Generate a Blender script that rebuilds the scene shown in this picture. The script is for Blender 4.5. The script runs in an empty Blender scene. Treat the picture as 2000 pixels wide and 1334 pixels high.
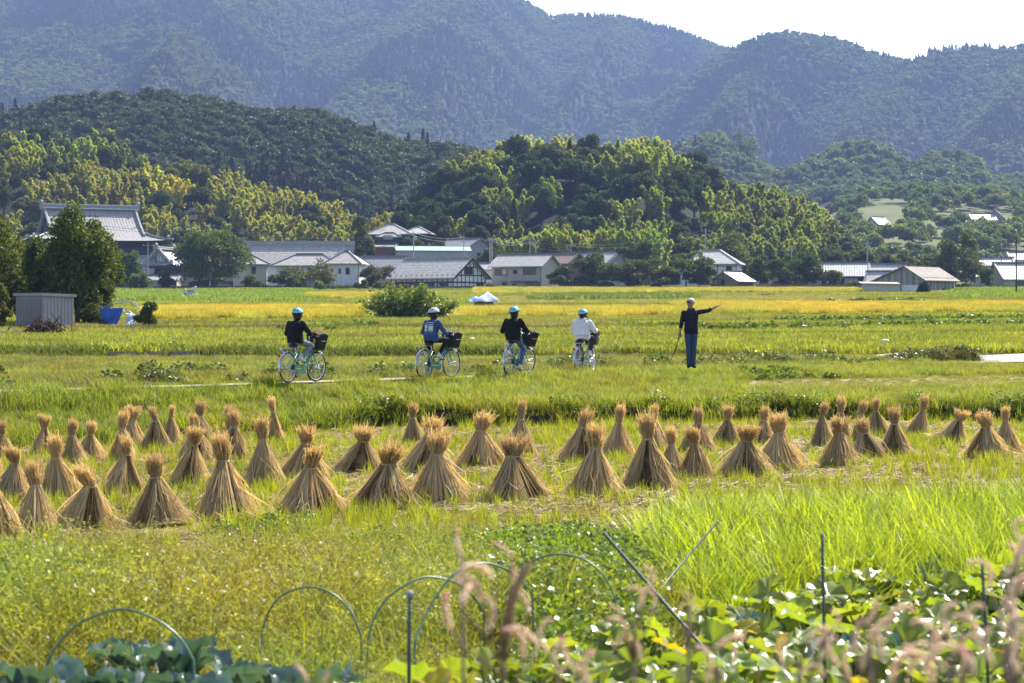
import bpy, bmesh, math, random
import numpy as np
from mathutils import Vector, Matrix, Euler

# ------------------------------------------------------------------ scene, camera, sky, sun, exposure
SC = bpy.context.scene
COL = SC.collection
F, HY, H = 4000.0, 620.0, 2.31            # focal length in photo pixels, horizon row, eye height above the paddy
cam_data = bpy.data.cameras.new('camera')
cam = bpy.data.objects.new('camera', cam_data)
COL.objects.link(cam)
cam.location = (0, 0, H)
cam.rotation_euler = (math.radians(90), 0, 0)
cam_data.sensor_width = 36.0
cam_data.lens = 72.0
cam_data.shift_y = -(667 - HY) / 2000.0
cam_data.clip_start = 0.1
cam_data.clip_end = 12000
cam_data.dof.use_dof = True
cam_data.dof.focus_distance = 48.0
cam_data.dof.aperture_fstop = 4.4
SC.camera = cam

SUN_AZ, SUN_EL = 33.0, 46.0               # degrees to the right of the view direction, above the horizon
world = bpy.data.worlds.new('World')
SC.world = world
world.use_nodes = True
wn = world.node_tree
bg = wn.nodes['Background']
sky = wn.nodes.new('ShaderNodeTexSky')
sky.sky_type = 'NISHITA'
sky.sun_disc = False
sky.sun_elevation = math.radians(SUN_EL)
sky.sun_rotation = math.radians(SUN_AZ)
sky.air_density = 1.0
sky.dust_density = 2.0
sky.ozone_density = 1.0
wn.links.new(sky.outputs['Color'], bg.inputs['Color'])
bg.inputs['Strength'].default_value = 0.115

sun_data = bpy.data.lights.new('sun', 'SUN')
sun_data.energy = 5.0
sun_data.angle = math.radians(0.53)
sun_data.color = (1.0, 0.95, 0.86)
sun = bpy.data.objects.new('sun', sun_data)
COL.objects.link(sun)
_a, _e = math.radians(SUN_AZ), math.radians(SUN_EL)
sun_dir = Vector((math.sin(_a) * math.cos(_e), math.cos(_a) * math.cos(_e), math.sin(_e)))
sun.rotation_euler = (-sun_dir).to_track_quat('-Z', 'Y').to_euler()
sun.location = sun_dir * 300

SC.view_settings.view_transform = 'Standard'
SC.view_settings.look = 'None'
SC.view_settings.gamma = 1.0
SC.view_settings.exposure = 1.32
SC.view_settings.use_curve_mapping = False
SC.render.engine = 'CYCLES'
SC.cycles.use_denoising = True
try:
    SC.cycles.denoiser = 'OPENIMAGEDENOISE'
    SC.cycles.denoising_input_passes = 'RGB_ALBEDO_NORMAL'
    SC.cycles.denoising_prefilter = 'ACCURATE'
except Exception:
    pass
SC.cycles.max_bounces = 6
SC.cycles.diffuse_bounces = 3
SC.cycles.glossy_bounces = 2
SC.cycles.transmission_bounces = 4
SC.cycles.volume_bounces = 0
SC.cycles.transparent_max_bounces = 8
SC.cycles.sample_clamp_indirect = 6.0
SC.cycles.sample_clamp_direct = 30.0
SC.cycles.use_adaptive_sampling = False
SC.render.film_transparent = False

rng = np.random.default_rng(7)
random.seed(7)

# ------------------------------------------------------------------ small maths
def P(px, py, d):
    """photo pixel at distance d (metres along the view) -> world point"""
    return Vector(((px - 1000.0) / F * d, d, H - (py - HY) / F * d))

def X(px, d):
    return (px - 1000.0) / F * d

def smooth(t):
    t = np.clip(t, 0, 1)
    return t * t * (3 - 2 * t)

def _hash(ix, iy, s):
    n = (ix * 374761393 + iy * 668265263 + s * 974634777) & 0x7fffffff
    n = ((n ^ (n >> 13)) * 1274126177) & 0x7fffffff
    return ((n ^ (n >> 16)) & 0xffff) / 65535.0

def vnoise(x, y, s=0):
    x = np.asarray(x, float); y = np.asarray(y, float)
    ix = np.floor(x).astype(np.int64); iy = np.floor(y).astype(np.int64)
    fx = x - ix; fy = y - iy
    fx = fx * fx * (3 - 2 * fx); fy = fy * fy * (3 - 2 * fy)
    a = _hash(ix, iy, s); b = _hash(ix + 1, iy, s); c = _hash(ix, iy + 1, s); d = _hash(ix + 1, iy + 1, s)
    return (a * (1 - fx) + b * fx) * (1 - fy) + (c * (1 - fx) + d * fx) * fy

def fbm(x, y, s=0, o=4):
    t = 0; amp = .5; tot = 0
    for k in range(o):
        t = t + amp * vnoise(np.asarray(x) * 2 ** k, np.asarray(y) * 2 ** k, s + k * 17)
        tot += amp; amp *= .5
    return t / tot

# ------------------------------------------------------------------ materials
MATS = {}
def _nt(name):
    m = bpy.data.materials.new(name); m.use_nodes = True
    nt = m.node_tree
    return m, nt, nt.nodes['Principled BSDF'], nt.nodes['Material Output']

def N(nt, kind, **kw):
    n = nt.nodes.new(kind)
    for k, v in kw.items():
        setattr(n, k, v)
    return n

def mat(name, c, rough=.7, spec=.3, c2=None, scale=4.0, detail=4.0, metal=0.0, bump=0.0, bump_scale=None, stretch=(1, 1, 1), coat=0.0, coord='Object'):
    """painted / solid surface whose colour wanders between c and c2 by noise, with optional fine relief"""
    if name in MATS:
        return MATS[name]
    m, nt, b, out = _nt(name)
    b.inputs['Roughness'].default_value = rough
    b.inputs['Specular IOR Level'].default_value = spec
    b.inputs['Metallic'].default_value = metal
    if coat:
        b.inputs['Coat Weight'].default_value = coat
    tc = N(nt, 'ShaderNodeTexCoord'); mp = N(nt, 'ShaderNodeMapping')
    mp.inputs['Scale'].default_value = stretch
    nt.links.new(tc.outputs[coord], mp.inputs['Vector'])
    if c2 is None:
        c2 = tuple(v * .8 for v in c)
    no = N(nt, 'ShaderNodeTexNoise'); no.inputs['Scale'].default_value = scale; no.inputs['Detail'].default_value = detail
    nt.links.new(mp.outputs[0], no.inputs['Vector'])
    cr = N(nt, 'ShaderNodeValToRGB')
    cr.color_ramp.elements[0].position = .3; cr.color_ramp.elements[1].position = .7
    cr.color_ramp.elements[0].color = (*c2, 1); cr.color_ramp.elements[1].color = (*c, 1)
    nt.links.new(no.outputs['Fac'], cr.inputs[0]); nt.links.new(cr.outputs[0], b.inputs['Base Color'])
    if bump:
        n2 = N(nt, 'ShaderNodeTexNoise'); n2.inputs['Scale'].default_value = bump_scale or scale * 5; n2.inputs['Detail'].default_value = 3
        nt.links.new(mp.outputs[0], n2.inputs['Vector'])
        bp = N(nt, 'ShaderNodeBump'); bp.inputs['Strength'].default_value = bump; bp.inputs['Distance'].default_value = .05
        nt.links.new(n2.outputs['Fac'], bp.inputs['Height']); nt.links.new(bp.outputs[0], b.inputs['Normal'])
    MATS[name] = m
    return m

def leaf_mat(name, c1, c2, trans=.45, src='obj', rough=.45, spec=.35, warm=(1.25, 1.2, .55), obj_random=0.0):
    """foliage: colour between c1 and c2 by the per-leaf value, times a tint; reflects and lets light through"""
    if name in MATS:
        return MATS[name]
    m, nt, b, out = _nt(name)
    at = N(nt, 'ShaderNodeAttribute', attribute_name='rnd', attribute_type='GEOMETRY')
    mx = N(nt, 'ShaderNodeMix', data_type='RGBA')
    mx.inputs[6].default_value = (*c1, 1); mx.inputs[7].default_value = (*c2, 1)
    nt.links.new(at.outputs['Fac'], mx.inputs[0])
    col = mx.outputs[2]
    if src:
        ml = N(nt, 'ShaderNodeMix', data_type='RGBA', blend_type='MULTIPLY'); ml.inputs[0].default_value = 1
        nt.links.new(col, ml.inputs[6])
        if src == 'inst':
            t = N(nt, 'ShaderNodeAttribute', attribute_name='tint', attribute_type='INSTANCER'); nt.links.new(t.outputs['Color'], ml.inputs[7])
        elif src == 'geo':
            t = N(nt, 'ShaderNodeAttribute', attribute_name='tint', attribute_type='GEOMETRY'); nt.links.new(t.outputs['Color'], ml.inputs[7])
        else:
            t = N(nt, 'ShaderNodeObjectInfo'); nt.links.new(t.outputs['Color'], ml.inputs[7])
        col = ml.outputs[2]
    b.inputs['Roughness'].default_value = rough
    b.inputs['Specular IOR Level'].default_value = spec
    nt.links.new(col, b.inputs['Base Color'])
    tl = N(nt, 'ShaderNodeBsdfTranslucent')
    wm = N(nt, 'ShaderNodeMix', data_type='RGBA', blend_type='MULTIPLY'); wm.inputs[0].default_value = 1
    nt.links.new(col, wm.inputs[6]); wm.inputs[7].default_value = (*[w for w in warm], 1)
    nt.links.new(wm.outputs[2], tl.inputs['Color'])
    ms = N(nt, 'ShaderNodeMixShader'); ms.inputs[0].default_value = trans
    nt.links.new(b.outputs[0], ms.inputs[1]); nt.links.new(tl.outputs[0], ms.inputs[2])
    nt.links.new(ms.outputs[0], out.inputs['Surface'])
    MATS[name] = m
    return m

# ------------------------------------------------------------------ objects
def tag(o, label=None, cat=None, group=None, kind=None):
    if label: o['label'] = label
    if cat: o['category'] = cat
    if group: o['group'] = group
    if kind: o['kind'] = kind
    return o

def empty(name, loc=(0, 0, 0), rz=0.0, label=None, cat=None, group=None):
    o = bpy.data.objects.new(name, None)
    COL.objects.link(o)
    o.empty_display_size = .2
    o.location = loc; o.rotation_euler = (0, 0, rz)
    return tag(o, label, cat, group)

def link(name, me, parent=None, m=None, loc=None, rz=None):
    o = bpy.data.objects.new(name, me)
    COL.objects.link(o)
    if m is not None:
        if isinstance(m, (list, tuple)):
            for q in m:
                me.materials.append(q)
        elif not me.materials:
            me.materials.append(m)
    if parent is not None:
        o.parent = parent
    if loc is not None:
        o.location = loc
    if rz is not None:
        o.rotation_euler = (0, 0, rz)
    return o

def copy_tree(o, parent=None):
    c = o.copy(); COL.objects.link(c)
    if parent is not None:
        c.parent = parent
    for ch in o.children:
        copy_tree(ch, c)
    return c

def fast_mesh(name, V, Fc, attrs=None, smooth_shade=False, mat_index=None):
    V = np.ascontiguousarray(V, dtype=np.float32).reshape(-1, 3); Fc = np.ascontiguousarray(Fc, dtype=np.int32)
    n, k = Fc.shape
    me = bpy.data.meshes.new(name)
    me.vertices.add(len(V)); me.vertices.foreach_set('co', V.ravel())
    me.loops.add(n * k); me.loops.foreach_set('vertex_index', Fc.ravel())
    me.polygons.add(n); me.polygons.foreach_set('loop_start', np.arange(0, n * k, k, dtype=np.int32))
    me.update(calc_edges=True)
    if smooth_shade:
        me.polygons.foreach_set('use_smooth', np.ones(n, dtype=bool))
    if mat_index is not None:
        me.polygons.foreach_set('material_index', np.asarray(mat_index, dtype=np.int32))
    for nm, (typ, arr) in (attrs or {}).items():
        a = me.attributes.new(nm, typ, 'POINT')
        arr = np.ascontiguousarray(arr, dtype=np.float32)
        if typ == 'FLOAT':
            a.data.foreach_set('value', arr.ravel())
        elif typ == 'FLOAT_VECTOR':
            a.data.foreach_set('vector', arr.ravel())
        elif typ == 'FLOAT_COLOR':
            if arr.shape[1] == 3:
                arr = np.concatenate([arr, np.ones((len(arr), 1), np.float32)], 1)
            a.data.foreach_set('color', np.ascontiguousarray(arr).ravel())
    return me

class MB:
    """collects boxes, prisms, tubes and sheets; build() links them as one mesh"""
    def __init__(s):
        s.v = []; s.f = []; s.mi = []; s.m = 0
    def add(s, vs, fs, m=None):
        o = len(s.v); s.v += [tuple(v) for v in vs]
        for f in fs:
            s.f.append(tuple(i + o for i in f)); s.mi.append(s.m if m is None else m)
        return s
    def box(s, c, size, R=None, m=None):
        x, y, z = [q / 2 for q in size]
        vs = [Vector((a * x, b * y, g * z)) for a in (-1, 1) for b in (-1, 1) for g in (-1, 1)]
        if R is not None:
            vs = [R @ v for v in vs]
        c = Vector(c)
        return s.add([v + c for v in vs], [(0, 1, 3, 2), (4, 6, 7, 5), (0, 4, 5, 1), (2, 3, 7, 6), (0, 2, 6, 4), (1, 5, 7, 3)], m)
    def bar(s, a, b, w, h=None, m=None, up=(0, 0, 1)):
        a = Vector(a); b = Vector(b); d = b - a
        z = d.normalized(); u = Vector(up)
        if abs(z.dot(u)) > .98: u = Vector((1, 0, 0))
        x = z.cross(u).normalized(); y = x.cross(z)
        R = Matrix((x, z, y)).transposed()
        return s.box((a + b) / 2, (w, d.length, h or w), R, m)
    def tube(s, pts, r, n=8, m=None, cap=True, squash=None):
        pts = [Vector(p) for p in pts]
        rs = r if isinstance(r, (list, tuple, np.ndarray)) else [r] * len(pts)
        vs = []; fs = []
        t0 = (pts[1] - pts[0]).normalized()
        u = Vector((0, 0, 1)) if abs(t0.z) < .9 else Vector((1, 0, 0))
        x = t0.cross(u).normalized()
        for i, p in enumerate(pts):
            if i == 0: t = pts[1] - pts[0]
            elif i == len(pts) - 1: t = pts[-1] - pts[-2]
            else: t = (pts[i + 1] - pts[i]).normalized() + (pts[i] - pts[i - 1]).normalized()
            t = t.normalized() if t.length > 1e-9 else t0
            x = (x - t * x.dot(t))
            x = x.normalized() if x.length > 1e-6 else t.orthogonal().normalized()
            y = t.cross(x)
            for k in range(n):
                a = 2 * math.pi * k / n
                vs.append(p + (x * math.cos(a) + y * math.sin(a)) * rs[i])
        for i in range(len(pts) - 1):
            for k in range(n):
                k2 = (k + 1) % n
                fs.append((i * n + k, i * n + k2, (i + 1) * n + k2, (i + 1) * n + k))
        if cap:
            fs.append(tuple(range(n - 1, -1, -1))); fs.append(tuple(range((len(pts) - 1) * n, len(pts) * n)))
        return s.add(vs, fs, m)
    def loft(s, rings, m=None, cap=True):
        n = len(rings[0]); vs = [v for r in rings for v in r]; fs = []
        for i in range(len(rings) - 1):
            for k in range(n):
                k2 = (k + 1) % n
                fs.append((i * n + k, i * n + k2, (i + 1) * n + k2, (i + 1) * n + k))
        if cap:
            fs.append(tuple(range(n - 1, -1, -1))); fs.append(tuple(range((len(rings) - 1) * n, len(rings) * n)))
        return s.add(vs, fs, m)
    def sphere(s, c, r, nu=12, nv=8, m=None):
        c = Vector(c); r = r if isinstance(r, (tuple, list)) else (r, r, r)
        rings = []
        for i in range(nv + 1):
            t = math.pi * (0.02 + .96 * i / nv)
            rings.append([c + Vector((r[0] * math.sin(t) * math.cos(2 * math.pi * k / nu), r[1] * math.sin(t) * math.sin(2 * math.pi * k / nu), -r[2] * math.cos(t))) for k in range(nu)])
        return s.loft(rings, m)
    def mesh(s, name, smooth_shade=False):
        me = bpy.data.meshes.new(name)
        me.from_pydata(s.v, [], s.f)
        me.update()
        if any(s.mi):
            me.polygons.foreach_set('material_index', s.mi)
        if smooth_shade:
            me.polygons.foreach_set('use_smooth', [True] * len(s.f))
        return me
    def build(s, name, m=None, parent=None, loc=None, rz=None, smooth_shade=False):
        return link(name, s.mesh(name, smooth_shade), parent, m, loc, rz)

# ------------------------------------------------------------------ scattering (uncountable stuff only)
def proto(name, me, m):
    if not me.materials:
        me.materials.append(m)
    return bpy.data.objects.new(name, me)      # never linked to the scene: only the scatter uses it

def scatter(name, pts, protos, scale=1.0, rot=None, tint=None, label=None, cat=None, idx=None):
    pts = np.asarray(pts, float); n = len(pts)
    scale = np.asarray(scale, float)
    if scale.ndim == 0: scale = np.full(n, float(scale))
    if scale.ndim == 1: scale = np.stack([scale] * 3, 1)
    if rot is None:
        rot = np.zeros((n, 3)); rot[:, 2] = rng.uniform(0, 6.283, n)
    if tint is None: tint = np.ones((n, 3))
    if idx is None: idx = rng.integers(0, len(protos), n)
    me = bpy.data.meshes.new(name)
    me.vertices.add(n); me.vertices.foreach_set('co', pts.astype(np.float32).ravel())
    for nm, typ, arr in (('rot', 'FLOAT_VECTOR', rot), ('scl', 'FLOAT_VECTOR', scale)):
        a = me.attributes.new(nm, typ, 'POINT'); a.data.foreach_set('vector', np.ascontiguousarray(arr, dtype=np.float32).ravel())
    a = me.attributes.new('tint', 'FLOAT_COLOR', 'POINT')
    a.data.foreach_set('color', np.concatenate([tint, np.ones((n, 1))], 1).astype(np.float32).ravel())
    a = me.attributes.new('idx', 'INT', 'POINT'); a.data.foreach_set('value', np.asarray(idx, dtype=np.int32))
    o = bpy.data.objects.new(name, me); COL.objects.link(o)
    g = bpy.data.node_groups.new(name + '_nodes', 'GeometryNodeTree')
    g.interface.new_socket('Geometry', in_out='INPUT', socket_type='NodeSocketGeometry')
    g.interface.new_socket('Geometry', in_out='OUTPUT', socket_type='NodeSocketGeometry')
    gi = g.nodes.new('NodeGroupInput'); go = g.nodes.new('NodeGroupOutput')
    ip = g.nodes.new('GeometryNodeInstanceOnPoints'); jn = g.nodes.new('GeometryNodeJoinGeometry')
    for p in protos:
        oi = g.nodes.new('GeometryNodeObjectInfo'); oi.inputs['Object'].default_value = p; oi.inputs['As Instance'].default_value = True
        g.links.new(oi.outputs['Geometry'], jn.inputs[0])
    def named(nm, t):
        q = g.nodes.new('GeometryNodeInputNamedAttribute'); q.data_type = t; q.inputs['Name'].default_value = nm
        return q.outputs[0]
    g.links.new(gi.outputs[0], ip.inputs['Points']); g.links.new(jn.outputs[0], ip.inputs['Instance'])
    ip.inputs['Pick Instance'].default_value = True
    g.links.new(named('idx', 'INT'), ip.inputs['Instance Index'])
    e2r = g.nodes.new('FunctionNodeEulerToRotation')
    g.links.new(named('rot', 'FLOAT_VECTOR'), e2r.inputs[0]); g.links.new(e2r.outputs[0], ip.inputs['Rotation'])
    g.links.new(named('scl', 'FLOAT_VECTOR'), ip.inputs['Scale'])
    g.links.new(ip.outputs[0], go.inputs[0])
    md = o.modifiers.new('scatter', 'NODES'); md.node_group = g
    return tag(o, label, cat, None, 'stuff')

# ------------------------------------------------------------------ leaves and blades as arrays
def blades(n, radius, h, w, bend=.5, seed=0, hvar=.5, seg=2, clump=1.0, lean=0.25):
    """n grass blades rooted in a disc: (verts, quads, rnd)"""
    r = np.random.default_rng(seed)
    a = r.uniform(0, 6.283, n); rr = radius * np.sqrt(r.uniform(0, 1, n)) ** clump
    bx, by = rr * np.cos(a), rr * np.sin(a)
    hh = h * (1 - hvar * r.uniform(0, 1, n)); az = r.uniform(0, 6.283, n)
    ln = r.uniform(0, lean, n); bd = bend * r.uniform(.2, 1, n)
    fa = az + 1.5708 + r.normal(0, .5, n)
    wx, wy = np.cos(fa) * w / 2, np.sin(fa) * w / 2
    V = np.zeros((n, seg + 1, 2, 3))
    for i in range(seg + 1):
        t = i / seg
        out = hh * (ln * t + bd * t * t)
        z = hh * (t - .35 * bd * t * t)
        wd = (1 - t ** 1.5 * .92) * (1 if i else .7)
        for k, sg in enumerate((-1, 1)):
            V[:, i, k, 0] = bx + np.cos(az) * out + sg * wx * wd
            V[:, i, k, 1] = by + np.sin(az) * out + sg * wy * wd
            V[:, i, k, 2] = z
    m = (seg + 1) * 2
    base = np.arange(n)[:, None, None] * m
    q = np.array([[i * 2, i * 2 + 1, i * 2 + 3, i * 2 + 2] for i in range(seg)])[None]
    Fc = (base + q).reshape(-1, 4)
    rnd = np.repeat(r.uniform(0, 1, n), m)
    return V.reshape(-1, 3), Fc, rnd

def leaves(C, size, seed=0, dirs=None, long=1.6, flat=.0, droop=0.0):
    """diamond leaves centred on C: random facing, or spread round dirs"""
    r = np.random.default_rng(seed); n = len(C)
    size = np.broadcast_to(np.asarray(size, float), (n,))
    if dirs is None:
        u = r.normal(0, 1, (n, 3))
    else:
        u = np.asarray(dirs) + r.normal(0, .55, (n, 3))
    u[:, 2] -= droop
    u /= np.linalg.norm(u, axis=1, keepdims=True) + 1e-9
    t = r.normal(0, 1, (n, 3)); t[:, 2] *= (1 - flat)
    v = np.cross(u, t); v /= np.linalg.norm(v, axis=1, keepdims=True) + 1e-9
    w = np.cross(u, v)
    L = (size * long / 2)[:, None]; W = (size / 2)[:, None]
    V = np.stack([C - u * L, C + v * W + w * W * .25, C + u * L, C - v * W + w * W * .25], 1)
    Fc = np.arange(n * 4).reshape(n, 4)
    return V.reshape(-1, 3), Fc, np.repeat(r.uniform(0, 1, n), 4)

def join_arrays(*parts):
    Vs, Fs, Rs = [], [], []; o = 0
    for V, Fc, R in parts:
        Vs.append(V); Fs.append(Fc + o); Rs.append(R); o += len(V)
    return np.concatenate(Vs), np.concatenate(Fs), np.concatenate(Rs)

def plant_mesh(name, parts, m=None):
    V, Fc, R = join_arrays(*parts)
    me = fast_mesh(name, V, Fc, {'rnd': ('FLOAT', R)})
    if m: me.materials.append(m)
    return me
# ------------------------------------------------------------------ the ground
FOOT_X = [-30, -8.9, -5.5, -2.7, 0, 5.6, 11, 30]
FOOT_Y = [33, 35.5, 40.0, 43.0, 42.6, 45.0, 44.6, 46]
PATH_X = [-30, -13, -9.6, -7.5, -4.56, -1.78, 0.12, 1.84, 4.5, 11.8, 20, 40]
PATH_Y = [28, 36.0, 38.9, 41.0, 44.5, 47.5, 49.6, 52.0, 55.0, 62.0, 68.0, 80.0]
FAR_Y = [0, 60, 74.6, 75.2, 95, 120, 180, 240, 280, 350, 430, 480, 560, 7000]
FAR_Z = [.88, .86, .78, 1.02, 1.28, 1.71, 2.53, 3.65, 4.6, 6.0, 8.2, 9.3, 10.0, 10.0]

def ground_z(x, y):
    x = np.asarray(x, float); y = np.asarray(y, float)
    foot = np.interp(x, FOOT_X, FOOT_Y) + .25 * (fbm(x * .8, x * 0, 5, 2) - .5)
    path = np.interp(x, PATH_X, PATH_Y)
    near = np.interp(y, [0, 6, 10.5, 12.5], [.6, .6, .1, 0.])
    hs = np.interp(x, [-9, -4.5, -2.5, 30], [.06, .12, .36, .40])
    t = np.clip((y - foot) / np.maximum(path - foot, .5), 0, 1)
    mid = hs * smooth((y - foot) / .45) + (.86 - hs) * (t ** 1.15)
    far = np.interp(y, FAR_Y, FAR_Z)
    w = smooth((y - path - 2.2) / 5)
    beyond = .86 * (1 - w) + far * w - .22 * np.exp(-((y - path - 3.2) / .8) ** 2) * (y < 72)
    z = np.where(y < foot, near, np.where(y < path, mid, beyond))
    flat = np.exp(-((y - path - .9) / 1.1) ** 4)
    bump = (fbm(x * .45, y * .45, 9, 3) - .5) * .12 + (fbm(x * 1.7, y * 1.7, 3, 2) - .5) * .05
    pxx = 1000 + F * x / np.maximum(y, 1)
    z = z + 9.5 * smooth((y - 468) / 30) * smooth((pxx - 690) / 60) * smooth((930 - pxx) / 70) * (y < 900)
    return z + bump * (1 - flat) * np.interp(y, [0, 20, 45, 80, 400], [1, .5, 1, 1.3, 2.2])

def gz(x, y):
    return float(ground_z(np.array([x]), np.array([y]))[0])

def pixel_of(x, y, z):
    return 1000 + F * x / y, HY + F * (H - z) / y

_DS = np.concatenate([np.arange(13, 80, .1), np.arange(80, 520, .5)])
def hit(px, py):
    """distance at which the sight line through a pixel meets the ground"""
    z = H - (py - HY) / F * _DS
    g = ground_z(X(px, _DS), _DS)
    k = np.nonzero(g >= z)[0]
    return float(_DS[k[0]]) if len(k) else 480.0

def in_poly(px, py, poly):
    c = np.zeros(len(px), bool); n = len(poly)
    for i in range(n):
        x1, y1 = poly[i]; x2, y2 = poly[(i + 1) % n]
        if y1 == y2: continue
        cond = ((y1 > py) != (y2 > py)) & (px < (x2 - x1) * (py - y1) / (y2 - y1) + x1)
        c ^= cond
    return c

G_SOIL = np.array((.16, .11, .055)); G_GREEN = np.array((.085, .11, .022)); G_DRY = np.array((.22, .175, .075)); G_TAN = np.array((.29, .26, .13))
RICE = [  # ground outline of the standing rice, as seen from the field path
    [(285, 609), (720, 607), (690, 627), (290, 629)],
    [(600, 578), (730, 577), (720, 586), (600, 586)],
    [(905, 610), (1330, 609), (1330, 621), (890, 623)],
    [(1320, 599), (1700, 599), (2300, 597), (2300, 603), (1330, 605)],
    [(1330, 610), (2300, 608), (2300, 614), (1380, 617)],
    [(930, 566), (1320, 565), (1690, 566), (1690, 573), (1320, 573), (930, 577)],
]
TAN = [[(940, 580), (1330, 577), (1690, 577), (1690, 592), (940, 596)],
       [(1450, 742), (2300, 728), (2300, 752), (1450, 764)],
       [(0, 760), (0, 748), (300, 742), (300, 756)]]

def ground_tone(x, y, z):
    px, py = pixel_of(x, y, z)
    n = fbm(x * .35, y * .22, 31, 4); n2 = fbm(x * 1.6, y * .9, 77, 3)
    c = G_GREEN[None] * (1 - .6 * n[:, None]) + G_DRY[None] * (.6 * n[:, None])
    paddy = (y > 12) & (y < np.interp(x, FOOT_X, FOOT_Y) + .1)
    k = np.clip((n2 - .3) * 2.2, 0, 1)[:, None]
    c = np.where(paddy[:, None], G_SOIL * (1 - k) + G_DRY * k, c)
    for p in TAN:
        c = np.where(in_poly(px, py, p)[:, None], G_TAN * (.75 + .4 * n2[:, None]), c)
    for p in RICE:
        c = np.where(in_poly(px, py, p)[:, None], np.array((.25, .18, .03)), c)
    c = np.where((y > 448)[:, None], np.array((.03, .038, .018)), c)
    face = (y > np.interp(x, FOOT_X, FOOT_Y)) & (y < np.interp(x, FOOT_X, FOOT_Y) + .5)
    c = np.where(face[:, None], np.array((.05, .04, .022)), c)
    return c

def ground_material():
    m, nt, b, out = _nt('field_ground')
    at = N(nt, 'ShaderNodeAttribute', attribute_name='tint', attribute_type='GEOMETRY')
    tc = N(nt, 'ShaderNodeTexCoord')
    no = N(nt, 'ShaderNodeTexNoise'); no.inputs['Scale'].default_value = 9; no.inputs['Detail'].default_value = 6; no.inputs['Roughness'].default_value = .7
    nt.links.new(tc.outputs['Object'], no.inputs['Vector'])
    mr = N(nt, 'ShaderNodeMapRange'); mr.inputs[1].default_value = .3; mr.inputs[2].default_value = .7; mr.inputs[3].default_value = .45; mr.inputs[4].default_value = 1.4
    nt.links.new(no.outputs['Fac'], mr.inputs[0])
    ml = N(nt, 'ShaderNodeMix', data_type='RGBA', blend_type='MULTIPLY'); ml.inputs[0].default_value = 1
    nt.links.new(at.outputs['Color'], ml.inputs[6]); nt.links.new(mr.outputs[0], ml.inputs[7])
    nt.links.new(ml.outputs[2], b.inputs['Base Color'])
    b.inputs['Roughness'].default_value = .95; b.inputs['Specular IOR Level'].default_value = .1
    bp = N(nt, 'ShaderNodeBump'); bp.inputs['Strength'].default_value = .6; bp.inputs['Distance'].default_value = .05
    nt.links.new(no.outputs['Fac'], bp.inputs['Height']); nt.links.new(bp.outputs[0], b.inputs['Normal'])
    return m
M_GROUND = ground_material()

def grid_mesh(name, U, Yv, zfun, tone, m, by_u=True):
    uu, yy = np.meshgrid(U, Yv)
    xx = uu * yy if by_u else uu
    zz = zfun(xx.ravel(), yy.ravel()).reshape(xx.shape)
    V = np.stack([xx, yy, zz], -1).reshape(-1, 3)
    nu, ny = len(U), len(Yv)
    i = np.arange(ny - 1)[:, None] * nu + np.arange(nu - 1)[None]
    Fc = np.stack([i, i + 1, i + nu + 1, i + nu], -1).reshape(-1, 4)
    me = fast_mesh(name, V, Fc, {'tint': ('FLOAT_COLOR', tone(V[:, 0], V[:, 1], V[:, 2]))}, True)
    o = link(name, me, None, m)
    o['kind'] = 'structure'
    return o

_rows = np.concatenate([np.arange(1.0, 30, .3), np.arange(30, 50, .09), np.arange(50, 80, .3), np.arange(80, 520, 2.5), np.array([540, 600, 700, 900, 1300, 2000, 3200, 6000])])
_us = np.concatenate([np.linspace(-2.0, -.36, 14)[:-1], np.linspace(-.36, .36, 190), np.linspace(.36, 2.0, 14)[1:]])
ground = grid_mesh('ground', _us, _rows, ground_z, ground_tone, M_GROUND)

# ------------------------------------------------------------------ the concrete field path
M_CONC = mat('path_concrete', (.36, .33, .29), .9, .15, (.25, .23, .20), 2.5, bump=.4)
def strip(name, pts, width, lift, m, off=0.0):
    """a sheet along pts; width metres deep (away from the viewer)"""
    V = []; Fc = []
    for i, (x, y) in enumerate(pts):
        a = Vector(pts[min(i + 1, len(pts) - 1)]) - Vector(pts[max(i - 1, 0)]); a.normalize()
        nrm = Vector((-a.y, a.x))
        for k in range(5):
            q = Vector((x, y)) + nrm * (off + width * k / 4)
            V.append((q.x, q.y, gz(q.x, q.y) + lift))
    for i in range(len(pts) - 1):
        for k in range(4):
            Fc.append((i * 5 + k, (i + 1) * 5 + k, (i + 1) * 5 + k + 1, i * 5 + k + 1))
    o = link(name, fast_mesh(name, np.array(V), np.array(Fc), None, True), None, m)
    o['kind'] = 'structure'
    return o
_px = np.concatenate([np.linspace(-24, 8, 80), np.linspace(8.4, 40, 50)])
path_pts = [(float(a), float(np.interp(a, PATH_X, PATH_Y))) for a in _px]
path = strip('path', path_pts, 1.5, .035, M_CONC, .05)
# the road that opens on the right behind the path
_d = [(1745, 707), (1800, 703), (1880, 699), (2000, 695), (2200, 689)]
rp = [(X(a, 66 + i * 1.6), 66 + i * 1.6) for i, (a, b) in enumerate(_d)]
rp = [(13.2, 63.5), (15, 64.8), (17, 66.4), (20, 68.8), (24, 72), (30, 77)]
path2 = strip('road', rp, 6.5, .05, M_CONC, 1.7)

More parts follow.
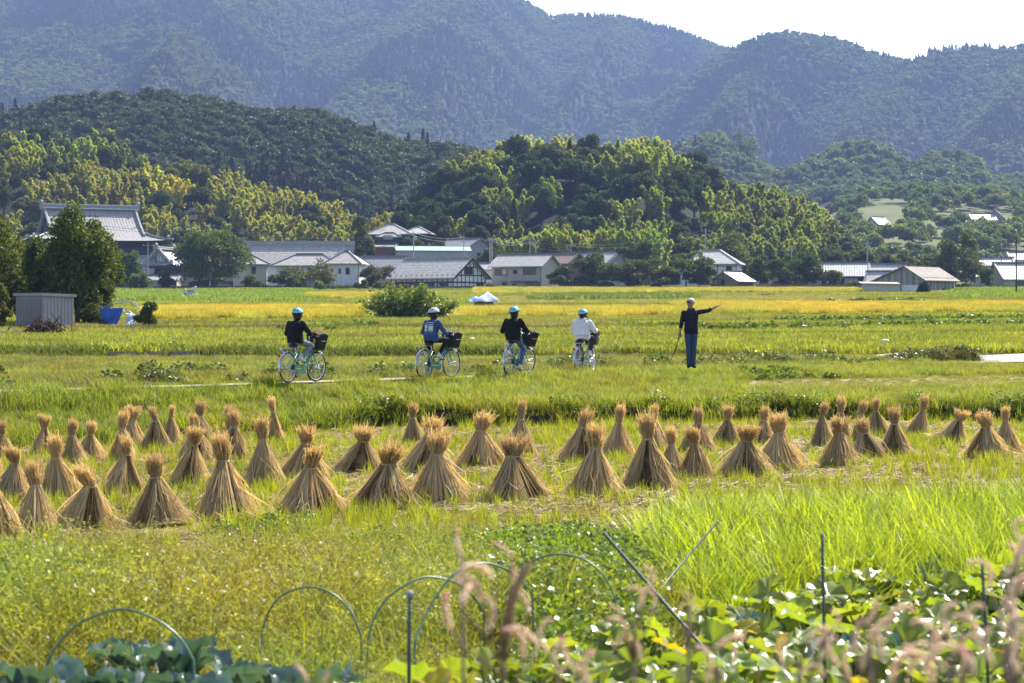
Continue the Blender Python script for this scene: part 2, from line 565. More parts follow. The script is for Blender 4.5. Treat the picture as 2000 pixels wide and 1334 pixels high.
# low concrete edging along the upper field
def field_edging(px0, px1, d, label):
    o = empty('field_edging', (0, 0, 0), 0, label, 'edging')
    x = X(px0, d); x1 = X(px1, d); k = 0
    m = mat('edging_concrete', (.36, .32, .27), .9, .15, (.16, .14, .11), 5, bump=.5)
    while x < x1:
        L = min(1.8, x1 - x)
        y = d + .05 * math.sin(x * 2)
        b = MB().box((0, 0, 0), (L - .03, .16, .46))
        q = b.build('block', m, o, (x + L / 2, y, gz(x + L / 2, d + .4) - .20 + .02 * math.sin(x * 7)))
        q.rotation_euler = (0, .004 * math.sin(k * 3.1), .01 * math.sin(k * 5.3))
        x += L; k += 1
    return o
field_edging(190, 430, 75.0, 'long low grey concrete edging along the meadow by the sand pile')
field_edging(436, 735, 75.1, 'low concrete field edging behind the first two cyclists')
field_edging(1075, 1190, 75.2, 'short broken stretch of concrete edging behind the cyclist in white')

# ------------------------------------------------------------------ hills and mountains
def crest_fun(tab, D, tree):
    px = [a for a, b in tab]; py = [b for a, b in tab]
    return lambda q: H + (HY - np.interp(q, px, py)) / F * D - tree

def hill_fun(tab, D0, D1, z0, tree, rough=4.0, seed=1, back=1.0):
    cf = crest_fun(tab, D1, tree)
    def f(x, y):
        q = 1000 + F * x / y
        zc = cf(q)
        t = (y - D0) / (D1 - D0)
        s = np.where(t < 1, np.sin(np.clip(t, 0, 1) * 1.5708) ** 1.15, np.cos(np.clip((t - 1) / back, 0, 1) * 1.5708))
        return z0 + (zc - z0) * s + rough * (fbm(x * .03, y * .03, seed, 4) - .5) * np.clip(4 * t, 0, 1)
    return f

RIGHT_HILL = [(600, 560), (680, 520), (720, 470), (770, 415), (830, 350), (870, 315), (930, 288), (1000, 272), (1080, 265), (1190, 270), (1260, 255), (1310, 275), (1400, 330), (1500, 355), (1600, 392), (1700, 462), (1780, 512), (1850, 560), (2000, 580)]
LEFT_HILL = [(-900, 300), (-300, 290), (-100, 275), (0, 262), (60, 250), (130, 268), (200, 250), (260, 300), (320, 318), (370, 312), (440, 330), (500, 352), (560, 358), (620, 378), (680, 408), (730, 455), (780, 510), (840, 560)]
DARK_HILL = [(-900, 330), (-400, 290), (-100, 240), (0, 218), (60, 205), (110, 188), (200, 184), (290, 176), (350, 188), (420, 194), (500, 203), (560, 198), (620, 210), (680, 234), (740, 258), (800, 276), (860, 278), (930, 282), (1000, 300), (1120, 350), (1300, 420), (1500, 500)]
FOOT_HILL = [(900, 420), (1100, 400), (1250, 340), (1340, 275), (1400, 262), (1450, 300), (1530, 345), (1580, 315), (1640, 284), (1690, 278), (1740, 300), (1770, 322), (1810, 302), (1860, 300), (1910, 312), (1940, 345), (1990, 345), (2060, 335), (2200, 320), (2600, 300)]
VALLEY = [(1500, 470), (1620, 430), (1680, 402), (1800, 398), (1900, 402), (2000, 412), (2200, 410), (2700, 400)]
f_right = hill_fun(RIGHT_HILL, 492, 640, 9.5, 12, 5, 3)
f_left = hill_fun(LEFT_HILL, 500, 640, 9.5, 12, 5, 5)
f_dark = hill_fun(DARK_HILL, 700, 900, 14, 11, 9, 8)
f_foot = hill_fun(FOOT_HILL, 1340, 1540, 70, 14, 12, 12)
f_valley = hill_fun(VALLEY, 620, 1330, 9.8, 1, 4, 14)
def hill_tone(c1, c2):
    c1 = np.array(c1); c2 = np.array(c2)
    def t(x, y, z):
        n = fbm(x * .05, y * .05, 21, 4)[:, None]
        return c1 * (1 - n) + c2 * n
    return t
WOOD = hill_tone((.009, .012, .007), (.018, .022, .010))
def hill(name, f, px0, px1, D0, D1, tone, nu=120, ny=50, end=1.7):
    return grid_mesh(name, np.linspace((px0 - 1000) / F, (px1 - 1000) / F, nu), np.linspace(D0 + .5, D0 + (D1 - D0) * end, ny), f, tone, M_GROUND)
hill('hill', f_right, 600, 2000, 492, 640, WOOD)
hill('hill', f_left, -900, 840, 500, 640, WOOD)
hill('hill', f_dark, -900, 1500, 700, 900, WOOD)
hill('hill', f_foot, 900, 2600, 1340, 1540, WOOD)
hill('hill', f_valley, 1500, 2700, 620, 1330, hill_tone((.07, .10, .03), (.17, .16, .07)), end=1.3)

M1 = [(-900, -60), (-200, -130), (200, -130), (500, -100), (800, -70), (980, -30), (1040, 5), (1080, 27), (1130, 22), (1210, 25), (1280, 42), (1330, 54), (1400, 82), (1440, 92), (1520, 120), (1700, 200), (2200, 330), (2700, 400)]
M2 = [(900, 420), (1100, 330), (1200, 262), (1300, 178), (1380, 118), (1440, 85), (1490, 62), (1540, 54), (1600, 64), (1660, 78), (1700, 97), (1760, 112), (1800, 128), (1900, 190), (2100, 300), (2600, 400)]
M3 = [(1400, 330), (1560, 250), (1700, 150), (1780, 110), (1830, 87), (1880, 80), (1950, 84), (2100, 72), (2300, 60), (2700, 40)]
M0 = [(-900, 40), (-300, 20), (-100, 60), (60, 90), (230, 50), (300, 10), (380, 40), (480, 110), (560, 190), (640, 260), (800, 330), (1100, 420)]
def mountain_z(x, y):
    q = 1000 + F * x / y
    z = np.full(x.shape, -50.0)
    for tab, D, sl, seed in ((M1, 3700, .36, 1), (M2, 3010, .36, 2), (M3, 2870, .36, 3), (M0, 2800, .33, 4)):
        cf = crest_fun(tab, D, 10)
        dy = D - y; dn = dy / 1.4
        wob = (fbm(q / 260 + dn / 900, dn / 1500, 40 + seed, 3) - .5)
        rid = 1 - np.abs(2 * fbm(q / 170 + dn / 620 + seed * 3.3, dn / 2600 + .2 * wob, 60 + seed, 2) - 1)
        spur = (rid - .62) * 135 * smooth(dy / 460) * smooth((dy + 1) / 80)
        zz = cf(q) - np.where(dy > 0, dy * sl, -dy * .6) + spur
        z = np.maximum(z, zz)
    return np.maximum(z, 12 + 14 * fbm(x / 130, y / 130, 9, 3)) + 7 * (fbm(x / 70, y / 70, 33, 3) - .5)
mountain = grid_mesh('mountain', np.linspace(-.52, .46, 260), np.linspace(1560, 4150, 300), mountain_z, WOOD, M_GROUND)
# ------------------------------------------------------------------ foliage prototypes
M_BAMBOO = leaf_mat('bamboo_leaf', (.35, .35, .075), (.20, .235, .055), .48, 'obj', .55, .2, (1.15, 1.2, .6))
M_BROAD = leaf_mat('broad_leaf', (.105, .13, .03), (.055, .08, .02), .34, 'obj', .6, .15)
M_FAR = leaf_mat('far_leaf', (.10, .125, .045), (.055, .078, .03), .30, 'inst', .6, .2)
M_BARK = mat('bark', (.10, .075, .05), .9, .1, (.05, .04, .03), 6, bump=.5)
M_CULM = mat('bamboo_culm', (.17, .19, .06), .5, .3, (.10, .11, .05), 3)

def crown_arrays(seed, rx, ry, rz, zc, lobes, n, size, low=-.5, long=1.5, tight=.36, sharp=.22):
    r = np.random.default_rng(seed)
    L = []
    while len(L) < lobes:
        d = r.normal(0, 1, 3); d /= np.linalg.norm(d)
        if d[2] < low: continue
        k = .64 + .16 * r.uniform(-1, 1)
        L.append((d[0] * rx * k, d[1] * ry * k, zc + d[2] * rz * k, tight * r.uniform(.65, 1.25)))
    L.append((0, 0, zc, .5))
    L = np.array(L)
    w = L[:, 3] ** 2; w /= w.sum()
    k = r.choice(len(L), n, p=w)
    d = r.normal(0, 1, (n, 3)); d /= np.linalg.norm(d, axis=1, keepdims=True)
    d[:, 2] = np.where(d[:, 2] < -.35, -d[:, 2], d[:, 2])
    rad = L[k, 3] * (1 - sharp * np.abs(r.normal(0, 1, n)))
    lump = 1 + .18 * np.sin(d[:, 0] * 7 + k) * np.sin(d[:, 1] * 6 + 2 * k)
    C = np.stack([L[k, 0] + d[:, 0] * rad * lump * rx, L[k, 1] + d[:, 1] * rad * lump * ry, L[k, 2] + d[:, 2] * rad * lump * rz], 1)
    return leaves(C, size * r.uniform(.6, 1.3, n), seed + 1, None, long)

def trunk_mesh(seed, h, r0, spread, limbs=5):
    r = random.Random(seed); b = MB()
    b.tube([(0, 0, -.4), (.1 * r.uniform(-1, 1), .1 * r.uniform(-1, 1), h * .4), (.3 * r.uniform(-1, 1), .3 * r.uniform(-1, 1), h * .8)], [r0 * 1.2, r0 * .8, r0 * .35], 7)
    for i in range(limbs):
        a = 6.283 * i / limbs + r.uniform(-.5, .5); z = h * r.uniform(.25, .55)
        e = Vector((math.cos(a) * spread, math.sin(a) * spread, h * r.uniform(.65, .95)))
        b.tube([(0, 0, z), (e.x * .5, e.y * .5, (z + e.z) / 2 - .1), e], [r0 * .5, r0 * .3, r0 * .1], 5)
    return b.mesh('trunk', True)

def bamboo_arrays(seed, culms=12, h=12.5, n=6600, size=.38):
    r = np.random.default_rng(seed); C = []; D = []
    stems = []
    per = n // culms
    for i in range(culms):
        a = r.uniform(0, 6.283); rr = 2.3 * math.sqrt(r.uniform(0, 1))
        bx, by = rr * math.cos(a), rr * math.sin(a)
        hh = h * r.uniform(.72, 1.05); az = a + r.normal(0, .5); bend = r.uniform(.10, .26) * hh
        def pt(t):
            o = bend * t ** 2.6
            return np.stack([bx + np.cos(az) * o, by + np.sin(az) * o, hh * (t - .10 * t ** 4)], -1)
        stems.append([tuple(pt(np.array(q))) for q in (0, .3, .6, .85)])
        # sprays hang from the nodes
        ns = 26
        ts = np.sort(r.uniform(.28, 1.0, ns)); cp = pt(ts)
        sa = r.uniform(0, 6.283, ns); sl = (.35 + 1.25 * (1 - ts) ** .7) * r.uniform(.6, 1.2, ns)
        k = r.integers(0, ns, per); u = r.uniform(.1, 1, per) ** .8
        jit = r.normal(0, .16, (per, 3))
        c = cp[k] + np.stack([np.cos(sa[k]) * sl[k] * u, np.sin(sa[k]) * sl[k] * u, .25 * u - .65 * u * u], 1) + jit
        d = np.stack([np.cos(sa[k]), np.sin(sa[k]), np.full(per, -.9)], 1)
        C.append(c); D.append(d)
    C = np.concatenate(C); D = np.concatenate(D)
    return leaves(C, size * r.uniform(.6, 1.2, len(C)), seed, D, 2.4), stems

def conifer_arrays(seed, h, rad, n, size):
    r = np.random.default_rng(seed)
    t = r.uniform(0, 1, n) ** .75
    z = h * (.12 + .88 * t)
    layers = 9
    ph = np.floor(t * layers); a = r.uniform(0, 6.283, n)
    arm = .75 + .25 * np.sin(a * 5 + ph * 2.1)
    rr = rad * (1 - t) ** .8 * arm * np.sqrt(r.uniform(.25, 1, n)) + .1
    C = np.stack([np.cos(a) * rr, np.sin(a) * rr, z - .25 * rr], 1)
    D = np.stack([np.cos(a), np.sin(a), np.full(n, -.25)], 1)
    return leaves(C, size * (1.15 - .6 * t), seed, D, 1.6)

# far woods: one mass per slope
pc = [proto('far_conifer', plant_mesh('far_conifer', [conifer_arrays(100 + i, 8.0 + .7 * i, 2.5, 150, 1.15)]), M_FAR) for i in range(4)]
pb = [proto('far_broadleaf', plant_mesh('far_broadleaf', [crown_arrays(120 + i, 4, 4, 3.6, 4.6, 9, 230, 1.05)]), M_FAR) for i in range(4)]
pcm = [proto('mid_conifer', plant_mesh('mid_conifer', [conifer_arrays(140 + i, 12 + i, 2.6, 520, .75)]), M_FAR) for i in range(4)]
pbm = [proto('mid_broadleaf', plant_mesh('mid_broadleaf', [crown_arrays(160 + i, 4.2, 4.2, 3.8, 5.2, 12, 900, .62)]), M_FAR) for i in range(4)]

def wood_points(f, px0, px1, y0, y1, spacing, seed):
    r = np.random.default_rng(seed)
    area = .5 * (px1 - px0) / F * (y1 ** 2 - y0 ** 2)
    n = int(area / spacing ** 2)
    y = np.sqrt(r.uniform(y0 ** 2, y1 ** 2, n)); px = r.uniform(px0, px1, n)
    x = X(px, y)
    return np.stack([x, y, f(x, y) - .6], 1)

def forest(name, f, px0, px1, y0, y1, spacing, seed, mix, pcs, pbs, label, smin=.75, smax=1.25, bright=1.0, keep=None):
    pts = wood_points(f, px0, px1, y0, y1, spacing, seed)
    if keep is not None:
        pts = pts[keep(pts)]
    n = len(pts)
    patch = fbm(pts[:, 0] / 90, pts[:, 1] / 90, seed, 4)
    bl = (patch + rng.normal(0, .07, n)) > mix
    idx = np.where(bl, rng.integers(0, 4, n), rng.integers(4, 8, n))
    # join order in the node tree is last linked first: test both ends by using equal counts
    tint = np.where(bl[:, None], np.array((1.5, 1.55, 1.1)), np.array((.72, .82, .95)))
    tint = tint * rng.uniform(.7, 1.3, (n, 1)) * (.8 + .5 * fbm(pts[:, 0] / 200, pts[:, 1] / 200, seed + 5, 3)[:, None]) * bright
    rare = rng.uniform(0, 1, n) > .985
    tint[rare] *= np.array((1.7, 1.5, 1.0))
    s = rng.uniform(smin, smax, n)
    # two scatters' worth of prototypes share one object: first four broadleaf, last four conifer
    return scatter(name, pts, pcs + pbs, s, None, tint, label, 'forest', idx)

forest('mountain_forest', mountain_z, -230, 2230, 1640, 3800, 6.0, 3, .50, pc, pb, 'hazy blue-green conifer forest covering the mountains behind the valley', .8, 1.35)
forest('hill_forest', f_dark, -150, 1350, 705, 935, 3.6, 5, .42, pcm, pbm, 'dark green forest on the low hill between village and mountains', .75, 1.15, .5)
def keep_foot(p):
    return rng.uniform(0, 1, len(p)) < .9
forest('foothill_forest', f_foot, 1180, 2300, 1345, 1590, 6.2, 7, .26, pcm, pbm, 'rounded broadleaf woods at the foot of the mountains beyond the valley', 1.1, 1.9, 1.0, keep_foot)
def keep_valley(p):
    px, py = pixel_of(p[:, 0], p[:, 1], p[:, 2])
    n = fbm(p[:, 0] / 26, p[:, 1] / 40, 91, 3)
    fields = in_poly(px, py, [(1690, 404), (1765, 400), (1800, 418), (1990, 418), (1990, 445), (1960, 463), (1835, 463), (1800, 436), (1750, 468), (1670, 466)])
    edge = in_poly(px, py, [(1780, 410), (1850, 400), (1850, 425), (1780, 432)])
    return (n > .33) & (~fields | edge)
forest('valley_woods', f_valley, 1640, 2300, 660, 1310, 7.4, 9, .12, pcm, pbm, 'scattered bushy trees on the valley side below the far farmhouses', .6, 1.2, 1.05, keep_valley)

# hill trees one can tell apart: every one an object
bam = []
for i in range(6):
    (V, Fc, R), stems = bamboo_arrays(200 + i)
    cm = fast_mesh('crown', V, Fc, {'rnd': ('FLOAT', R)}); cm.materials.append(M_BAMBOO)
    b = MB()
    for s in stems: b.tube(s, [.06, .055, .04, .02], 5)
    tm = b.mesh('trunk', True); tm.materials.append(M_CULM)
    bam.append((cm, tm))
bro = []
for i in range(6):
    V, Fc, R = crown_arrays(230 + i, 4.4, 4.4, 3.9 + .4 * (i % 3), 6.2, 15, 5200, .36)
    cm = fast_mesh('crown', V, Fc, {'rnd': ('FLOAT', R)}); cm.materials.append(M_BROAD)
    tm = trunk_mesh(i, 8, .28, 2.6); tm.materials.append(M_BARK)
    bro.append((cm, tm))
con = []
for i in range(3):
    V, Fc, R = conifer_arrays(260 + i, 13, 2.8, 2600, .42)
    cm = fast_mesh('crown', V, Fc, {'rnd': ('FLOAT', R)}); cm.materials.append(M_BROAD)
    b = MB().tube([(0, 0, -.5), (0, 0, 12)], [.25, .04], 6); tm = b.mesh('trunk', True); tm.materials.append(M_BARK)
    con.append((cm, tm))

def tree(kind, loc, s=1.0, rz=0.0, color=(1, 1, 1), name='tree', label=None, group=None, sz=None, i=0):
    cm, tm = kind[i % len(kind)]
    o = empty(name, loc, rz, label, 'bamboo' if 'bamboo' in name else 'tree', group)
    o.scale = (s, s, sz or s)
    c = link('crown', cm, o); c.color = (*color, 1); c['kind'] = 'stuff'
    t = link('trunk', tm, o)
    return o

def hill_trees(f, tab_px, y0, y1, n, chooser, seed, side):
    r = np.random.default_rng(seed); made = []
    px0, px1 = tab_px; tries = 0
    while len(made) < n and tries < 20000:
        tries += 1
        px = r.uniform(px0, px1); y = y0 + (y1 - y0) * r.uniform(0, 1)
        x = X(px, y)
        z = float(f(np.array([x]), np.array([y]))[0])
        if z < 9.0: continue
        z = max(z, gz(x, y))
        if any((x - a) ** 2 + (y - b) ** 2 < g ** 2 for a, b, g in made): continue
        q = chooser(px, pixel_of(x, y, z)[1], (y - y0) / (y1 - y0), r)
        if q is None: continue
        kind, col, s, gap = q
        made.append((x, y, gap))
        v = r.uniform(.78, 1.22); col = tuple(c * v * r.uniform(.93, 1.07) for c in col)
        crest = 'on the crest of' if (y - y0) / (y1 - y0) > .72 else ('half way up' if (y - y0) / (y1 - y0) > .35 else 'at the foot of')
        zones = ((120, 'left of the temple'), (330, 'above the temple roof'), (520, 'above the round tree'), (3000, 'above the white house')) if side == 'temple slope' else ((870, 'above the hillside house'), (1050, 'above the farmhouse'), (1200, 'above the beige house'), (1340, 'above the dark bushes'), (1500, 'above the grey barn'), (3000, 'towards the barn'))
        zn = next(w for lim, w in zones if px < lim)
        nm, kw = (('bamboo', 'feathery bamboo clump') if kind is bam else (('tree', 'round broadleaf tree') if kind is bro else ('conifer_tree', 'dark pointed conifer')))
        tone = 'yellow-green' if col[0] > 1.35 else ('fresh green' if col[0] > .8 else 'dark green')
        lb = '%s %s %s the %s %s' % (tone, kw, crest, side, zn)
        g = '%ss on the %s' % (kw, side)
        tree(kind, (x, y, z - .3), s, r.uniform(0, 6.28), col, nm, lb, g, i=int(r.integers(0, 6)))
    return made

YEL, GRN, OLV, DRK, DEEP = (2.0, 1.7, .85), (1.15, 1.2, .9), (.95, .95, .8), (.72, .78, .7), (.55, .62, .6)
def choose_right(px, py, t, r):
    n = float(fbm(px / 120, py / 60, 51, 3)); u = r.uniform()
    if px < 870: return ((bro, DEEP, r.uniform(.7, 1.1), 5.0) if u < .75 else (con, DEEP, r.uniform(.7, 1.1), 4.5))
    if t > .72 and px < 1330:                                        # brighter yellow bamboo on the crest
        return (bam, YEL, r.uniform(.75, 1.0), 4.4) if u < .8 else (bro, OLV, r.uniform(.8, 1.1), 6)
    if px < 1200 and t > .12:                                        # mostly dark green trees on the big evergreen face
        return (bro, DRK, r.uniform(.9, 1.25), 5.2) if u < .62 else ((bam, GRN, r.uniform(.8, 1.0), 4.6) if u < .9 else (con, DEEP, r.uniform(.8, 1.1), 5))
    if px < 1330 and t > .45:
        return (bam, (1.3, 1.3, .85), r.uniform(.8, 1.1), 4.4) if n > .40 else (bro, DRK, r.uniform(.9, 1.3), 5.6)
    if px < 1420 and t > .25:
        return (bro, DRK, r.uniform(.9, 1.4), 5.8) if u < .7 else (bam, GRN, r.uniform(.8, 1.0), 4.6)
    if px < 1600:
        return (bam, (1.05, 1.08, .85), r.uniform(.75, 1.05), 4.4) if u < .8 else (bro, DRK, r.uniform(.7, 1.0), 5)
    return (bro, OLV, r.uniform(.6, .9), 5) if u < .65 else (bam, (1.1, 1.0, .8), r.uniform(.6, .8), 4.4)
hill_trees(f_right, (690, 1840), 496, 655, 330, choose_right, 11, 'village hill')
def choose_left(px, py, t, r):
    n = float(fbm(px / 120, py / 60, 58, 3)); u = r.uniform()
    if px > 420:
        return (bam, (1.35, 1.2, .8), r.uniform(.75, 1.0), 4.4) if u < .85 else (bro, OLV, r.uniform(.7, 1.0), 5)
    if t > .6 and px < 260:
        return (bro, (.75, .85, .7), r.uniform(.9, 1.3), 6) if u < .7 else (bam, GRN, r.uniform(.9, 1.05), 4.6)
    if px > 270 and t > .5:
        return (bro, (1.5, 1.3, .7), r.uniform(.9, 1.2), 6) if u < .6 else (bam, YEL, r.uniform(.7, .9), 4.5)
    return (bam, (1.3, 1.15, .8), r.uniform(.65, .95), 4.5) if n > .45 else (bro, (.85, .85, .6), r.uniform(.6, 1.0), 5)
hill_trees(f_left, (-130, 790), 504, 655, 270, choose_left, 12, 'temple slope')

# the bamboo grove that stands forward of the hill
for i in range(26):
    r = random.Random(500 + i)
    px = 1045 + (i % 13) * 19 + r.uniform(-8, 8); d = 486 + (i // 13) * 7 + r.uniform(-2, 2)
    top = np.interp(px, [1030, 1080, 1150, 1210, 1260, 1300], [455, 415, 393, 388, 430, 462])
    z = 9.8; hgt = H + (HY - top) / F * d - z
    s = max(.45, min(1.15, hgt / 12.0))
    tree(bam, (X(px, d), d, z - .2), s * .85, r.uniform(0, 6), tuple(c * r.uniform(.85, 1.15) for c in (1.15, 1.2, .9)), 'bamboo',
         'bright bamboo clump in the grove in front of the dark wooded hill', 'bamboo grove in front of the hill', s, i)
# lone tall conifers on the far right ridge
for i, (px, py) in enumerate([(1570, 58), (1592, 60), (1610, 66), (1634, 70), (1652, 76), (1673, 84), (1686, 84), (1704, 84), (1725, 100)]):
    d = 2990; x = X(px, d); z = float(mountain_z(np.array([x]), np.array([float(d)]))[0])
    t = tree(con, (x, d, z - 1), (.8 + .3 * ((i * 7) % 3)), i, (.6, .7, .8), 'conifer_tree', 'tall lone conifer standing above the far mountain ridge line', 'lone conifers on the ridge', i=i)
# ------------------------------------------------------------------ grass, stubble, rice, weeds
M_GRASS = leaf_mat('grass_blade', (.24, .25, .05), (.147, .165, .036), .50, 'inst', .5, .25)
M_STRAWLIT = leaf_mat('straw_litter', (.42, .30, .13), (.26, .18, .08), .25, 'inst', .6, .3, (1, .9, .7))
M_RICE = leaf_mat('rice_leaf', (.62, .52, .085), (.42, .37, .06), .42, 'inst', .55, .2, (1.1, 1.0, .5))
M_WEED = leaf_mat('weed_leaf', (.12, .16, .03), (.07, .10, .022), .42, 'inst', .45, .35)

def lit(n, radius, L, w, seed):
    r = np.random.default_rng(seed)
    C = np.stack([r.uniform(-radius, radius, n), r.uniform(-radius, radius, n), r.uniform(.005, .05, n)], 1)
    a = r.uniform(0, 6.283, n); u = np.stack([np.cos(a), np.sin(a), r.normal(0, .12, n)], 1) * (L * r.uniform(.4, 1, n) / 2)[:, None]
    v = np.stack([-np.sin(a), np.cos(a), r.normal(0, .3, n)], 1) * w / 2
    V = np.stack([C - u - v, C - u + v, C + u + v, C + u - v], 1).reshape(-1, 3)
    return V, np.arange(n * 4).reshape(n, 4), np.repeat(r.uniform(0, 1, n), 4)

def weed_arrays(seed, n, rad, h, size, long=1.5):
    r = np.random.default_rng(seed)
    a = r.uniform(0, 6.283, n); q = np.sqrt(r.uniform(0, 1, n))
    z = h * (1 - q ** 2 * .75) * r.uniform(.45, 1.05, n)
    C = np.stack([np.cos(a) * q * rad, np.sin(a) * q * rad, z], 1)
    return leaves(C, size * r.uniform(.6, 1.3, n), seed, np.stack([np.cos(a), np.sin(a), np.full(n, .4)], 1), long)

def stalks(seed, n, rad, h, head=.06, w=.006):
    """thin seeding stems with a loose head"""
    r = np.random.default_rng(seed)
    b = blades(n, rad, h, w, .35, seed, .4, 3, 1, .2)
    V = b[0].reshape(n, 4, 2, 3); tip = V[:, 3].mean(1); prev = V[:, 2].mean(1)
    k = 9
    t = r.uniform(.0, 1, (n, k, 1)); C = (prev[:, None] * t + tip[:, None] * (1 - t)) + r.normal(0, head * .3, (n, k, 3))
    return [b, leaves(C.reshape(-1, 3), head * .17, seed + 1, None, 2.6)]

pg_short = [proto('short_grass', plant_mesh('short_grass', [blades(70, .26, .17, .011, .6, 300 + i, .6)]), M_GRASS) for i in range(4)]
pg_mid = [proto('mid_grass', plant_mesh('mid_grass', [blades(80, .28, .32, .013, .8, 310 + i, .6, 3)]), M_GRASS) for i in range(4)]
pg_long = [proto('long_grass', plant_mesh('long_grass', [blades(60, .25, .55, .014, 1.3, 316 + i, .5, 3, 1, .5)] + stalks(318 + i, 5, .2, .6)), M_GRASS) for i in range(3)]
pg_far = [proto('field_grass', plant_mesh('field_grass', [blades(90, .62, .30, .035, .7, 320 + i, .6)]), M_GRASS) for i in range(4)]
pg_vfar = [proto('far_field_grass', plant_mesh('far_field_grass', [blades(90, 1.1, .36, .08, .6, 330 + i, .6)]), M_GRASS) for i in range(4)]
pg_stub = [proto('regrown_stubble', plant_mesh('regrown_stubble', [blades(20, .05, .26, .011, .25, 340 + i, .55, 2, 1, .35)]), M_GRASS) for i in range(4)]
pg_lit = [proto('litter', plant_mesh('litter', [lit(55, .38, .5, .011, 350 + i)]), M_STRAWLIT) for i in range(3)]
pg_rice = [proto('rice', plant_mesh('rice', [blades(120, .55, .85, .04, .75, 360 + i, .35, 3)]), M_RICE) for i in range(4)]
pg_weed = [proto('weed', plant_mesh('weed', [weed_arrays(370 + i, 170, .42, .42, .065)]), M_WEED) for i in range(4)]
pg_leafy = [proto('leafy_weed', plant_mesh('leafy_weed', [weed_arrays(380 + i, 110, .6, .5, .16, 1.2)]), M_WEED) for i in range(4)]

def area_pts(y0, y1, dens, px0=-420, px1=2420, seed=0):
    r = np.random.default_rng(seed)
    n = int(.5 * (px1 - px0) / F * (y1 ** 2 - y0 ** 2) * dens)
    y = np.sqrt(r.uniform(y0 ** 2, y1 ** 2, n)); x = X(r.uniform(px0, px1, n), y)
    return x, y
def fin(x, y, dz=-.01):
    return np.stack([x, y, ground_z(x, y) + dz], 1)
def footy(x): return np.interp(x, FOOT_X, FOOT_Y)
def pathy(x): return np.interp(x, PATH_X, PATH_Y)
LIME, LEAF, OLIVE, DRY, BROWN = np.array((1.35, 1.35, .8)), np.array((.95, 1.1, .8)), np.array((1.0, .92, .8)), np.array((1.6, 1.40, 2.2)), np.array((1.15, .8, 1.0))
def blend(n, *cs):
    k = np.clip(n, 0, .999) * (len(cs) - 1); i = k.astype(int); f = (k - i)[:, None]
    cs = np.array(cs)
    return cs[i] * (1 - f) + cs[np.minimum(i + 1, len(cs) - 1)] * f
def spread(n, lo=.75, hi=1.25):
    return rng.uniform(lo, hi, (n, 1)) * rng.uniform(.94, 1.06, (n, 3))

# regrowing stubble in rows across the paddy
gx, gy = np.meshgrid(np.arange(-17, 17, .17), np.arange(17.5, 47, .30))
x = gx.ravel() + rng.normal(0, .035, gx.size); y = gy.ravel() + gx.ravel() * .12 + rng.normal(0, .03, gx.size)
k = (y < footy(x) - .1) & (y > 17.5) & (np.abs(x / y) < .37) & (fbm(x * .5, y * .5, 71, 3) + rng.uniform(-.25, .25, x.size) > .43)
x, y = x[k], y[k]
scatter('paddy_stubble', fin(x, y), pg_stub, rng.uniform(.6, 1.25, len(x)), None, LIME * spread(len(x), .7, 1.25) * np.array((1.05, 1.1, .8)), 'bright green regrowing rice stubble in rows between the straw sheaves', 'stubble')
x, y = area_pts(17, 46.5, 9, seed=21)
k = (y < footy(x) - .15) & (fbm(x * .7, y * .7, 73, 3) > .46)
x, y = x[k], y[k]
scatter('straw_litter', fin(x, y, .0), pg_lit, rng.uniform(.6, 1.3, len(x)), None, spread(len(x), .6, 1.1), 'loose pale straw lying on the paddy between the sheaves', 'straw')
x, y = area_pts(17, 46.5, 7, seed=22)
k = (y < footy(x) - .1) & (fbm(x * .6, y * .6, 79, 3) > .5)
x, y = x[k], y[k]
scatter('paddy_grass', fin(x, y), pg_short, rng.uniform(.5, 1.0, len(x)), None, blend(rng.uniform(0, 1, len(x)), LEAF, OLIVE, LIME) * spread(len(x)), 'short weeds and grass in the cut paddy', 'grass')

# the bank and verge below the path
x, y = area_pts(33, 62, 34, seed=23)
k = (y > footy(x) + .02) & (y < pathy(x) + .0)
x, y = x[k], y[k]
px, py = pixel_of(x, y, ground_z(x, y))
tan = np.zeros(len(x), bool)
for p in TAN: tan |= in_poly(px, py, p)
nz = fbm(x * .35, y * .3, 81, 4)
edge = y < footy(x) + .9
t = blend((nz - .25) * 1.8, LIME, LEAF, LIME * .95, OLIVE) * spread(len(x), .75, 1.2)
t[tan] = DRY * spread(int(tan.sum()), .55, .9)
s = np.where(edge, rng.uniform(.9, 1.4, len(x)), rng.uniform(.55, 1.0, len(x))); s[tan] *= .45
near_path = (pathy(x) - y) < 1.2; s[near_path] *= np.where(x[near_path] < -5, 1.35, 1.0) * (.75 + .6 * fbm(x[near_path] * .5, y[near_path] * .5, 88, 2))
scatter('bank_grass', fin(x, y), pg_mid + pg_short, s, None, t, 'sunlit green grass on the bank between paddy and path', 'grass')
x, y = area_pts(34, 56, 9, seed=24)
k = (y > footy(x) + .05) & (y < footy(x) + 1.0) & (x > -3.2) & (fbm(x * .8, y * .8, 83, 3) > .40)
x, y = x[k], y[k]
scatter('bank_weeds', fin(x, y), pg_weed, rng.uniform(.45, .85, len(x)), None, np.array((1.5, 1.5, 1.0)) * spread(len(x), .6, 1.2), 'dark leafy weeds overhanging the edge of the paddy bank', 'weeds')

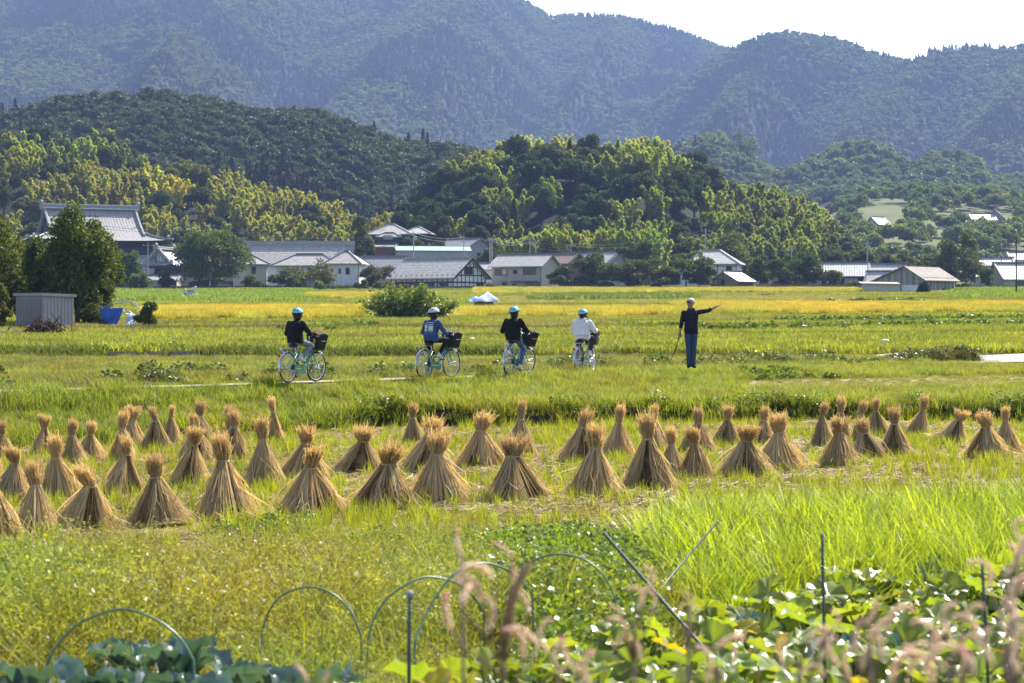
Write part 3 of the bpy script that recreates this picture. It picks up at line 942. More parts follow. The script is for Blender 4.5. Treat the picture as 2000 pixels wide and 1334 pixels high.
# behind the path: rough grass, dry tufts, weeds
x, y = area_pts(36, 76, 22, seed=25)
road = (x > 13.5) & (y > pathy(x) + 1.2) & (y < pathy(x) + 9.5)
k = (y > pathy(x) + 1.75) & ~road
x, y = x[k], y[k]
nz = fbm(x * .3, y * .25, 85, 4); q = y - pathy(x)
t = blend(np.clip((nz - .28) * 2.0 + np.where(q < 9, .12, -.1), 0, 1), LIME, LEAF, OLIVE, OLIVE * 1.2, DRY * .72) * spread(len(x), .5, 1.2)
s = rng.uniform(.5, 1.15, len(x)) * np.where(q < 7, 1.1, .8)
scatter('meadow_grass', fin(x, y), pg_mid + pg_short, s, None, t, 'rough half-dry grass behind the field path', 'grass')
x, y = area_pts(38, 74, 1.6, seed=26)
k = (y > pathy(x) + 2.4) & (y < pathy(x) + 8) & (fbm(x * .5, y * .4, 87, 3) > .5) & (x < 13)
x, y = x[k], y[k]
scatter('verge_weeds', fin(x, y), pg_long + pg_weed, rng.uniform(.7, 1.15, len(x)), None, blend(rng.uniform(0, 1, len(x)), OLIVE * .8, LEAF * .8, DRY * .7) * spread(len(x), .6, 1.1), 'tall arching weeds along the ditch behind the cyclists', 'weeds')
# dark heap of cut weeds beside the road on the right
a = rng.uniform(0, 1, 190); x = X(1765, 66) + a * 2.4 + rng.normal(0, .35, 190); y = 65.8 + a * 1.6 + rng.normal(0, .5, 190)
p = fin(x, y); p[:, 2] += rng.uniform(0, .45, 190) * np.clip(1 - np.abs(a - .6) * 1.3, .1, 1)
scatter('weed_heap', p, pg_weed + pg_long, rng.uniform(.6, 1.0, 190), None, OLIVE * .65 * spread(190, .6, 1.1), 'dark heap of cut weeds beside the road on the right', 'weeds')

# the meadows up to the village
def field_tint(x, y):
    z = ground_z(x, y); px, py = pixel_of(x, y, z)
    n = fbm(x * .06, y * .035, 91, 4); n2 = fbm(x * .5, y * .12, 93, 3)
    t = blend(np.clip((n - .3) * 1.9 + (n2 - .5) * 1.5, 0, 1), LIME * 1.05, LEAF, LIME, OLIVE * 1.1, DRY * .75)
    band = np.sin(y * .11 + 2.5 * n) > .93
    t[band] *= .55
    keep = np.ones(len(x), bool); s = np.ones(len(x))
    for p in TAN:
        q = in_poly(px, py, p); t[q] = DRY * .85; s[q] = .55
    for p in RICE:
        keep &= ~in_poly(px, py, p)
    g = in_poly(px, py, [(150, 568), (600, 568), (600, 590), (150, 592)]) | in_poly(px, py, [(1870, 565), (2300, 565), (2300, 586), (1870, 584)])
    t[g] = np.array((.95, 1.25, .8)); s[g] = 1.8
    g = in_poly(px, py, [(1060, 578), (1330, 577), (1340, 584), (1060, 587)])
    t[g] = np.array((.7, .9, .7)); s[g] = 1.7
    return t, s, keep
x, y = area_pts(75.4, 165, 5.2, seed=27)
t, s, k = field_tint(x, y); x, y, t, s = x[k], y[k], t[k], s[k]
scatter('field_grass', fin(x, y), pg_far, s * rng.uniform(.6, 1.5, len(x)), None, t * spread(len(x), .5, 1.25), 'yellow-green meadow grass beyond the path', 'grass')
x, y = area_pts(165, 452, 1.15, seed=28)
t, s, k = field_tint(x, y); x, y, t, s = x[k], y[k], t[k], s[k]
scatter('far_field_grass', fin(x, y), pg_vfar, s * rng.uniform(.6, 1.5, len(x)), None, t * spread(len(x), .6, 1.2), 'green and tan grass of the upper fields below the village', 'grass')

# grassy dikes between the fields
def dike(pts, n, label, tint=(.62, .72, .62), s=1.0):
    a = rng.uniform(0, len(pts) - 1.001, n); i = a.astype(int); f = a - i
    pp = np.array(pts, float); q = pp[i] * (1 - f[:, None]) + pp[i + 1] * f[:, None]
    d = np.array([hit(u, v) for u, v in pts]); dd = d[i] * (1 - f) + d[i + 1] * f
    w = .25 + dd / 900
    x = X(q[:, 0], dd) + rng.normal(0, .3, n); y = dd + rng.normal(0, 1, n) * w
    k = fbm(x * .25, y * .1, 103, 2) > .34
    scatter('dike_grass', fin(x, y)[k], pg_far if dd.mean() < 200 else pg_vfar, (s * rng.uniform(.8, 1.5, n))[k], None, (np.array(tint) * spread(n, .5, 1.2))[k], label, 'grass')
dike([(-60, 700), (200, 699), (700, 697), (1000, 694)], 900, 'dark grassy dike running behind the first cyclists')
dike([(640, 668), (1000, 665), (1400, 661), (2080, 655)], 1100, 'dark grassy dike crossing the meadow behind the cyclists', (.7, .8, .65))
dike([(250, 640), (700, 637), (1150, 634), (1420, 633)], 900, 'grassy dike below the golden rice on the left', (.75, .72, .7))
dike([(-60, 678), (300, 676), (560, 674)], 300, 'short grassy dike left of the first cyclist', (.75, .75, .7))
dike([(1400, 620), (1700, 618), (2080, 616)], 700, 'green dike below the rice strip on the right', (.7, .9, .7))
dike([(930, 600), (1300, 599), (1700, 594), (2080, 590)], 900, 'dike between the golden rice strips on the right', (.8, .85, .7))
dike([(280, 605), (720, 603)], 400, 'green dike at the back of the golden rice on the left', (.75, .95, .7))

# standing rice, field by field
RICE_LABEL = ['golden standing rice in the field behind the first cyclist', 'small strip of golden rice by the village fence on the left', 'golden standing rice behind the helmets of the middle cyclists',
              'long strip of golden rice in front of the weathered wooden barn', 'narrow strip of golden rice beside the pointing man', 'farthest strip of golden rice directly below the village fence']
for i, poly in enumerate(RICE):
    x, y = area_pts(120, 450, 2.6, seed=60 + i)
    px, py = pixel_of(x, y, ground_z(x, y))
    wav = 2.0 * (fbm(px * .02, px * 0, 95, 2) - .5)
    k = in_poly(px, py + wav, poly); x, y = x[k], y[k]
    n = fbm(x * .12, y * .05, 97, 3)[:, None]
    n = np.clip((n - .3) * 2.5, 0, 1); t = (np.array((1.12, 1.0, .7)) * (1 - n) + np.array((.72, .88, .8)) * n) * spread(len(x), .65, 1.2)
    scatter('rice_crop', fin(x, y), pg_rice, rng.uniform(.7, 1.2, len(x)), None, t, RICE_LABEL[i], 'rice')

# rows of leafy crops and weedy dikes across the meadows
def leaf_row(name, pts, n, wid, s, tint, label, h=1.0):
    a = rng.uniform(0, len(pts) - 1.001, n); i = a.astype(int); f = a - i
    pp = np.array(pts, float); q = pp[i] * (1 - f[:, None]) + pp[i + 1] * f[:, None]
    d = np.array([hit(u, v) for u, v in pts]); dd = d[i] * (1 - f) + d[i + 1] * f
    x = X(q[:, 0], dd) + rng.normal(0, wid, n); y = dd + rng.normal(0, wid, n)
    sc = np.stack([s * rng.uniform(.6, 1.3, n)] * 3, 1); sc[:, 2] *= h
    k = fbm(x * .35, y * .35, 99, 2) > .36
    return scatter(name, fin(x, y)[k], pg_leafy, sc[k], None, (np.array(tint) * spread(n, .6, 1.25))[k], label, 'weeds')
leaf_row('crop_row', [(1395, 650), (1500, 648), (1700, 643), (1900, 640), (2080, 638)], 420, .9, .8, (1.4, 1.45, 1.1), 'leafy green crop row across the meadow right of the pointing man')
leaf_row('crop_row', [(1180, 640), (1250, 641), (1330, 642), (1390, 644)], 110, .6, .6, (1.2, 1.15, .9), 'dark weedy dike behind the pointing man')
leaf_row('crop_row', [(1550, 633), (1800, 630), (2080, 626)], 200, 1.4, .9, (1.3, 1.4, .9), 'second leafy strip below the golden rice on the right')
leaf_row('crop_row', [(560, 660), (640, 648), (720, 640)], 26, 1.2, .8, (1.2, 1.3, .9), 'clump of tall green weeds behind the first cyclist')
leaf_row('crop_row', [(1500, 738), (1560, 735), (1700, 716), (1760, 712)], 80, .5, .4, (1.2, 1.2, .9), 'low leafy weeds along the path right of the man')
leaf_row('crop_row', [(1250, 775), (1300, 772), (1370, 775)], 60, .16, .32, (1.3, 1.5, .9), 'patch of bright rounded leaves on top of the paddy bank')
leaf_row('crop_row', [(185, 688), (300, 684), (420, 687)], 50, .3, .5, (1.1, 1.2, .9), 'low bright weeds above the concrete field edging')
leaf_row('crop_row', [(1640, 590), (1720, 592), (1800, 590)], 70, .9, 1.0, (.7, .8, .7), 'dark weeds at the foot of the cream wall of the barn')
# ------------------------------------------------------------------ village: building kit
def tile_mat(name, c, c2, rough=.5, spec=.4, col=.56, row=1.0, depth=1.0):
    """clay roof tiles: columns along the ridge, courses down the slope, mottled"""
    if name in MATS: return MATS[name]
    m, nt, b, out = _nt(name)
    tc = N(nt, 'ShaderNodeTexCoord')
    sx = N(nt, 'ShaderNodeSeparateXYZ'); nt.links.new(tc.outputs['Object'], sx.inputs[0])
    def wave(sock, per):
        a = N(nt, 'ShaderNodeMath', operation='MULTIPLY'); a.inputs[1].default_value = 6.2832 / per; nt.links.new(sock, a.inputs[0])
        s = N(nt, 'ShaderNodeMath', operation='SINE'); nt.links.new(a.outputs[0], s.inputs[0])
        return s.outputs[0]
    ax = N(nt, 'ShaderNodeMath', operation='ADD'); nt.links.new(sx.outputs[0], ax.inputs[0])
    w1 = wave(sx.outputs[0], col); w2 = wave(sx.outputs[2], row * .55)
    ad = N(nt, 'ShaderNodeMath', operation='ADD'); nt.links.new(w1, ad.inputs[0]); nt.links.new(w2, ad.inputs[1])
    no = N(nt, 'ShaderNodeTexNoise'); no.inputs['Scale'].default_value = 1.7; no.inputs['Detail'].default_value = 8; no.inputs['Roughness'].default_value = .8
    nt.links.new(tc.outputs['Object'], no.inputs['Vector'])
    mr = N(nt, 'ShaderNodeMapRange'); mr.inputs[1].default_value = -2; mr.inputs[2].default_value = 2; mr.inputs[3].default_value = -.045; mr.inputs[4].default_value = .045
    nt.links.new(ad.outputs[0], mr.inputs[0])
    sm = N(nt, 'ShaderNodeMath', operation='ADD'); nt.links.new(no.outputs['Fac'], sm.inputs[0]); nt.links.new(mr.outputs[0], sm.inputs[1])
    cr = N(nt, 'ShaderNodeValToRGB'); cr.color_ramp.elements[0].position = .36; cr.color_ramp.elements[1].position = .62
    cr.color_ramp.elements[0].color = (*c2, 1); cr.color_ramp.elements[1].color = (*c, 1)
    nt.links.new(sm.outputs[0], cr.inputs[0]); nt.links.new(cr.outputs[0], b.inputs['Base Color'])
    bp = N(nt, 'ShaderNodeBump'); bp.inputs['Strength'].default_value = .3; bp.inputs['Distance'].default_value = .03 * depth
    nt.links.new(ad.outputs[0], bp.inputs['Height']); nt.links.new(bp.outputs[0], b.inputs['Normal'])
    b.inputs['Roughness'].default_value = rough; b.inputs['Specular IOR Level'].default_value = spec
    MATS[name] = m
    return m

M_TILE = tile_mat('roof_tile', (.40, .375, .34), (.17, .16, .148))
M_TILE_D = tile_mat('roof_tile_dark', (.24, .235, .235), (.13, .13, .135))
M_TILE_T = tile_mat('temple_tile', (.30, .285, .275), (.13, .125, .125), col=.7)
M_TILE_W = tile_mat('roof_tile_pale_sunlit', (.44, .425, .40), (.20, .195, .19), .5, .4)  # strong sun on the whitest roofs is put into this paler colour
M_TILE_R = tile_mat('roof_tile_red', (.26, .15, .12), (.15, .09, .075))
M_RIDGE = mat('ridge_tile', (.16, .16, .165), .5, .4, (.09, .09, .095), 3)
M_RIDGE_L = mat('ridge_tile_pale', (.33, .325, .32), .5, .4, (.20, .20, .20), 3)
M_RUST = mat('rusty_roof', (.33, .29, .25), .75, .25, (.22, .18, .15), 1.3, 6, stretch=(.3, 3, 1))
M_PLASTER = mat('white_plaster', (.78, .78, .77), .85, .15, (.62, .62, .60), 1.2, 6)
M_BEIGE = mat('beige_plaster', (.42, .38, .32), .85, .15, (.36, .325, .275), 1.0, 5)
M_GREY = mat('grey_plaster', (.36, .36, .37), .85, .15, (.27, .27, .28), 1.0, 5)
M_CREAM = mat('cream_wall', (.55, .51, .41), .85, .15, (.46, .42, .33), 1.0, 5)
M_DARKW = mat('dark_board', (.045, .047, .06), .8, .2, (.03, .03, .04), 2, 4, stretch=(6, 6, .5))
M_TIMBER = mat('dark_timber', (.035, .03, .028), .8, .2, (.02, .018, .016), 3)
M_BOARD = mat('weathered_board', (.30, .28, .26), .9, .12, (.17, .155, .145), 1.5, 6, stretch=(6, 6, .35))
M_BROWNB = mat('brown_board', (.20, .12, .085), .9, .12, (.13, .08, .06), 1.5, 6, stretch=(6, 6, .4))
M_GLASS = mat('window_glass', (.03, .035, .045), .08, .6, (.02, .022, .03), .5)
M_CURTAIN = mat('window_curtain', (.45, .46, .47), .7, .2, (.35, .36, .37), 2)
M_FRAME = mat('window_frame', (.10, .10, .105), .5, .4, (.08, .08, .08), 3)
M_MINT = mat('mint_sheet', (.36, .55, .44), .45, .4, (.30, .48, .38), .7)
M_METAL = mat('grey_metal', (.35, .35, .36), .45, .4, (.28, .28, .29), 2, metal=.3)

def slab(b, quad, th, m=None):
    """a thick sheet below quad (4 points, counter-clockwise seen from above)"""
    q = [Vector(p) for p in quad]
    n = (q[1] - q[0]).cross(q[2] - q[0]).normalized()
    if n.z < 0: n = -n
    lo = [p - n * th for p in q]
    return b.add(q + lo, [(0, 1, 2, 3), (7, 6, 5, 4), (0, 4, 5, 1), (1, 5, 6, 2), (2, 6, 7, 3), (3, 7, 4, 0)], m)

def window(parent, u, z, w, h, face, L, W, panes=2, glass=None, cx=0.0, cy=0.0):
    """u metres from the left end of the face seen from outside; z sill height"""
    o = .04
    wd = MB(); fr = MB(); t = .07
    wd.box((0, 0, 0), (w - .02, .05, h - .02))
    fr.box((0, 0, h / 2), (w + t, .12, t)).box((0, -.02, -h / 2), (w + t * 2, .18, t))
    for k in range(panes + 1):
        fr.box((-w / 2 + w * k / panes, 0, 0), (t, .10, h - t))
    if face == 'front': p = (cx - L / 2 + u, cy - W / 2 - o, z + h / 2); r = 0
    elif face == 'right': p = (cx + L / 2 + o, cy - W / 2 + u, z + h / 2); r = math.pi / 2
    elif face == 'left': p = (cx - L / 2 - o, cy + W / 2 - u, z + h / 2); r = -math.pi / 2
    q = wd.build('window', glass or M_GLASS, parent, p, r)
    fr.build('frame', M_FRAME, q)
    return q

def awning(parent, u, z, w, L, W, cx=0, cy=0, m=None):
    b = MB(); slab(b, [(-w / 2, -.7, 0), (w / 2, -.7, 0), (w / 2, 0, .22), (-w / 2, 0, .22)], .06)
    return b.build('awning', m or M_RIDGE, parent, (cx - L / 2 + u, cy - W / 2 - .03, z))

def wing(parent, L, W, hw, rise, roof='gable', over=.65, cx=0.0, cy=0.0, z0=0.0, wall=None, tile=None, ridge=None, base=3.0, ends=None, ridge_h=.32, side_ridge=True):
    wall = wall or M_PLASTER; tile = tile or M_TILE; ridge = ridge or M_RIDGE
    x0, x1, y0, y1 = cx - L / 2, cx + L / 2, cy - W / 2, cy + W / 2
    b = MB(); zt = z0 + hw
    v = [(x0, y0, z0 - base), (x1, y0, z0 - base), (x1, y1, z0 - base), (x0, y1, z0 - base), (x0, y0, zt), (x1, y0, zt), (x1, y1, zt), (x0, y1, zt)]
    f = [(0, 1, 5, 4), (1, 2, 6, 5), (2, 3, 7, 6), (3, 0, 4, 7)]
    if roof == 'gable':
        v += [(x0, cy, zt + rise - .12), (x1, cy, zt + rise - .12)]; f += [(5, 6, 9), (7, 4, 8)]
    b.add(v, f); b.build('wall', wall, parent)
    e = over; k = rise / (W / 2); ze = zt - e * k
    r = MB(); g = MB()
    if roof == 'gable':
        zr = zt + rise
        slab(r, [(x0 - e, y0 - e, ze), (x1 + e, y0 - e, ze), (x1 + e, cy, zr), (x0 - e, cy, zr)], .16)
        slab(r, [(x0 - e, cy, zr), (x1 + e, cy, zr), (x1 + e, y1 + e, ze), (x0 - e, y1 + e, ze)], .16)
        g.box((cx, cy, zr + ridge_h / 2 - .05), (L + 2 * e + .1, .36, ridge_h))
        if side_ridge:
            for xx in (x0 - e + .35, x1 + e - .35):
                for yy, s in ((y0 - e, 1), (y1 + e, -1)):
                    g.bar((xx, yy, ze + .1), (xx, cy, zr + .1), .28, .2)
    else:
        q = min(W / 2, L / 2 - .3); zr = zt + rise
        a = [(x0 - e, y0 - e, ze), (x1 + e, y0 - e, ze), (x1 + e, y1 + e, ze), (x0 - e, y1 + e, ze)]
        ra, rb = (x0 + q, cy, zr), (x1 - q, cy, zr)
        r.add(a + [ra, rb], [(0, 1, 5, 4), (1, 2, 5), (2, 3, 4, 5), (3, 0, 4), (3, 2, 1, 0)])
        lo = [(p[0], p[1], p[2] - .16) for p in a]
        r.add(a + lo, [(0, 4, 5, 1), (1, 5, 6, 2), (2, 6, 7, 3), (3, 7, 4, 0), (4, 7, 6, 5)])
        g.bar((ra[0] - .1, cy, zr + .1), (rb[0] + .1, cy, zr + .1), .36, ridge_h)
        for i, p in enumerate((ra, rb, rb, ra)):
            g.bar((a[i][0], a[i][1], a[i][2] + .08), (p[0], p[1], p[2] + .08), .26, .2)
    ro = r.build('roof', tile, parent)
    g.build('ridge', ridge, ro)
    # gutter
    gt = MB().bar((x0 - e, y0 - e - .06, ze - .12), (x1 + e, y0 - e - .06, ze - .12), .1, .1)
    gt.build('gutter', M_METAL, ro)
    return dict(L=L, W=W, cx=cx, cy=cy)

def anchor(px, py, d, L, W, th, which='right'):
    """house centre so that its near corner (local +L/2 or -L/2, -W/2) shows at px,py"""
    p = P(px, py, d)
    lx = L / 2 if which == 'right' else (-L / 2 if which == 'left' else 0)
    v = Matrix.Rotation(th, 3, 'Z') @ Vector((lx, -W / 2, 0))
    return (p.x - v.x, p.y - v.y, p.z)
RAD = math.radians

# 1 half-timbered house
th = RAD(-35); L, W = 16.6, 11.6
h = empty('farmhouse', anchor(885, 567, 432, L, W, th), th, 'white half-timbered farmhouse with big grey tile roof above the leafy bush', 'house')
wing(h, L, W, 3.2, 3.7, over=.95, tile=M_TILE, side_ridge=False, ridge=M_TILE)
tb = MB()
for k in range(13):
    tb.box((-L / 2 + L * k / 12, -W / 2 - .03, 1.7), (.16, .12, 3.4))
tb.box((0, -W / 2 - .05, 1.75), (L + .2, .14, .28)).box((0, -W / 2 - .05, .1), (L + .2, .12, .3))
for k in range(9):
    yy = -W / 2 + W * k / 8; top = 3.2 + 3.6 * (1 - abs(yy) / (W / 2))
    tb.box((L / 2 + .03, yy, top / 2), (.12, .16, top))
tb.box((L / 2 + .05, 0, 1.75), (.14, W, .28)).box((L / 2 + .05, 0, 3.25), (.14, W * .98, .24)).box((L / 2 + .05, 0, 5.0), (.14, W * .5, .2))
tb.build('timber_frame', M_TIMBER, h)
bb = MB(); 
for s in (-1, 1): bb.bar((L / 2 + .96, s * (W / 2 + .95), 3.2 - .62 - .1), (L / 2 + .96, 0, 6.8), .1, .42)
bb.build('barge_board', M_TIMBER, h)
for u, w in ((2.0, 2.6), (6.6, 3.2), (10.6, 2.0), (14.2, 2.0)):
    window(h, u, .4, w, 1.0, 'front', L, W, 2); awning(h, u, 1.45, w + .8, L, W)
window(h, 8.0, 2.2, 1.4, .7, 'front', L, W, 2)
window(h, 5.4, 3.5, 3.0, 1.5, 'right', L, W, 2); window(h, 9.6, .3, 2.6, 1.4, 'right', L, W, 2)

# 2 beige two-storey house
th = RAD(-27); L, W = 11.9, 8.6
h = empty('house', anchor(1057, 567, 440, L, W, th), th, 'beige two-storey house with pale tile roof beside the half-timbered farmhouse', 'house')
wing(h, L, W, 5.6, 2.3, over=.75, wall=M_BEIGE, tile=M_TILE, ridge=M_RIDGE, side_ridge=False)
window(h, 2.2, 3.3, 3.1, 1.45, 'front', L, W, 3); window(h, 5.65, 3.6, .95, .8, 'front', L, W, 1); window(h, 9.1, 3.4, 3.1, 1.5, 'front', L, W, 2)
MB().box((0, 0, 0), (1.0, .03, 1.2)).build('curtain', M_CURTAIN, h, (-L / 2 + 3.1, -W / 2 - .085, 4.05))
window(h, 3.1, .5, 1.0, 1.0, 'front', L, W, 1); awning(h, 3.1, 1.7, 1.4, L, W); window(h, 5.4, .5, .9, .9, 'front', L, W, 1)
window(h, 7.0, 0, 1.1, 1.7, 'front', L, W, 1, M_CURTAIN); awning(h, 6.3, 1.9, 2.9, L, W); window(h, 9.9, .3, 3.6, 1.4, 'front', L, W, 3); awning(h, 9.6, 1.9, 3.4, L, W)
MB().tube([(L / 2 - .12, -W / 2 - .1, -1), (L / 2 - .12, -W / 2 - .1, 5.2)], .06, 6).build('downpipe', M_FRAME, h)
MB().box((-2.6, -W / 2 - .05, 2.6), (.1, .06, 5.4)).build('downpipe', M_METAL, h)

# 3 white house
th = RAD(-7); L, W = 6.6, 8.0
h = empty('house', anchor(700, 565, 432, L, W, th), th, 'large white plaster house with hipped grey tile roofs', 'house')
wing(h, L, W, 5.9, 2.3, 'hip', .8, wall=M_PLASTER, tile=M_TILE)
wing(h, 13.2, 7.4, 5.6, 2.0, 'hip', .8, cx=-8.6, cy=2.6, wall=M_PLASTER, tile=M_TILE)
window(h, 2.6, 3.4, .5, 1.0, 'front', L, W, 1); window(h, 4.3, 3.2, .85, 1.35, 'front', L, W, 3)
window(h, 3.2, 3.2, 1.0, .8, 'front', 13.2, 7.4, 1, cx=-8.6, cy=2.6); window(h, 7.4, 3.0, 1.0, 1.6, 'front', 13.2, 7.4, 1, cx=-8.6, cy=2.6); window(h, 6.2, 3.0, .35, .9, 'front', 13.2, 7.4, 1, cx=-8.6, cy=2.6)
MB().tube([(L / 2 + .1, -W / 2 - .1, -1), (L / 2 + .1, -W / 2 - .1, 5.6)], .07, 6).build('downpipe', M_FRAME, h)
MB().sphere((.6, -W / 2 - .35, .55), .3, 8, 6).box((.6, -W / 2 - .2, .4), (.2, .3, .2)).build('vent_hood', M_FRAME, h)
MB().sphere((2.4, -W / 2 - .35, .55), .3, 8, 6).box((2.4, -W / 2 - .2, .4), (.2, .3, .2)).build('vent_hood', M_FRAME, h)

# 4 long hall behind the white house
th = RAD(-3); L, W = 26, 12
h = empty('hall', anchor(679, 556, 462, L, W, th), th, 'long low hall with thick pale roof ridge behind the white house', 'house')
wing(h, L, W, 5.0, 4.2, over=.9, wall=M_PLASTER, tile=M_TILE, ridge=M_RIDGE_L, ridge_h=1.0)
# 5 cream house half hidden by the round tree
th = RAD(6); L, W = 7, 7
h = empty('house', anchor(521, 566, 440, L, W, th), th, 'cream house half hidden behind the big round tree', 'house')
wing(h, L, W, 5.9, 1.7, 'hip', .8, wall=M_CREAM, tile=M_TILE); window(h, 4.2, 3.4, .9, 1.5, 'front', L, W, 1); window(h, 5.0, .5, 1.2, 1.4, 'front', L, W, 2, M_CURTAIN)

# 6 the temple hall: great curved hip-and-gable roof
def irimoya(parent, Lr, Le, We, zr, ze, split=.55, curve=1.55, tile=None, gable=None, ridge=None, rh=1.1, wall=None, base=-6, wl=.8):
    tile = tile or M_TILE_T; ridge = ridge or M_RIDGE_L
    n = 14; r = MB(); half = We / 2
    def prof(s): return ze + (zr - ze) * (1 - s) ** curve, half * s
    def hl(s): return Lr / 2 + (Le - Lr) / 2 * max(0, (s - split) / (1 - split))
    def lift(x, s): return .45 * (abs(x) / (Le / 2)) ** 4 * s ** 3
    for sy in (-1, 1):
        rows = []
        for i in range(n + 1):
            s = i / n; z, y = prof(s); a = hl(s)
            rows.append([(a * (-1 + 2 * k / 12), sy * y, z + lift(a * (-1 + 2 * k / 12), s)) for k in range(13)])
        vs = [p for q in rows for p in q]; fs = []
        for i in range(n):
            for k in range(12):
                q = (i * 13 + k, i * 13 + k + 1, (i + 1) * 13 + k + 1, (i + 1) * 13 + k)
                fs.append(q if sy > 0 else q[::-1])
        r.add(vs, fs)
    for sx in (-1, 1):                                    # end skirts
        rows = []
        for i in range(7):
            s = split + (1 - split) * i / 6; z, y = prof(s); a = hl(s)
            rows.append([(sx * a, y * (-1 + 2 * k / 8), z + lift(a, s) * (abs(-1 + 2 * k / 8)) ** 3) for k in range(9)])
        vs = [p for q in rows for p in q]
        r.add(vs, [(i * 9 + k, i * 9 + k + 1, (i + 1) * 9 + k + 1, (i + 1) * 9 + k) for i in range(6) for k in range(8)])
    ro = r.build('roof', tile, parent, smooth_shade=True)
    g = MB(); zs, ys = prof(split)
    g.box((0, 0, zr + rh / 2 - .1), (Lr + .8, .9, rh))
    for sx in (-1, 1):
        g.box((sx * (Lr / 2 + .5), 0, zr + rh * .55), (.7, 1.2, rh * 1.5)).sphere((sx * (Lr / 2 + .6), 0, zr + rh * 1.25), (.5, .5, .6), 8, 6)
        for sy in (-1, 1):
            g.tube([(sx * (Lr / 2 - .1), sy * prof(s)[1], prof(s)[0] + .25) for s in np.linspace(0.02, split + .12, 9)], .34, 6)
            g.tube([(sx * hl(s), sy * prof(s)[1], prof(s)[0] + lift(hl(s), s) + .15) for s in np.linspace(split, 1, 7)], .30, 6)
            g.sphere((sx * hl(.93), sy * prof(.93)[1], prof(.93)[0] + lift(hl(.93), .93) + .6), (.4, .4, .5), 8, 6)
    g.build('ridge', ridge, ro)
    tl = MB().box((0, -.5, zr + rh - .12), (Lr + .6, .25, .16)).box((0, -.52, zr + .1), (Lr + .6, .25, .16))
    tl.build('ridge_line', M_PLASTER, ro)
    w = MB()
    for sx in (-1, 1):
        a = Lr / 2 - .9
        pts = [(sx * a, -prof(s)[1] * .96, prof(s)[0] - .35) for s in np.linspace(split, 0, 8)] + [(sx * a, prof(s)[1] * .96, prof(s)[0] - .35) for s in np.linspace(0, split, 8)]
        w.add(pts, [tuple(range(len(pts)))])
    w.build('gable', gable or M_TIMBER, parent)
    bd = MB()
    for sx in (-1, 1):
        for sy in (-1, 1):
            pts = [(sx * (Lr / 2 - .3), sy * prof(s)[1] * .98, prof(s)[0] - .35) for s in np.linspace(0, split, 8)]
            for q in range(7): bd.bar(pts[q], pts[q + 1], .12, .6)
        for k in range(-3, 4):
            bd.box((sx * (Lr / 2 - .85), k * ys * .22, zs + (zr - zs) * .25), (.08, .14, (zr - zs) * .55))
    bd.build('barge_board', M_BOARD, parent)
    b = MB(); b.box((0, 0, (ze - .4 + base) / 2), (Le * wl, We * wl, ze - .4 - base)); b.build('wall', wall or M_DARKW, parent)
    ev = MB().box((0, 0, ze - .35), (Le * .97, We * .97, .35)); ev.build('eave', M_TIMBER, parent)
    return ro
th = RAD(25)
p = P(176, 470, 478)
h = empty('temple_hall', (p.x, p.y, 12.0), th, 'great temple hall with sweeping grey tiled roof behind the dark trees', 'temple')
irimoya(h, 21.5, 33.0, 24.0, 15.6, 7.9, .6, 1.5, M_TILE_T, M_TIMBER)
# 7 smaller temple buildings
p = P(322, 505, 452)
h = empty('temple_gatehouse', (p.x, p.y, 9.0), RAD(72), 'small temple building whose white gable shows left of the round tree', 'temple')
irimoya(h, 7.0, 10.5, 9.0, 8.3, 4.6, .62, 1.4, M_TILE_T, M_PLASTER, rh=.6, base=-2)
p = P(262, 510, 450); th = RAD(2)
h = empty('temple_annex', (p.x, p.y, 9.0), th, 'low tiled temple annex between the dark tree and the white gable', 'temple')
wing(h, 8.5, 7, 3.4, 3.3, over=.7, wall=M_DARKW, tile=M_TILE_T, ridge=M_RIDGE_L)
p = P(300, 540, 440)
h = empty('tan_shed', (p.x, p.y, 8.2), RAD(-4), 'low tan earth-walled shed below the temple building', 'shed')
wing(h, 11, 4, 2.3, .8, over=.5, wall=M_CREAM, tile=M_TILE)

# 8 houses that climb the slope
p = P(772, 476, 497); th = RAD(-6)
h = empty('hillside_house', (p.x, p.y, 19.6), th, 'dark hip-roofed house standing highest on the wooded slope', 'house')
wing(h, 8.6, 7.6, 3.4, 1.9, 'hip', 1.3, wall=M_DARKW, tile=M_TILE, ridge=M_RIDGE_L, cx=-.8); wing(h, 5.6, 6.4, 3.3, 1.3, 'hip', .9, cx=5.6, cy=.4, wall=M_DARKW, tile=M_TILE, ridge=M_RIDGE_L)
wing(h, 5.2, 3.0, 2.3, .7, 'hip', .5, cx=-.6, cy=-5.0, wall=M_DARKW, tile=M_TILE)
window(h, 4.4, 1.4, 2.2, 1.0, 'front', 8.6, 7.6, 2, M_CURTAIN, cx=-.8, cy=-2.8)
MB().tube([(-1.2, 0, 5.2), (-1.2, 0, 8.0)], .04, 5).bar((-1.9, 0, 7.5), (-.5, 0, 7.5), .05).bar((-1.7, 0, 7.1), (-.7, 0, 7.1), .05).build('aerial', M_METAL, h)
th = RAD(-42); L, W = 9.8, 8.4
h = empty('house', anchor(914, 514, 484, L, W, th), th, 'grey gabled house on the slope above the green-roofed shed', 'house')
wing(h, L, W, 3.8, 2.2, over=.7, wall=M_GREY, tile=M_TILE_D, base=5); window(h, 4.0, 1.4, 1.6, 1.1, 'right', L, W, 2); window(h, 3.0, 1.4, 1.4, 1.0, 'front', L, W, 2)
th = RAD(9); L, W = 16.8, 6
h = empty('shed', anchor(776, 509, 470, L, W, th, 'left'), th, 'long grey shed with mint green sheet roof above the half-timbered farmhouse', 'shed')
wing(h, L, W, 2.5, .95, over=.35, wall=M_GREY, tile=M_MINT, ridge=M_MINT, side_ridge=False, ridge_h=.12, base=4)
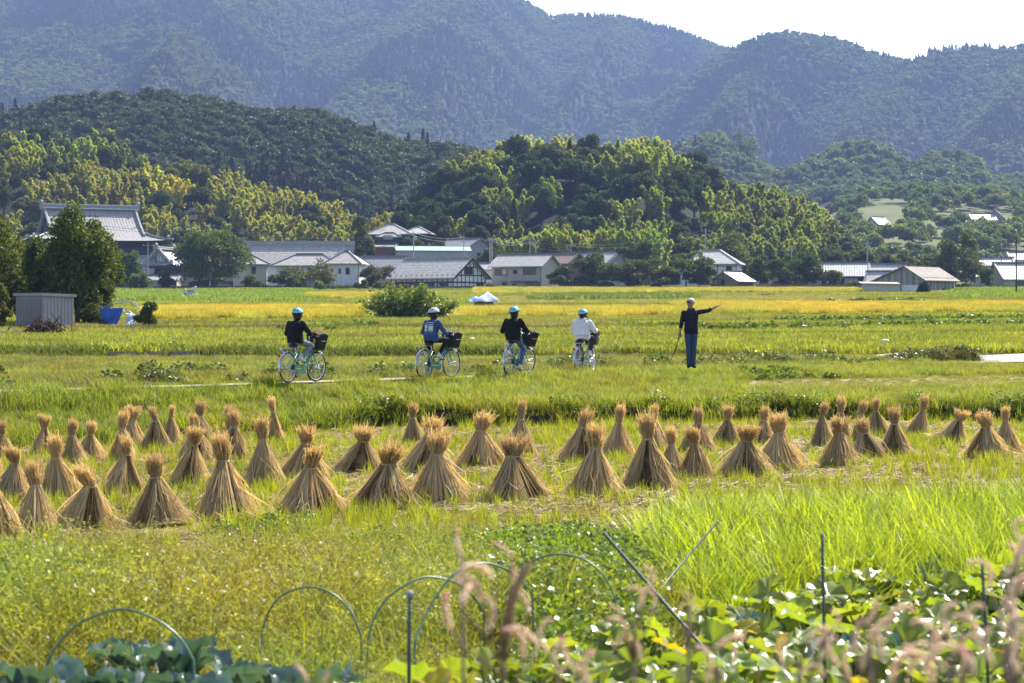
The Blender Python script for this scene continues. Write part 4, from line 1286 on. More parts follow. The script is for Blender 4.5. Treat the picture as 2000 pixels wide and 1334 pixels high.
MB().add([(-L / 2 - .37, -W / 2 - .3, 2.4), (-L / 2 - .37, W / 2 + .3, 2.4), (-L / 2 - .37, 0, 3.42)], [(0, 1, 2)]).build('gable', mat('green_gable', (.05, .16, .10), .6, .3), h)
th = RAD(0); L, W = 5.2, 4
h = empty('shed', anchor(752, 497, 476, L, W, th, 'mid'), th, 'small red-brown shed beside the mint green roof', 'shed')
wing(h, L, W, 1.9, .4, over=.3, wall=M_BROWNB, tile=M_TILE_D, base=4)
th = RAD(-8); L, W = 9.5, 6
h = empty('house', anchor(745, 545, 452, L, W, th, 'mid'), th, 'low house with blue-grey roof between white house and farmhouse', 'house')
wing(h, L, W, 3.0, 2.0, over=.7, wall=M_GREY, tile=M_TILE_D)
th = RAD(-30); L, W = 6, 5
h = empty('house', anchor(962, 552, 452, L, W, th), th, 'small white-walled house squeezed behind the farmhouse gable', 'house')
wing(h, L, W, 3.2, 1.2, over=.5, wall=M_PLASTER, tile=M_TILE_W)

# 9 roofs behind the dark bushes
th = RAD(-38); L, W = 6.5, 6.5
h = empty('house', anchor(1112, 548, 456, L, W, th), th, 'house with red-brown gable roof beside the beige house', 'house')
wing(h, L, W, 4.2, 1.9, over=.6, wall=M_BROWNB, tile=M_TILE_R)
th = RAD(-20); L, W = 5.5, 5
h = empty('house', anchor(1136, 545, 464, L, W, th), th, 'house with small pale roof between red roof and dark bushes', 'house')
wing(h, L, W, 4.3, 1.6, over=.5, wall=M_GREY, tile=M_TILE_W)
th = RAD(-40); L, W = 7.5, 7
h = empty('house', anchor(1188, 545, 462, L, W, th), th, 'gabled house with pale roof rising behind the dark bushes', 'house')
wing(h, L, W, 4.0, 2.2, over=.6, wall=M_GREY, tile=M_TILE_W)
th = RAD(-14); L, W = 12.5, 8.5
h = empty('house', anchor(1438, 556, 452, L, W, th), th, 'white house with long hipped roof above the small grey barn', 'house')
wing(h, L, W, 5.2, 2.6, 'hip', .9, wall=M_PLASTER, tile=M_TILE_W, ridge=M_TILE)
tb = MB()
for k in range(7): tb.box((-L / 2 + L * k / 6, -W / 2 - .03, 2.6), (.14, .1, 5.0))
tb.box((0, -W / 2 - .05, 4.1), (L, .1, .14)).box((0, -W / 2 - .05, 2.2), (L, .1, .14)); tb.build('timber_frame', M_TIMBER, h)
window(h, 10.9, 2.7, 1.2, 1.3, 'front', L, W, 2)
# 10 small grey barn
th = RAD(52); L, W = 6.2, 6.4
h = empty('barn', anchor(1440, 568, 424, L, W, th, 'left'), th, 'small grey board barn with pale tile roof at the rice field edge', 'barn')
wing(h, L, W, 2.3, 1.75, over=.55, wall=M_BOARD, tile=M_TILE, side_ridge=False); window(h, 2.9, 1.3, .8, 1.1, 'left', L, W, 1); window(h, 1.2, 1.3, .9, 1.0, 'left', L, W, 1, M_CURTAIN)
MB().box((0, -W / 2 - .03, .9), (L - .1, .05, 2.4)).build('board_cladding', M_BROWNB, h)
# 11 dark house with gleaming roofs
th = RAD(-9); L, W = 9.6, 8.0
h = empty('house', anchor(1693, 562, 438, L, W, th), th, 'dark-boarded house with pale hipped roof left of the weathered barn', 'house')
wing(h, L, W, 3.0, 2.5, over=.8, wall=M_DARKW, tile=M_TILE_W, ridge=M_RIDGE); window(h, 2.1, .8, 2.0, 1.1, 'front', L, W, 2, M_CURTAIN); window(h, 6.3, .5, 2.9, 1.6, 'front', L, W, 3, M_CURTAIN)
th = RAD(-20); L, W = 4.4, 5.5
h = empty('house', anchor(1733, 562, 431, L, W, th), th, 'low house with gleaming white roof directly left of the weathered barn', 'house')
wing(h, L, W, 1.6, 1.9, over=.6, wall=M_DARKW, tile=M_TILE_W)
th = RAD(-6); L, W = 9.5, 6.5
h = empty('house', anchor(1768, 560, 446, L, W, th), th, 'house with bright roof rising behind the weathered barn ridge', 'house')
wing(h, L, W, 2.6, 2.4, over=.7, wall=M_DARKW, tile=M_TILE_W)
th = RAD(0); L, W = 6, 6
h = empty('house', anchor(1612, 560, 455, L, W, th, 'mid'), th, 'small pale-roofed house just left of the dark-boarded house', 'house')
wing(h, L, W, 3.2, 1.6, over=.6, wall=M_GREY, tile=M_TILE)

# 12 weathered barn with catslide roof
def weathered_barn():
    d = 392; th = RAD(50)
    L, W = 12.2, 13.0
    c = anchor(1804, 582, d, L, W, th, 'left')
    h = empty('barn', c, th, 'weathered wooden barn with rusty roof and cream lean-to by the rice', 'barn')
    x0, x1, y0, y1 = -L / 2, L / 2, -W / 2, W / 2
    yr = y0 + W * .30; hr, hf, hb = 6.1, 4.0, 2.5
    w = MB(); sec = [(y0, -2), (y0, hf), (yr, hr), (y1, hb), (y1, -2)]
    w.add([(x0, y, z) for y, z in sec] + [(x1, y, z) for y, z in sec], [(0, 1, 2, 3, 4), (9, 8, 7, 6, 5), (0, 5, 6, 1), (3, 8, 9, 4)])
    w.build('wall', M_BOARD, h)
    bd = MB(); rr = random.Random(4)                              # vertical boards stand proud of the wall
    k = 0
    y = y0
    while y < y1 - .1:
        wd = rr.uniform(.5, .8); y2 = min(y + wd, y1); ym = (y + y2) / 2
        top = hf + (hr - hf) * (ym - y0) / (yr - y0) if ym < yr else hr + (hb - hr) * (ym - yr) / (y1 - yr)
        MB().box((x0 - .02 - rr.uniform(0, .02), ym, (top - 2) / 2 - .1), (.05, y2 - y - .03, top + 1.8)).build('plank', mat('plank_%d' % (k % 4), [(.34, .32, .30), (.27, .25, .235), (.38, .36, .33), (.22, .20, .19)][k % 4], .9, .1, stretch=(5, 5, .4), scale=1.5), h)
        y = y2; k += 1
    x = x0
    while x < x1 - .1:
        wd = rr.uniform(.6, .9); x2 = min(x + wd, x1)
        MB().box(((x + x2) / 2, y0 - .02 - rr.uniform(0, .02), hf / 2 - 1), (x2 - x - .03, .05, hf + 1.8)).build('plank', MATS['plank_%d' % (k % 4)], h)
        x = x2; k += 1
    r = MB(); e = .9
    slab(r, [(x0 - e, y0 - e, hf - .62), (x1 + e, y0 - e, hf - .62), (x1 + e, yr, hr + .12), (x0 - e, yr, hr + .12)], .1)
    slab(r, [(x0 - e, yr, hr + .12), (x1 + e, yr, hr + .12), (x1 + e, y1 + e, hb - .25), (x0 - e, y1 + e, hb - .25)], .1)
    ro = r.build('roof', M_RUST, h)
    g = MB()
    for k in range(18):
        xx = x0 - e + (L + 2 * e) * k / 17
        g.bar((xx, y0 - e, hf - .60), (xx, yr, hr + .15), .05, .05)
    g.bar((x0 - e, yr, hr + .16), (x1 + e, yr, hr + .16), .3, .06)
    g.build('roof_seam', M_RUST, ro)
    window(h, L * .62, 1.5, .9, 1.1, 'front', L, W, 1)
    # cream lean-to in front of the low end of the gable
    a = P(1689, 580, 379); b_ = P(1758, 581, 379)
    Ri = Matrix.Rotation(-th, 3, 'Z'); cc = Vector(c)
    def loc(q): return Ri @ (Vector(q) - cc)
    def wallbox(q0, q1, hgt, dep, m, nm):
        l0, l1 = loc(q0), loc(q1); n = (l1 - l0); n.z = 0; n.normalize(); o = Vector((-n.y, n.x, 0))
        z0 = l0.z - .6
        bx = MB(); pts = [l0, l1, l1 + o * dep, l0 + o * dep]
        bx.add([(p.x, p.y, z0) for p in pts] + [(p.x, p.y, l0.z + hgt) for p in pts], [(0, 1, 5, 4), (1, 2, 6, 5), (2, 3, 7, 6), (3, 0, 4, 7), (4, 5, 6, 7)])
        return bx.build(nm, m, h), l0, l1, o
    q, l0, l1, o = wallbox(a, b_, 2.35, 3.4, M_CREAM, 'lean_to')
    rf = MB(); n = (l1 - l0).normalized()
    slab(rf, [tuple(l0 - n * .7 - o * .5 + Vector((0, 0, 2.42 + .1))), tuple(l1 + n * .1 - o * .5 + Vector((0, 0, 2.52))), tuple(l1 + n * .1 + o * 3.6 + Vector((0, 0, 2.9))), tuple(l0 - n * .7 + o * 3.6 + Vector((0, 0, 2.9)))], .12)
    rf.build('lean_to_roof', M_RUST, h)
    a2 = P(1761, 581, 379.4); b2 = P(1795, 581, 379.4)
    wallbox(a2, b2, 2.3, 2.4, mat('white_panel', (.66, .64, .58), .7, .2, (.58, .56, .5), .8), 'white_door')
    q0 = loc(P(1759, 581, 379.1)); MB().bar((q0.x, q0.y, q0.z - .5), (q0.x, q0.y, q0.z + 2.6), .28, .2).build('door_post', M_BROWNB, h)
    q1 = loc(P(1776, 569, 379.3)); MB().box(tuple(q1), (.9, .12, .08)).build('handle', M_FRAME, h)
weathered_barn()

# 13 right edge houses
th = RAD(-12); L, W = 6.4, 6
h = empty('house', anchor(1954, 566, 446, L, W, th), th, 'white-walled house with bright roof just right of the round tree', 'house')
wing(h, L, W, 3.2, 1.9, over=.6, wall=M_PLASTER, tile=M_TILE_W)
th = RAD(14); L, W = 10, 7
h = empty('house', anchor(1960, 566, 438, L, W, th, 'left'), th, 'tan house with gleaming roof behind the dark utility pole', 'house')
wing(h, L, W, 2.9, 2.9, over=.8, wall=M_CREAM, tile=M_TILE_W); window(h, 4.5, .4, 2.6, 1.4, 'front', L, W, 2)
th = RAD(-8); L, W = 9, 7
h = empty('house', anchor(1978, 556, 462, L, W, th), th, 'house with bright ridge behind the two right edge houses', 'house')
wing(h, L, W, 4.0, 2.2, over=.7, wall=M_PLASTER, tile=M_TILE_W)
th = RAD(0); L, W = 5, 5
h = empty('house', anchor(1994, 540, 470, L, W, th, 'mid'), th, 'topmost white gable at the right edge of the village', 'house')
wing(h, L, W, 4.2, 1.6, over=.5, wall=M_PLASTER, tile=M_TILE_W)

# 14 far farmhouses on the valley side
for i, (px, py, L, W, hw, rise, a, lb) in enumerate([
        (1916, 441, 9, 7, 2.4, 2.2, 4, 'far farmhouse with long white roof on the valley side'),
        (1944, 441, 6, 7, 3.0, 3.0, 70, 'far farmhouse with peaked gable right of the long white roof'),
        (1846, 447, 5, 5, 1.6, 1.5, -5, 'lowest far farmhouse with small white roof'),
        (1714, 447, 6, 6, 2.0, 2.4, 35, 'far farmhouse whose pale roof shows above the wooded hill end'),
        (1893, 443, 5, 5, 1.4, 1.2, 0, 'small far outbuilding left of the long white roof'),
        (1722, 462, 4, 4, 1.6, 1.2, 10, 'tiny far shed below the pale farmhouse roof')]):
    dd_ = np.arange(640., 1330., 4.); gg = f_valley(X(px, dd_), dd_) - (H - (py - HY) / F * dd_); kk = np.nonzero(gg >= 0)[0]
    d = float(dd_[kk[0]]) if len(kk) else 1000.
    p = P(px, py, d); g0 = p.z; sc_ = d / 770; L, W, hw, rise = L * sc_, W * sc_, hw * sc_, rise * sc_
    h = empty('farmhouse', (p.x, p.y, p.z), RAD(a), lb, 'house')
    wing(h, L, W, hw, rise, over=.7, wall=M_PLASTER if i % 2 == 0 else M_GREY, tile=M_TILE_W, ridge=M_RIDGE, base=max(3.0, p.z - g0 + 2))

# ------------------------------------------------------------------ fences, poles, wires
M_POST = mat('fence_wood', (.20, .18, .16), .9, .1, (.12, .11, .10), 4)
def railing(px0, px1, d, h, step, label, m=None, rails=(.35, .8), d1=None, thick=.12):
    o = empty('field_railing', (0, 0, 0), 0, label, 'fence')
    x0, x1 = X(px0, d), X(px1, d1 or d); n = max(2, int(abs(x1 - x0) / step))
    d1 = d1 or d; m = m or M_POST; pts = []
    for i in range(n + 1):
        t = i / n; x = x0 + (x1 - x0) * t; y = d + (d1 - d) * t; z = gz(x, y); pts.append((x, y, z))
        MB().box((0, 0, h / 2 - .2), (thick, thick, h + .4)).build('post', m, o, (x, y, z))
    for k in rails:
        b = MB()
        for i in range(n):
            p, q = pts[i], pts[i + 1]
            b.bar((p[0], p[1] - .09, p[2] + h * k), (q[0], q[1] - .09, q[2] + h * k), .06, .1)
        b.build('rail', m, o)
    return o
railing(190, 300, 402, 1.1, 1.1, 'low picket railing below the temple trees')
railing(480, 735, 420, .9, 2.6, 'dark fence in front of the white house')
railing(735, 965, 421, .9, 2.2, 'dark fence in front of the half-timbered farmhouse')
railing(965, 1330, 422, .8, 2.4, 'grey fence in front of the beige house and dark bushes', M_METAL)
railing(1330, 1395, 416, 1.0, 1.6, 'short fence left of the small grey barn')
railing(1478, 1690, 415, 1.35, 1.15, 'post and rail fence between the two barns')
railing(1868, 2040, 420, 1.2, 1.2, 'post and rail fence right of the weathered barn')
def low_wall(px0, px1, d, h, label, m):
    x0, x1 = X(px0, d), X(px1, d); z = gz((x0 + x1) / 2, d)
    b = MB(); r = random.Random(px0); x = x0
    while x < x1:
        w = r.uniform(1.0, 2.2); b.box((x + w / 2, d, z + h / 2 - .5), (w - .04, .4, h + 1 + r.uniform(-.05, .05))); x += w
    return tag(b.build('stone_wall', m), label, 'wall')
low_wall(480, 710, 424, .9, 'dark stone wall below the white house', mat('dark_stone', (.12, .115, .12), .9, .2, (.06, .058, .06), 2))
low_wall(735, 960, 425, .8, 'dark stone wall below the half-timbered farmhouse', MATS['dark_stone'])
low_wall(965, 1320, 426, .8, 'grey stone wall below the beige house', mat('grey_stone', (.22, .215, .21), .9, .2, (.13, .125, .12), 2))
low_wall(1478, 1690, 419, .9, 'dark bank wall behind the post and rail fence', MATS['dark_stone'])
low_wall(1868, 2060, 424, .8, 'grey wall below the houses at the right edge', MATS['grey_stone'])
low_wall(300, 480, 425, .8, 'low dark wall below the big round tree', MATS['dark_stone'])

M_POLE = mat('pole_concrete', (.42, .41, .40), .8, .2, (.32, .31, .30), 3)
M_POLEB = mat('pole_brown', (.09, .06, .045), .85, .15, (.05, .035, .03), 3)
POLES = {}
def pole(key, px, top, base, d, label, r=.14, m=None, arms=((.6, 1.1),), box=False):
    p = P(px, base, d); z1 = P(px, top, d).z; h = z1 - p.z
    o = empty('utility_pole', p, 0, label, 'utility pole')
    MB().tube([(0, 0, -1), (0, 0, h)], [r * 1.15, r * .8], 8).build('pole', m or M_POLE, o)
    for dz, w in arms:
        MB().bar((-w, 0, h - dz), (w, 0, h - dz), .1, .1).build('crossarm', M_METAL, o)
        for s in (-1, 1): MB().tube([(s * w * .9, 0, h - dz), (s * w * .9, 0, h - dz + .25)], [.06, .04], 6).build('insulator', M_PLASTER, o)
    if box: MB().tube([(.35, -.2, h - 2.0), (.35, -.2, h - 1.1)], .3, 8).build('transformer', M_METAL, o)
    POLES[key] = Vector((p.x, p.y, z1))
pole('a', 289, 474, 535, 440, 'thin pole in front of the small temple building', .10)
pole('b', 808, 452, 512, 462, 'utility pole in front of the mint green shed roof', box=True)
pole('c', 906, 460, 520, 470, 'utility pole left of the grey gabled house', arms=((.6, 1.0), (1.5, .9)))
pole('d', 957, 464, 530, 462, 'left one of twin poles above the farmhouse gable')
pole('e', 961, 464, 530, 463, 'right one of twin poles above the farmhouse gable', arms=((.3, 1.0),))
pole('f', 1035, 463, 520, 470, 'utility pole above the beige house roof', box=True, arms=((.6, 1.2), (1.6, 1.0)))
pole('g', 1046, 470, 520, 476, 'second pole behind the beige house roof')
pole('h', 1115, 474, 520, 468, 'thin pole between beige house and bamboo grove', .08)
pole('i', 1378, 446, 530, 474, 'tall pole left of the olive tree behind the hipped house', arms=((.6, 1.0), (1.5, .9)))
pole('j', 1546, 482, 540, 470, 'short pole above the dark bushes right of the small barn', arms=((.4, .8),))
pole('k', 1694, 470, 540, 466, 'pole behind the dark-boarded house', box=True)
pole('l', 1985, 462, 588, 350, 'dark brown bare pole standing in the field at the right edge', .13, M_POLEB, ())
pole('m', 1955, 498, 560, 450, 'thin pole between the right edge houses', .10, M_POLEB, ((.5, .6),))
pole('n', 1924, 492, 540, 470, 'short pole behind the round tree at right', .10, M_POLEB, ((.4, .6),))
pole('o', 410, 436, 560, 468, 'pole top showing above the big round tree', .10)
M_WIRE = mat('cable', (.16, .16, .17), .6, .3)
def wire(a, b, sag, label, dz=(0.3, .9), r=.036):
    p = POLES[a] if isinstance(a, str) else Vector(a); q = POLES[b] if isinstance(b, str) else Vector(b)
    m = MB()
    for z in dz:
        pts = [p.lerp(q, t) - Vector((0, 0, z + sag * 4 * t * (1 - t))) for t in np.linspace(0, 1, 13)]
        m.tube(pts, r, 4, cap=False)
    tag(m.build('overhead_cable', M_WIRE), label, 'cable')
wire('o', 'b', 2.2, 'overhead cables crossing above the white house roof')
wire(P(150, 430, 472), 'o', 1.4, 'overhead cable from the temple to the round tree')
wire('b', 'c', .8, 'overhead cables above the mint green roof')
wire('c', 'd', .5, 'short overhead cables left of the twin poles')
wire('e', 'f', .9, 'overhead cables above the beige house')
wire('f', 'h', .8, 'overhead cables right of the beige house', (0.3, .9, 1.6))
wire('h', 'i', 1.6, 'long overhead cables below the bamboo grove', (.2, .8))
wire('i', 'k', 3.6, 'long sagging cables across the wooded hill on the right', (.3, 1.0, 3.0))
wire('b', P(735, 478, 470), .5, 'cable dropping from the pole to the hillside house', (.6,))

# ------------------------------------------------------------------ trees of the village and fields
def own_tree(px0, px1, top, base, d, label, lobes=16, n=6000, leaf=.3, color=(1, 1, 1), name='tree', trunk=.16, seed=0, tight=.36, depth=1.0, low=-.95, m=None, sharp=.22, long=1.5, fill=.48):
    w = (px1 - px0) / F * d; hgt = (base - top) / F * d
    p = P((px0 + px1) / 2, base, d)
    zc = hgt * fill; rz = hgt * (1 - fill) / .98
    o = empty(name, (p.x, p.y, p.z), 0, label, 'bush' if name == 'bush' else 'tree')
    V, Fc, R = crown_arrays(seed + px0 + 500, w / 2 * .98, w / 2 * depth, rz, zc, lobes, n, leaf, low, long, tight, sharp)
    V[:, 2] = np.maximum(V[:, 2], .02 + .15 * np.random.default_rng(seed).uniform(0, 1, len(V)))
    cm = fast_mesh('crown', V, Fc, {'rnd': ('FLOAT', R)}); cm.materials.append(m or M_BROAD)
    c = link('crown', cm, o); c.color = (*color, 1); c['kind'] = 'stuff'
    tm = trunk_mesh(seed + px0, hgt * .8, trunk, w * .25); tm.materials.append(M_BARK)
    link('trunk', tm, o)
    return o
D1 = (.75, .8, .7)
own_tree(-130, 100, 420, 640, 128, 'dark broad tree at the left edge behind the storage shed', 34, 22000, .16, (1.25, 1.15, .75), seed=1, tight=.40, sharp=.3, fill=.5)
own_tree(40, 150, 436, 655, 123, 'dark tree filling the gap between left edge tree and tall dark tree', 24, 14000, .15, (1.05, 1.0, .7), seed=67, tight=.40, sharp=.32)
own_tree(78, 226, 412, 655, 121, 'tall dark tree beside the storage shed with ragged top', 34, 22000, .14, (1.05, 1.05, .72), seed=2, tight=.40, sharp=.34, fill=.52)
own_tree(140, 244, 434, 640, 124, 'narrower dark tree grown into the right flank of the tall dark tree', 22, 12000, .14, (1.15, 1.12, .75), seed=66, tight=.40, sharp=.36, fill=.52)
own_tree(60, 150, 560, 660, 122, 'dark shrub growing against the storage shed', 12, 5000, .12, (.6, .65, .55), 'bush', .05, 3)
own_tree(-40, 30, 560, 652, 112, 'yellowish shrub left of the storage shed', 10, 3500, .12, (1.4, 1.2, .7), 'bush', .04, 4)
own_tree(150, 235, 590, 655, 119, 'low dark undergrowth shrub right of the tall dark tree', 12, 4500, .1, (.8, .85, .7), 'bush', .04, 5)
own_tree(20, 120, 470, 575, 425, 'dark tree behind the left edge tree, below the temple gable', 16, 5200, .34, (.7, .75, .65), seed=64)
own_tree(110, 215, 478, 575, 428, 'dark tree filling the space below the temple roof', 16, 5200, .34, (.7, .78, .65), seed=65)
own_tree(205, 290, 480, 572, 408, 'grey-green leafy tree right of the tall dark tree', 14, 5000, .32, (.95, 1.0, .9), seed=6)
own_tree(250, 300, 530, 572, 400, 'small fresh green tree below the temple annex', 10, 2600, .3, (1.5, 1.6, .9), seed=7)
own_tree(296, 345, 528, 575, 405, 'brownish bush left of the big round tree', 10, 2400, .3, (.8, .6, .6), 'bush', .06, 8)
own_tree(330, 503, 442, 572, 412, 'big dense round tree right of the temple', 36, 15000, .34, (1.1, 1.2, .9), seed=9, tight=.28, low=-.9, fill=.5)
own_tree(463, 512, 541, 574, 414, 'clipped green bush at the foot of the big round tree', 9, 2200, .28, (1.3, 1.35, .8), 'bush', .05, 10)
own_tree(522, 606, 527, 574, 416, 'green spreading bush in front of the white house', 12, 3600, .3, (1.0, 1.0, .7), 'bush', .06, 11)
own_tree(590, 668, 507, 574, 418, 'thin olive-brown tree in front of the white house', 16, 1700, .3, (1.4, 1.05, .9), seed=12, sharp=.4)
own_tree(603, 648, 549, 575, 413, 'small bright leafy shrub below the olive-brown tree', 8, 1500, .28, (1.5, 1.8, .9), 'bush', .04, 13)
own_tree(722, 768, 547, 574, 416, 'round clipped shrub left of the half-timbered farmhouse', 8, 1700, .26, (1.3, 1.3, .9), 'bush', .05, 14)
own_tree(700, 772, 514, 566, 430, 'brown-leaved tree between white house and farmhouse', 12, 2300, .34, (1.2, .9, .8), seed=15, sharp=.4)
own_tree(680, 735, 425, 512, 470, 'rounded olive tree beside the hillside house', 14, 4000, .36, (1.2, 1.2, .8), seed=16)
own_tree(785, 835, 462, 500, 489, 'small olive tree in front of the hillside house', 9, 1800, .34, (1.2, 1.1, .7), seed=17)
own_tree(1066, 1130, 522, 566, 424, 'pointed dark shrub at the gable of the beige house', 10, 2800, .3, D1, 'bush', .06, 18)
own_tree(1112, 1205, 490, 566, 428, 'tall dark bush right of the beige house', 18, 6500, .3, (.75, .8, .65), 'bush', .08, 19, tight=.3)
own_tree(1180, 1312, 503, 566, 424, 'broad olive-dark bush in the middle of the dark row', 20, 7500, .3, (.95, .85, .65), 'bush', .08, 20, tight=.28)
own_tree(1190, 1295, 464, 530, 452, 'crooked dark tree behind the dark bushes', 18, 5200, .34, (.85, .95, .75), seed=21, tight=.26)
own_tree(1278, 1402, 486, 565, 428, 'ivy-green mounded tree left of the small grey barn', 22, 8500, .3, (.85, .95, .7), seed=22, tight=.27, low=-.8)
own_tree(1140, 1250, 516, 568, 421, 'low dark bush in front of the tall dark bush', 14, 4600, .3, (.85, .9, .7), 'bush', .06, 31, tight=.3)
own_tree(1240, 1345, 520, 568, 420, 'low olive bush left of the ivy-green mounded tree', 14, 4600, .3, (1.0, .95, .7), 'bush', .06, 32, tight=.3)
own_tree(1330, 1405, 508, 568, 421, 'dark bush hiding the foot of the long hipped roof house', 14, 4200, .3, (.8, .88, .7), 'bush', .06, 33, tight=.3)
own_tree(1455, 1515, 500, 560, 440, 'green tree behind the roof of the small grey barn', 12, 3600, .32, (1.1, 1.15, .8), seed=34)
own_tree(1590, 1650, 522, 566, 425, 'green shrub in front of the dark-boarded house', 11, 2800, .3, (1.0, 1.05, .75), 'bush', .05, 35)
own_tree(1905, 1950, 522, 566, 426, 'green shrub right of the broad round tree', 10, 2200, .3, (1.0, 1.05, .75), 'bush', .05, 36)
own_tree(535, 640, 520, 560, 434, 'olive shrub close under the eaves of the white house', 13, 2600, .3, (1.15, 1.0, .75), 'bush', .05, 37, sharp=.35)
own_tree(1388, 1482, 456, 535, 466, 'olive-green tree above the small grey barn', 18, 6000, .34, (1.15, 1.1, .75), seed=23)
own_tree(1482, 1562, 508, 566, 424, 'dark bush right of the small grey barn', 14, 4600, .3, (.7, .85, .7), 'bush', .06, 24)
own_tree(1535, 1618, 497, 566, 428, 'dark green mounded bush left of the dark-boarded house', 16, 5200, .3, (.85, .95, .75), 'bush', .06, 25)
own_tree(1803, 1930, 470, 568, 436, 'broad round tree behind the weathered barn', 24, 9500, .33, (1.05, 1.0, .75), seed=26, tight=.3, low=-.8)
own_tree(1862, 1915, 448, 540, 470, 'slim yellow-green tree rising behind the broad round tree', 12, 3200, .36, (1.5, 1.35, .8), seed=27)
own_tree(1788, 1826, 546, 590, 372, 'dark shrub growing against the barn wall', 10, 2600, .24, (.5, .65, .55), 'bush', .05, 28)
own_tree(1822, 1870, 570, 592, 372, 'low pale weedy shrub right of the barn shrub', 8, 1200, .24, (1.2, 1.2, 1.0), 'bush', .04, 29)
for i, (a, b, tp, c) in enumerate(((640, 690, 553, (1.2, 1.2, .9)), (770, 800, 556, (.9, 1.0, .8)), (930, 968, 553, (1.0, 1.0, .8)), (500, 530, 552, (1.2, 1.25, .8)), (1400, 1440, 556, (.9, .9, .8)), (1640, 1690, 548, (.9, 1.0, .8)), (1860, 1900, 552, (1.0, 1.05, .8)), (1935, 1990, 554, (1.1, 1.15, .8)), (690, 722, 548, (1.1, .95, .8)), (1000, 1045, 556, (.9, 1.0, .8)))):
    own_tree(a, b, tp, 575, 419, 'low garden shrub by the village fence, %s from the left' % ['third', 'fifth', 'sixth', 'first', 'eighth', 'ninth', 'tenth', 'eleventh', 'fourth', 'seventh'][i], 9, 1500, .27, c, 'bush', .04, 80 + i)
own_tree(840, 880, 470, 515, 480, 'round dark tree between mint green roof and grey gabled house', 10, 2600, .34, (.8, .85, .7), seed=95)
own_tree(925, 975, 478, 530, 474, 'olive tree hiding the foot of the grey gabled house', 12, 3000, .34, (1.0, 1.0, .75), seed=96)
own_tree(1040, 1100, 470, 530, 480, 'dark tree rising behind the beige house roof', 12, 3400, .34, (.75, .8, .7), seed=97)
own_tree(560, 620, 470, 520, 486, 'olive-green tree behind the ridge of the long hall', 12, 3000, .36, (1.1, 1.05, .8), seed=98)
own_tree(1420, 1485, 250, 330, 1480, 'pale rounded tree standing at the mountain foot', 14, 3000, 1.1, (1.3, 1.4, 1.2), seed=30)
# the leafy fig in the meadow
M_FIG = leaf_mat('fig_leaf', (.13, .17, .035), (.07, .10, .025), .40, 'obj', .32, .5)
def fig(px0, px1, top, base, d, seed, label, n):
    w = (px1 - px0) / F * d; hgt = (base - top) / F * d; p = P((px0 + px1) / 2, base, d)
    o = empty('fig_bush', p, 0, label, 'bush'); r = np.random.default_rng(seed)
    C = []; D = []; st = MB()
    for k in range(30):
        a = r.uniform(0, 6.283); q = math.sqrt(r.uniform(0, 1)); e = np.array((math.cos(a) * q * w / 2, math.sin(a) * q * w * .3, hgt * (1 - .55 * q * q) * r.uniform(.75, 1.05)))
        st.tube([(e[0] * .25, e[1] * .25, 0), tuple(e * np.array((.7, .7, .6))), tuple(e)], [.04, .025, .01], 5)
        t = r.uniform(.35, 1.05, n // 30)[:, None]; b0 = e * np.array((.25, .25, 0))
        C.append(b0 * (1 - t) + e * t + r.normal(0, .2, (n // 30, 3))); D.append(np.tile(e / np.linalg.norm(e), (n // 30, 1)))
    C = np.concatenate(C); C[:, 2] = np.maximum(C[:, 2], .1)
    V, Fc, R = leaves(C, .19 * r.uniform(.6, 1.25, len(C)), seed, np.concatenate(D), 1.35, droop=.35)
    c = link('crown', fast_mesh('crown', V, Fc, {'rnd': ('FLOAT', R)}), o, M_FIG); c.color = (1.15, 1.15, .9, 1); c['kind'] = 'stuff'
    st.build('stem', M_BARK, o)
fig(690, 905, 558, 630, 148, 41, 'large leafy fig bush standing alone in the meadow', 4200)
fig(745, 870, 556, 628, 150, 42, 'taller leafy bush grown into the back of the fig bush', 2400)
# ------------------------------------------------------------------ bicycles
M_BGREEN = mat('bicycle_green', (.03, .30, .12), .35, .5, (.025, .26, .10), 3, coat=.4)
M_BGREEN2 = mat('bicycle_dark_green', (.02, .17, .10), .35, .5, (.018, .14, .085), 3, coat=.4)
M_CHROME = mat('bicycle_steel', (.62, .63, .66), .28, .5, (.5, .51, .54), 8, metal=.85)
M_TYRE = mat('tyre_rubber', (.02, .02, .021), .8, .2)
M_BLACKP = mat('black_plastic', (.018, .018, .02), .5, .4)
M_BAG = mat('black_basket_cover', (.014, .014, .016), .75, .25, (.022, .022, .024), 20)
M_RED = mat('red_reflector', (.45, .02, .01), .3, .5)
M_YELLOW = mat('yellow_tag', (.75, .5, .02), .5, .3)
BX = dict(ra=Vector((-.48, 0, .335)), fa=Vector((.60, 0, .335)), bb=Vector((-.02, 0, .285)), st=Vector((-.22, 0, .80)), ht=Vector((.355, 0, .90)), hb=Vector((.425, 0, .67)))

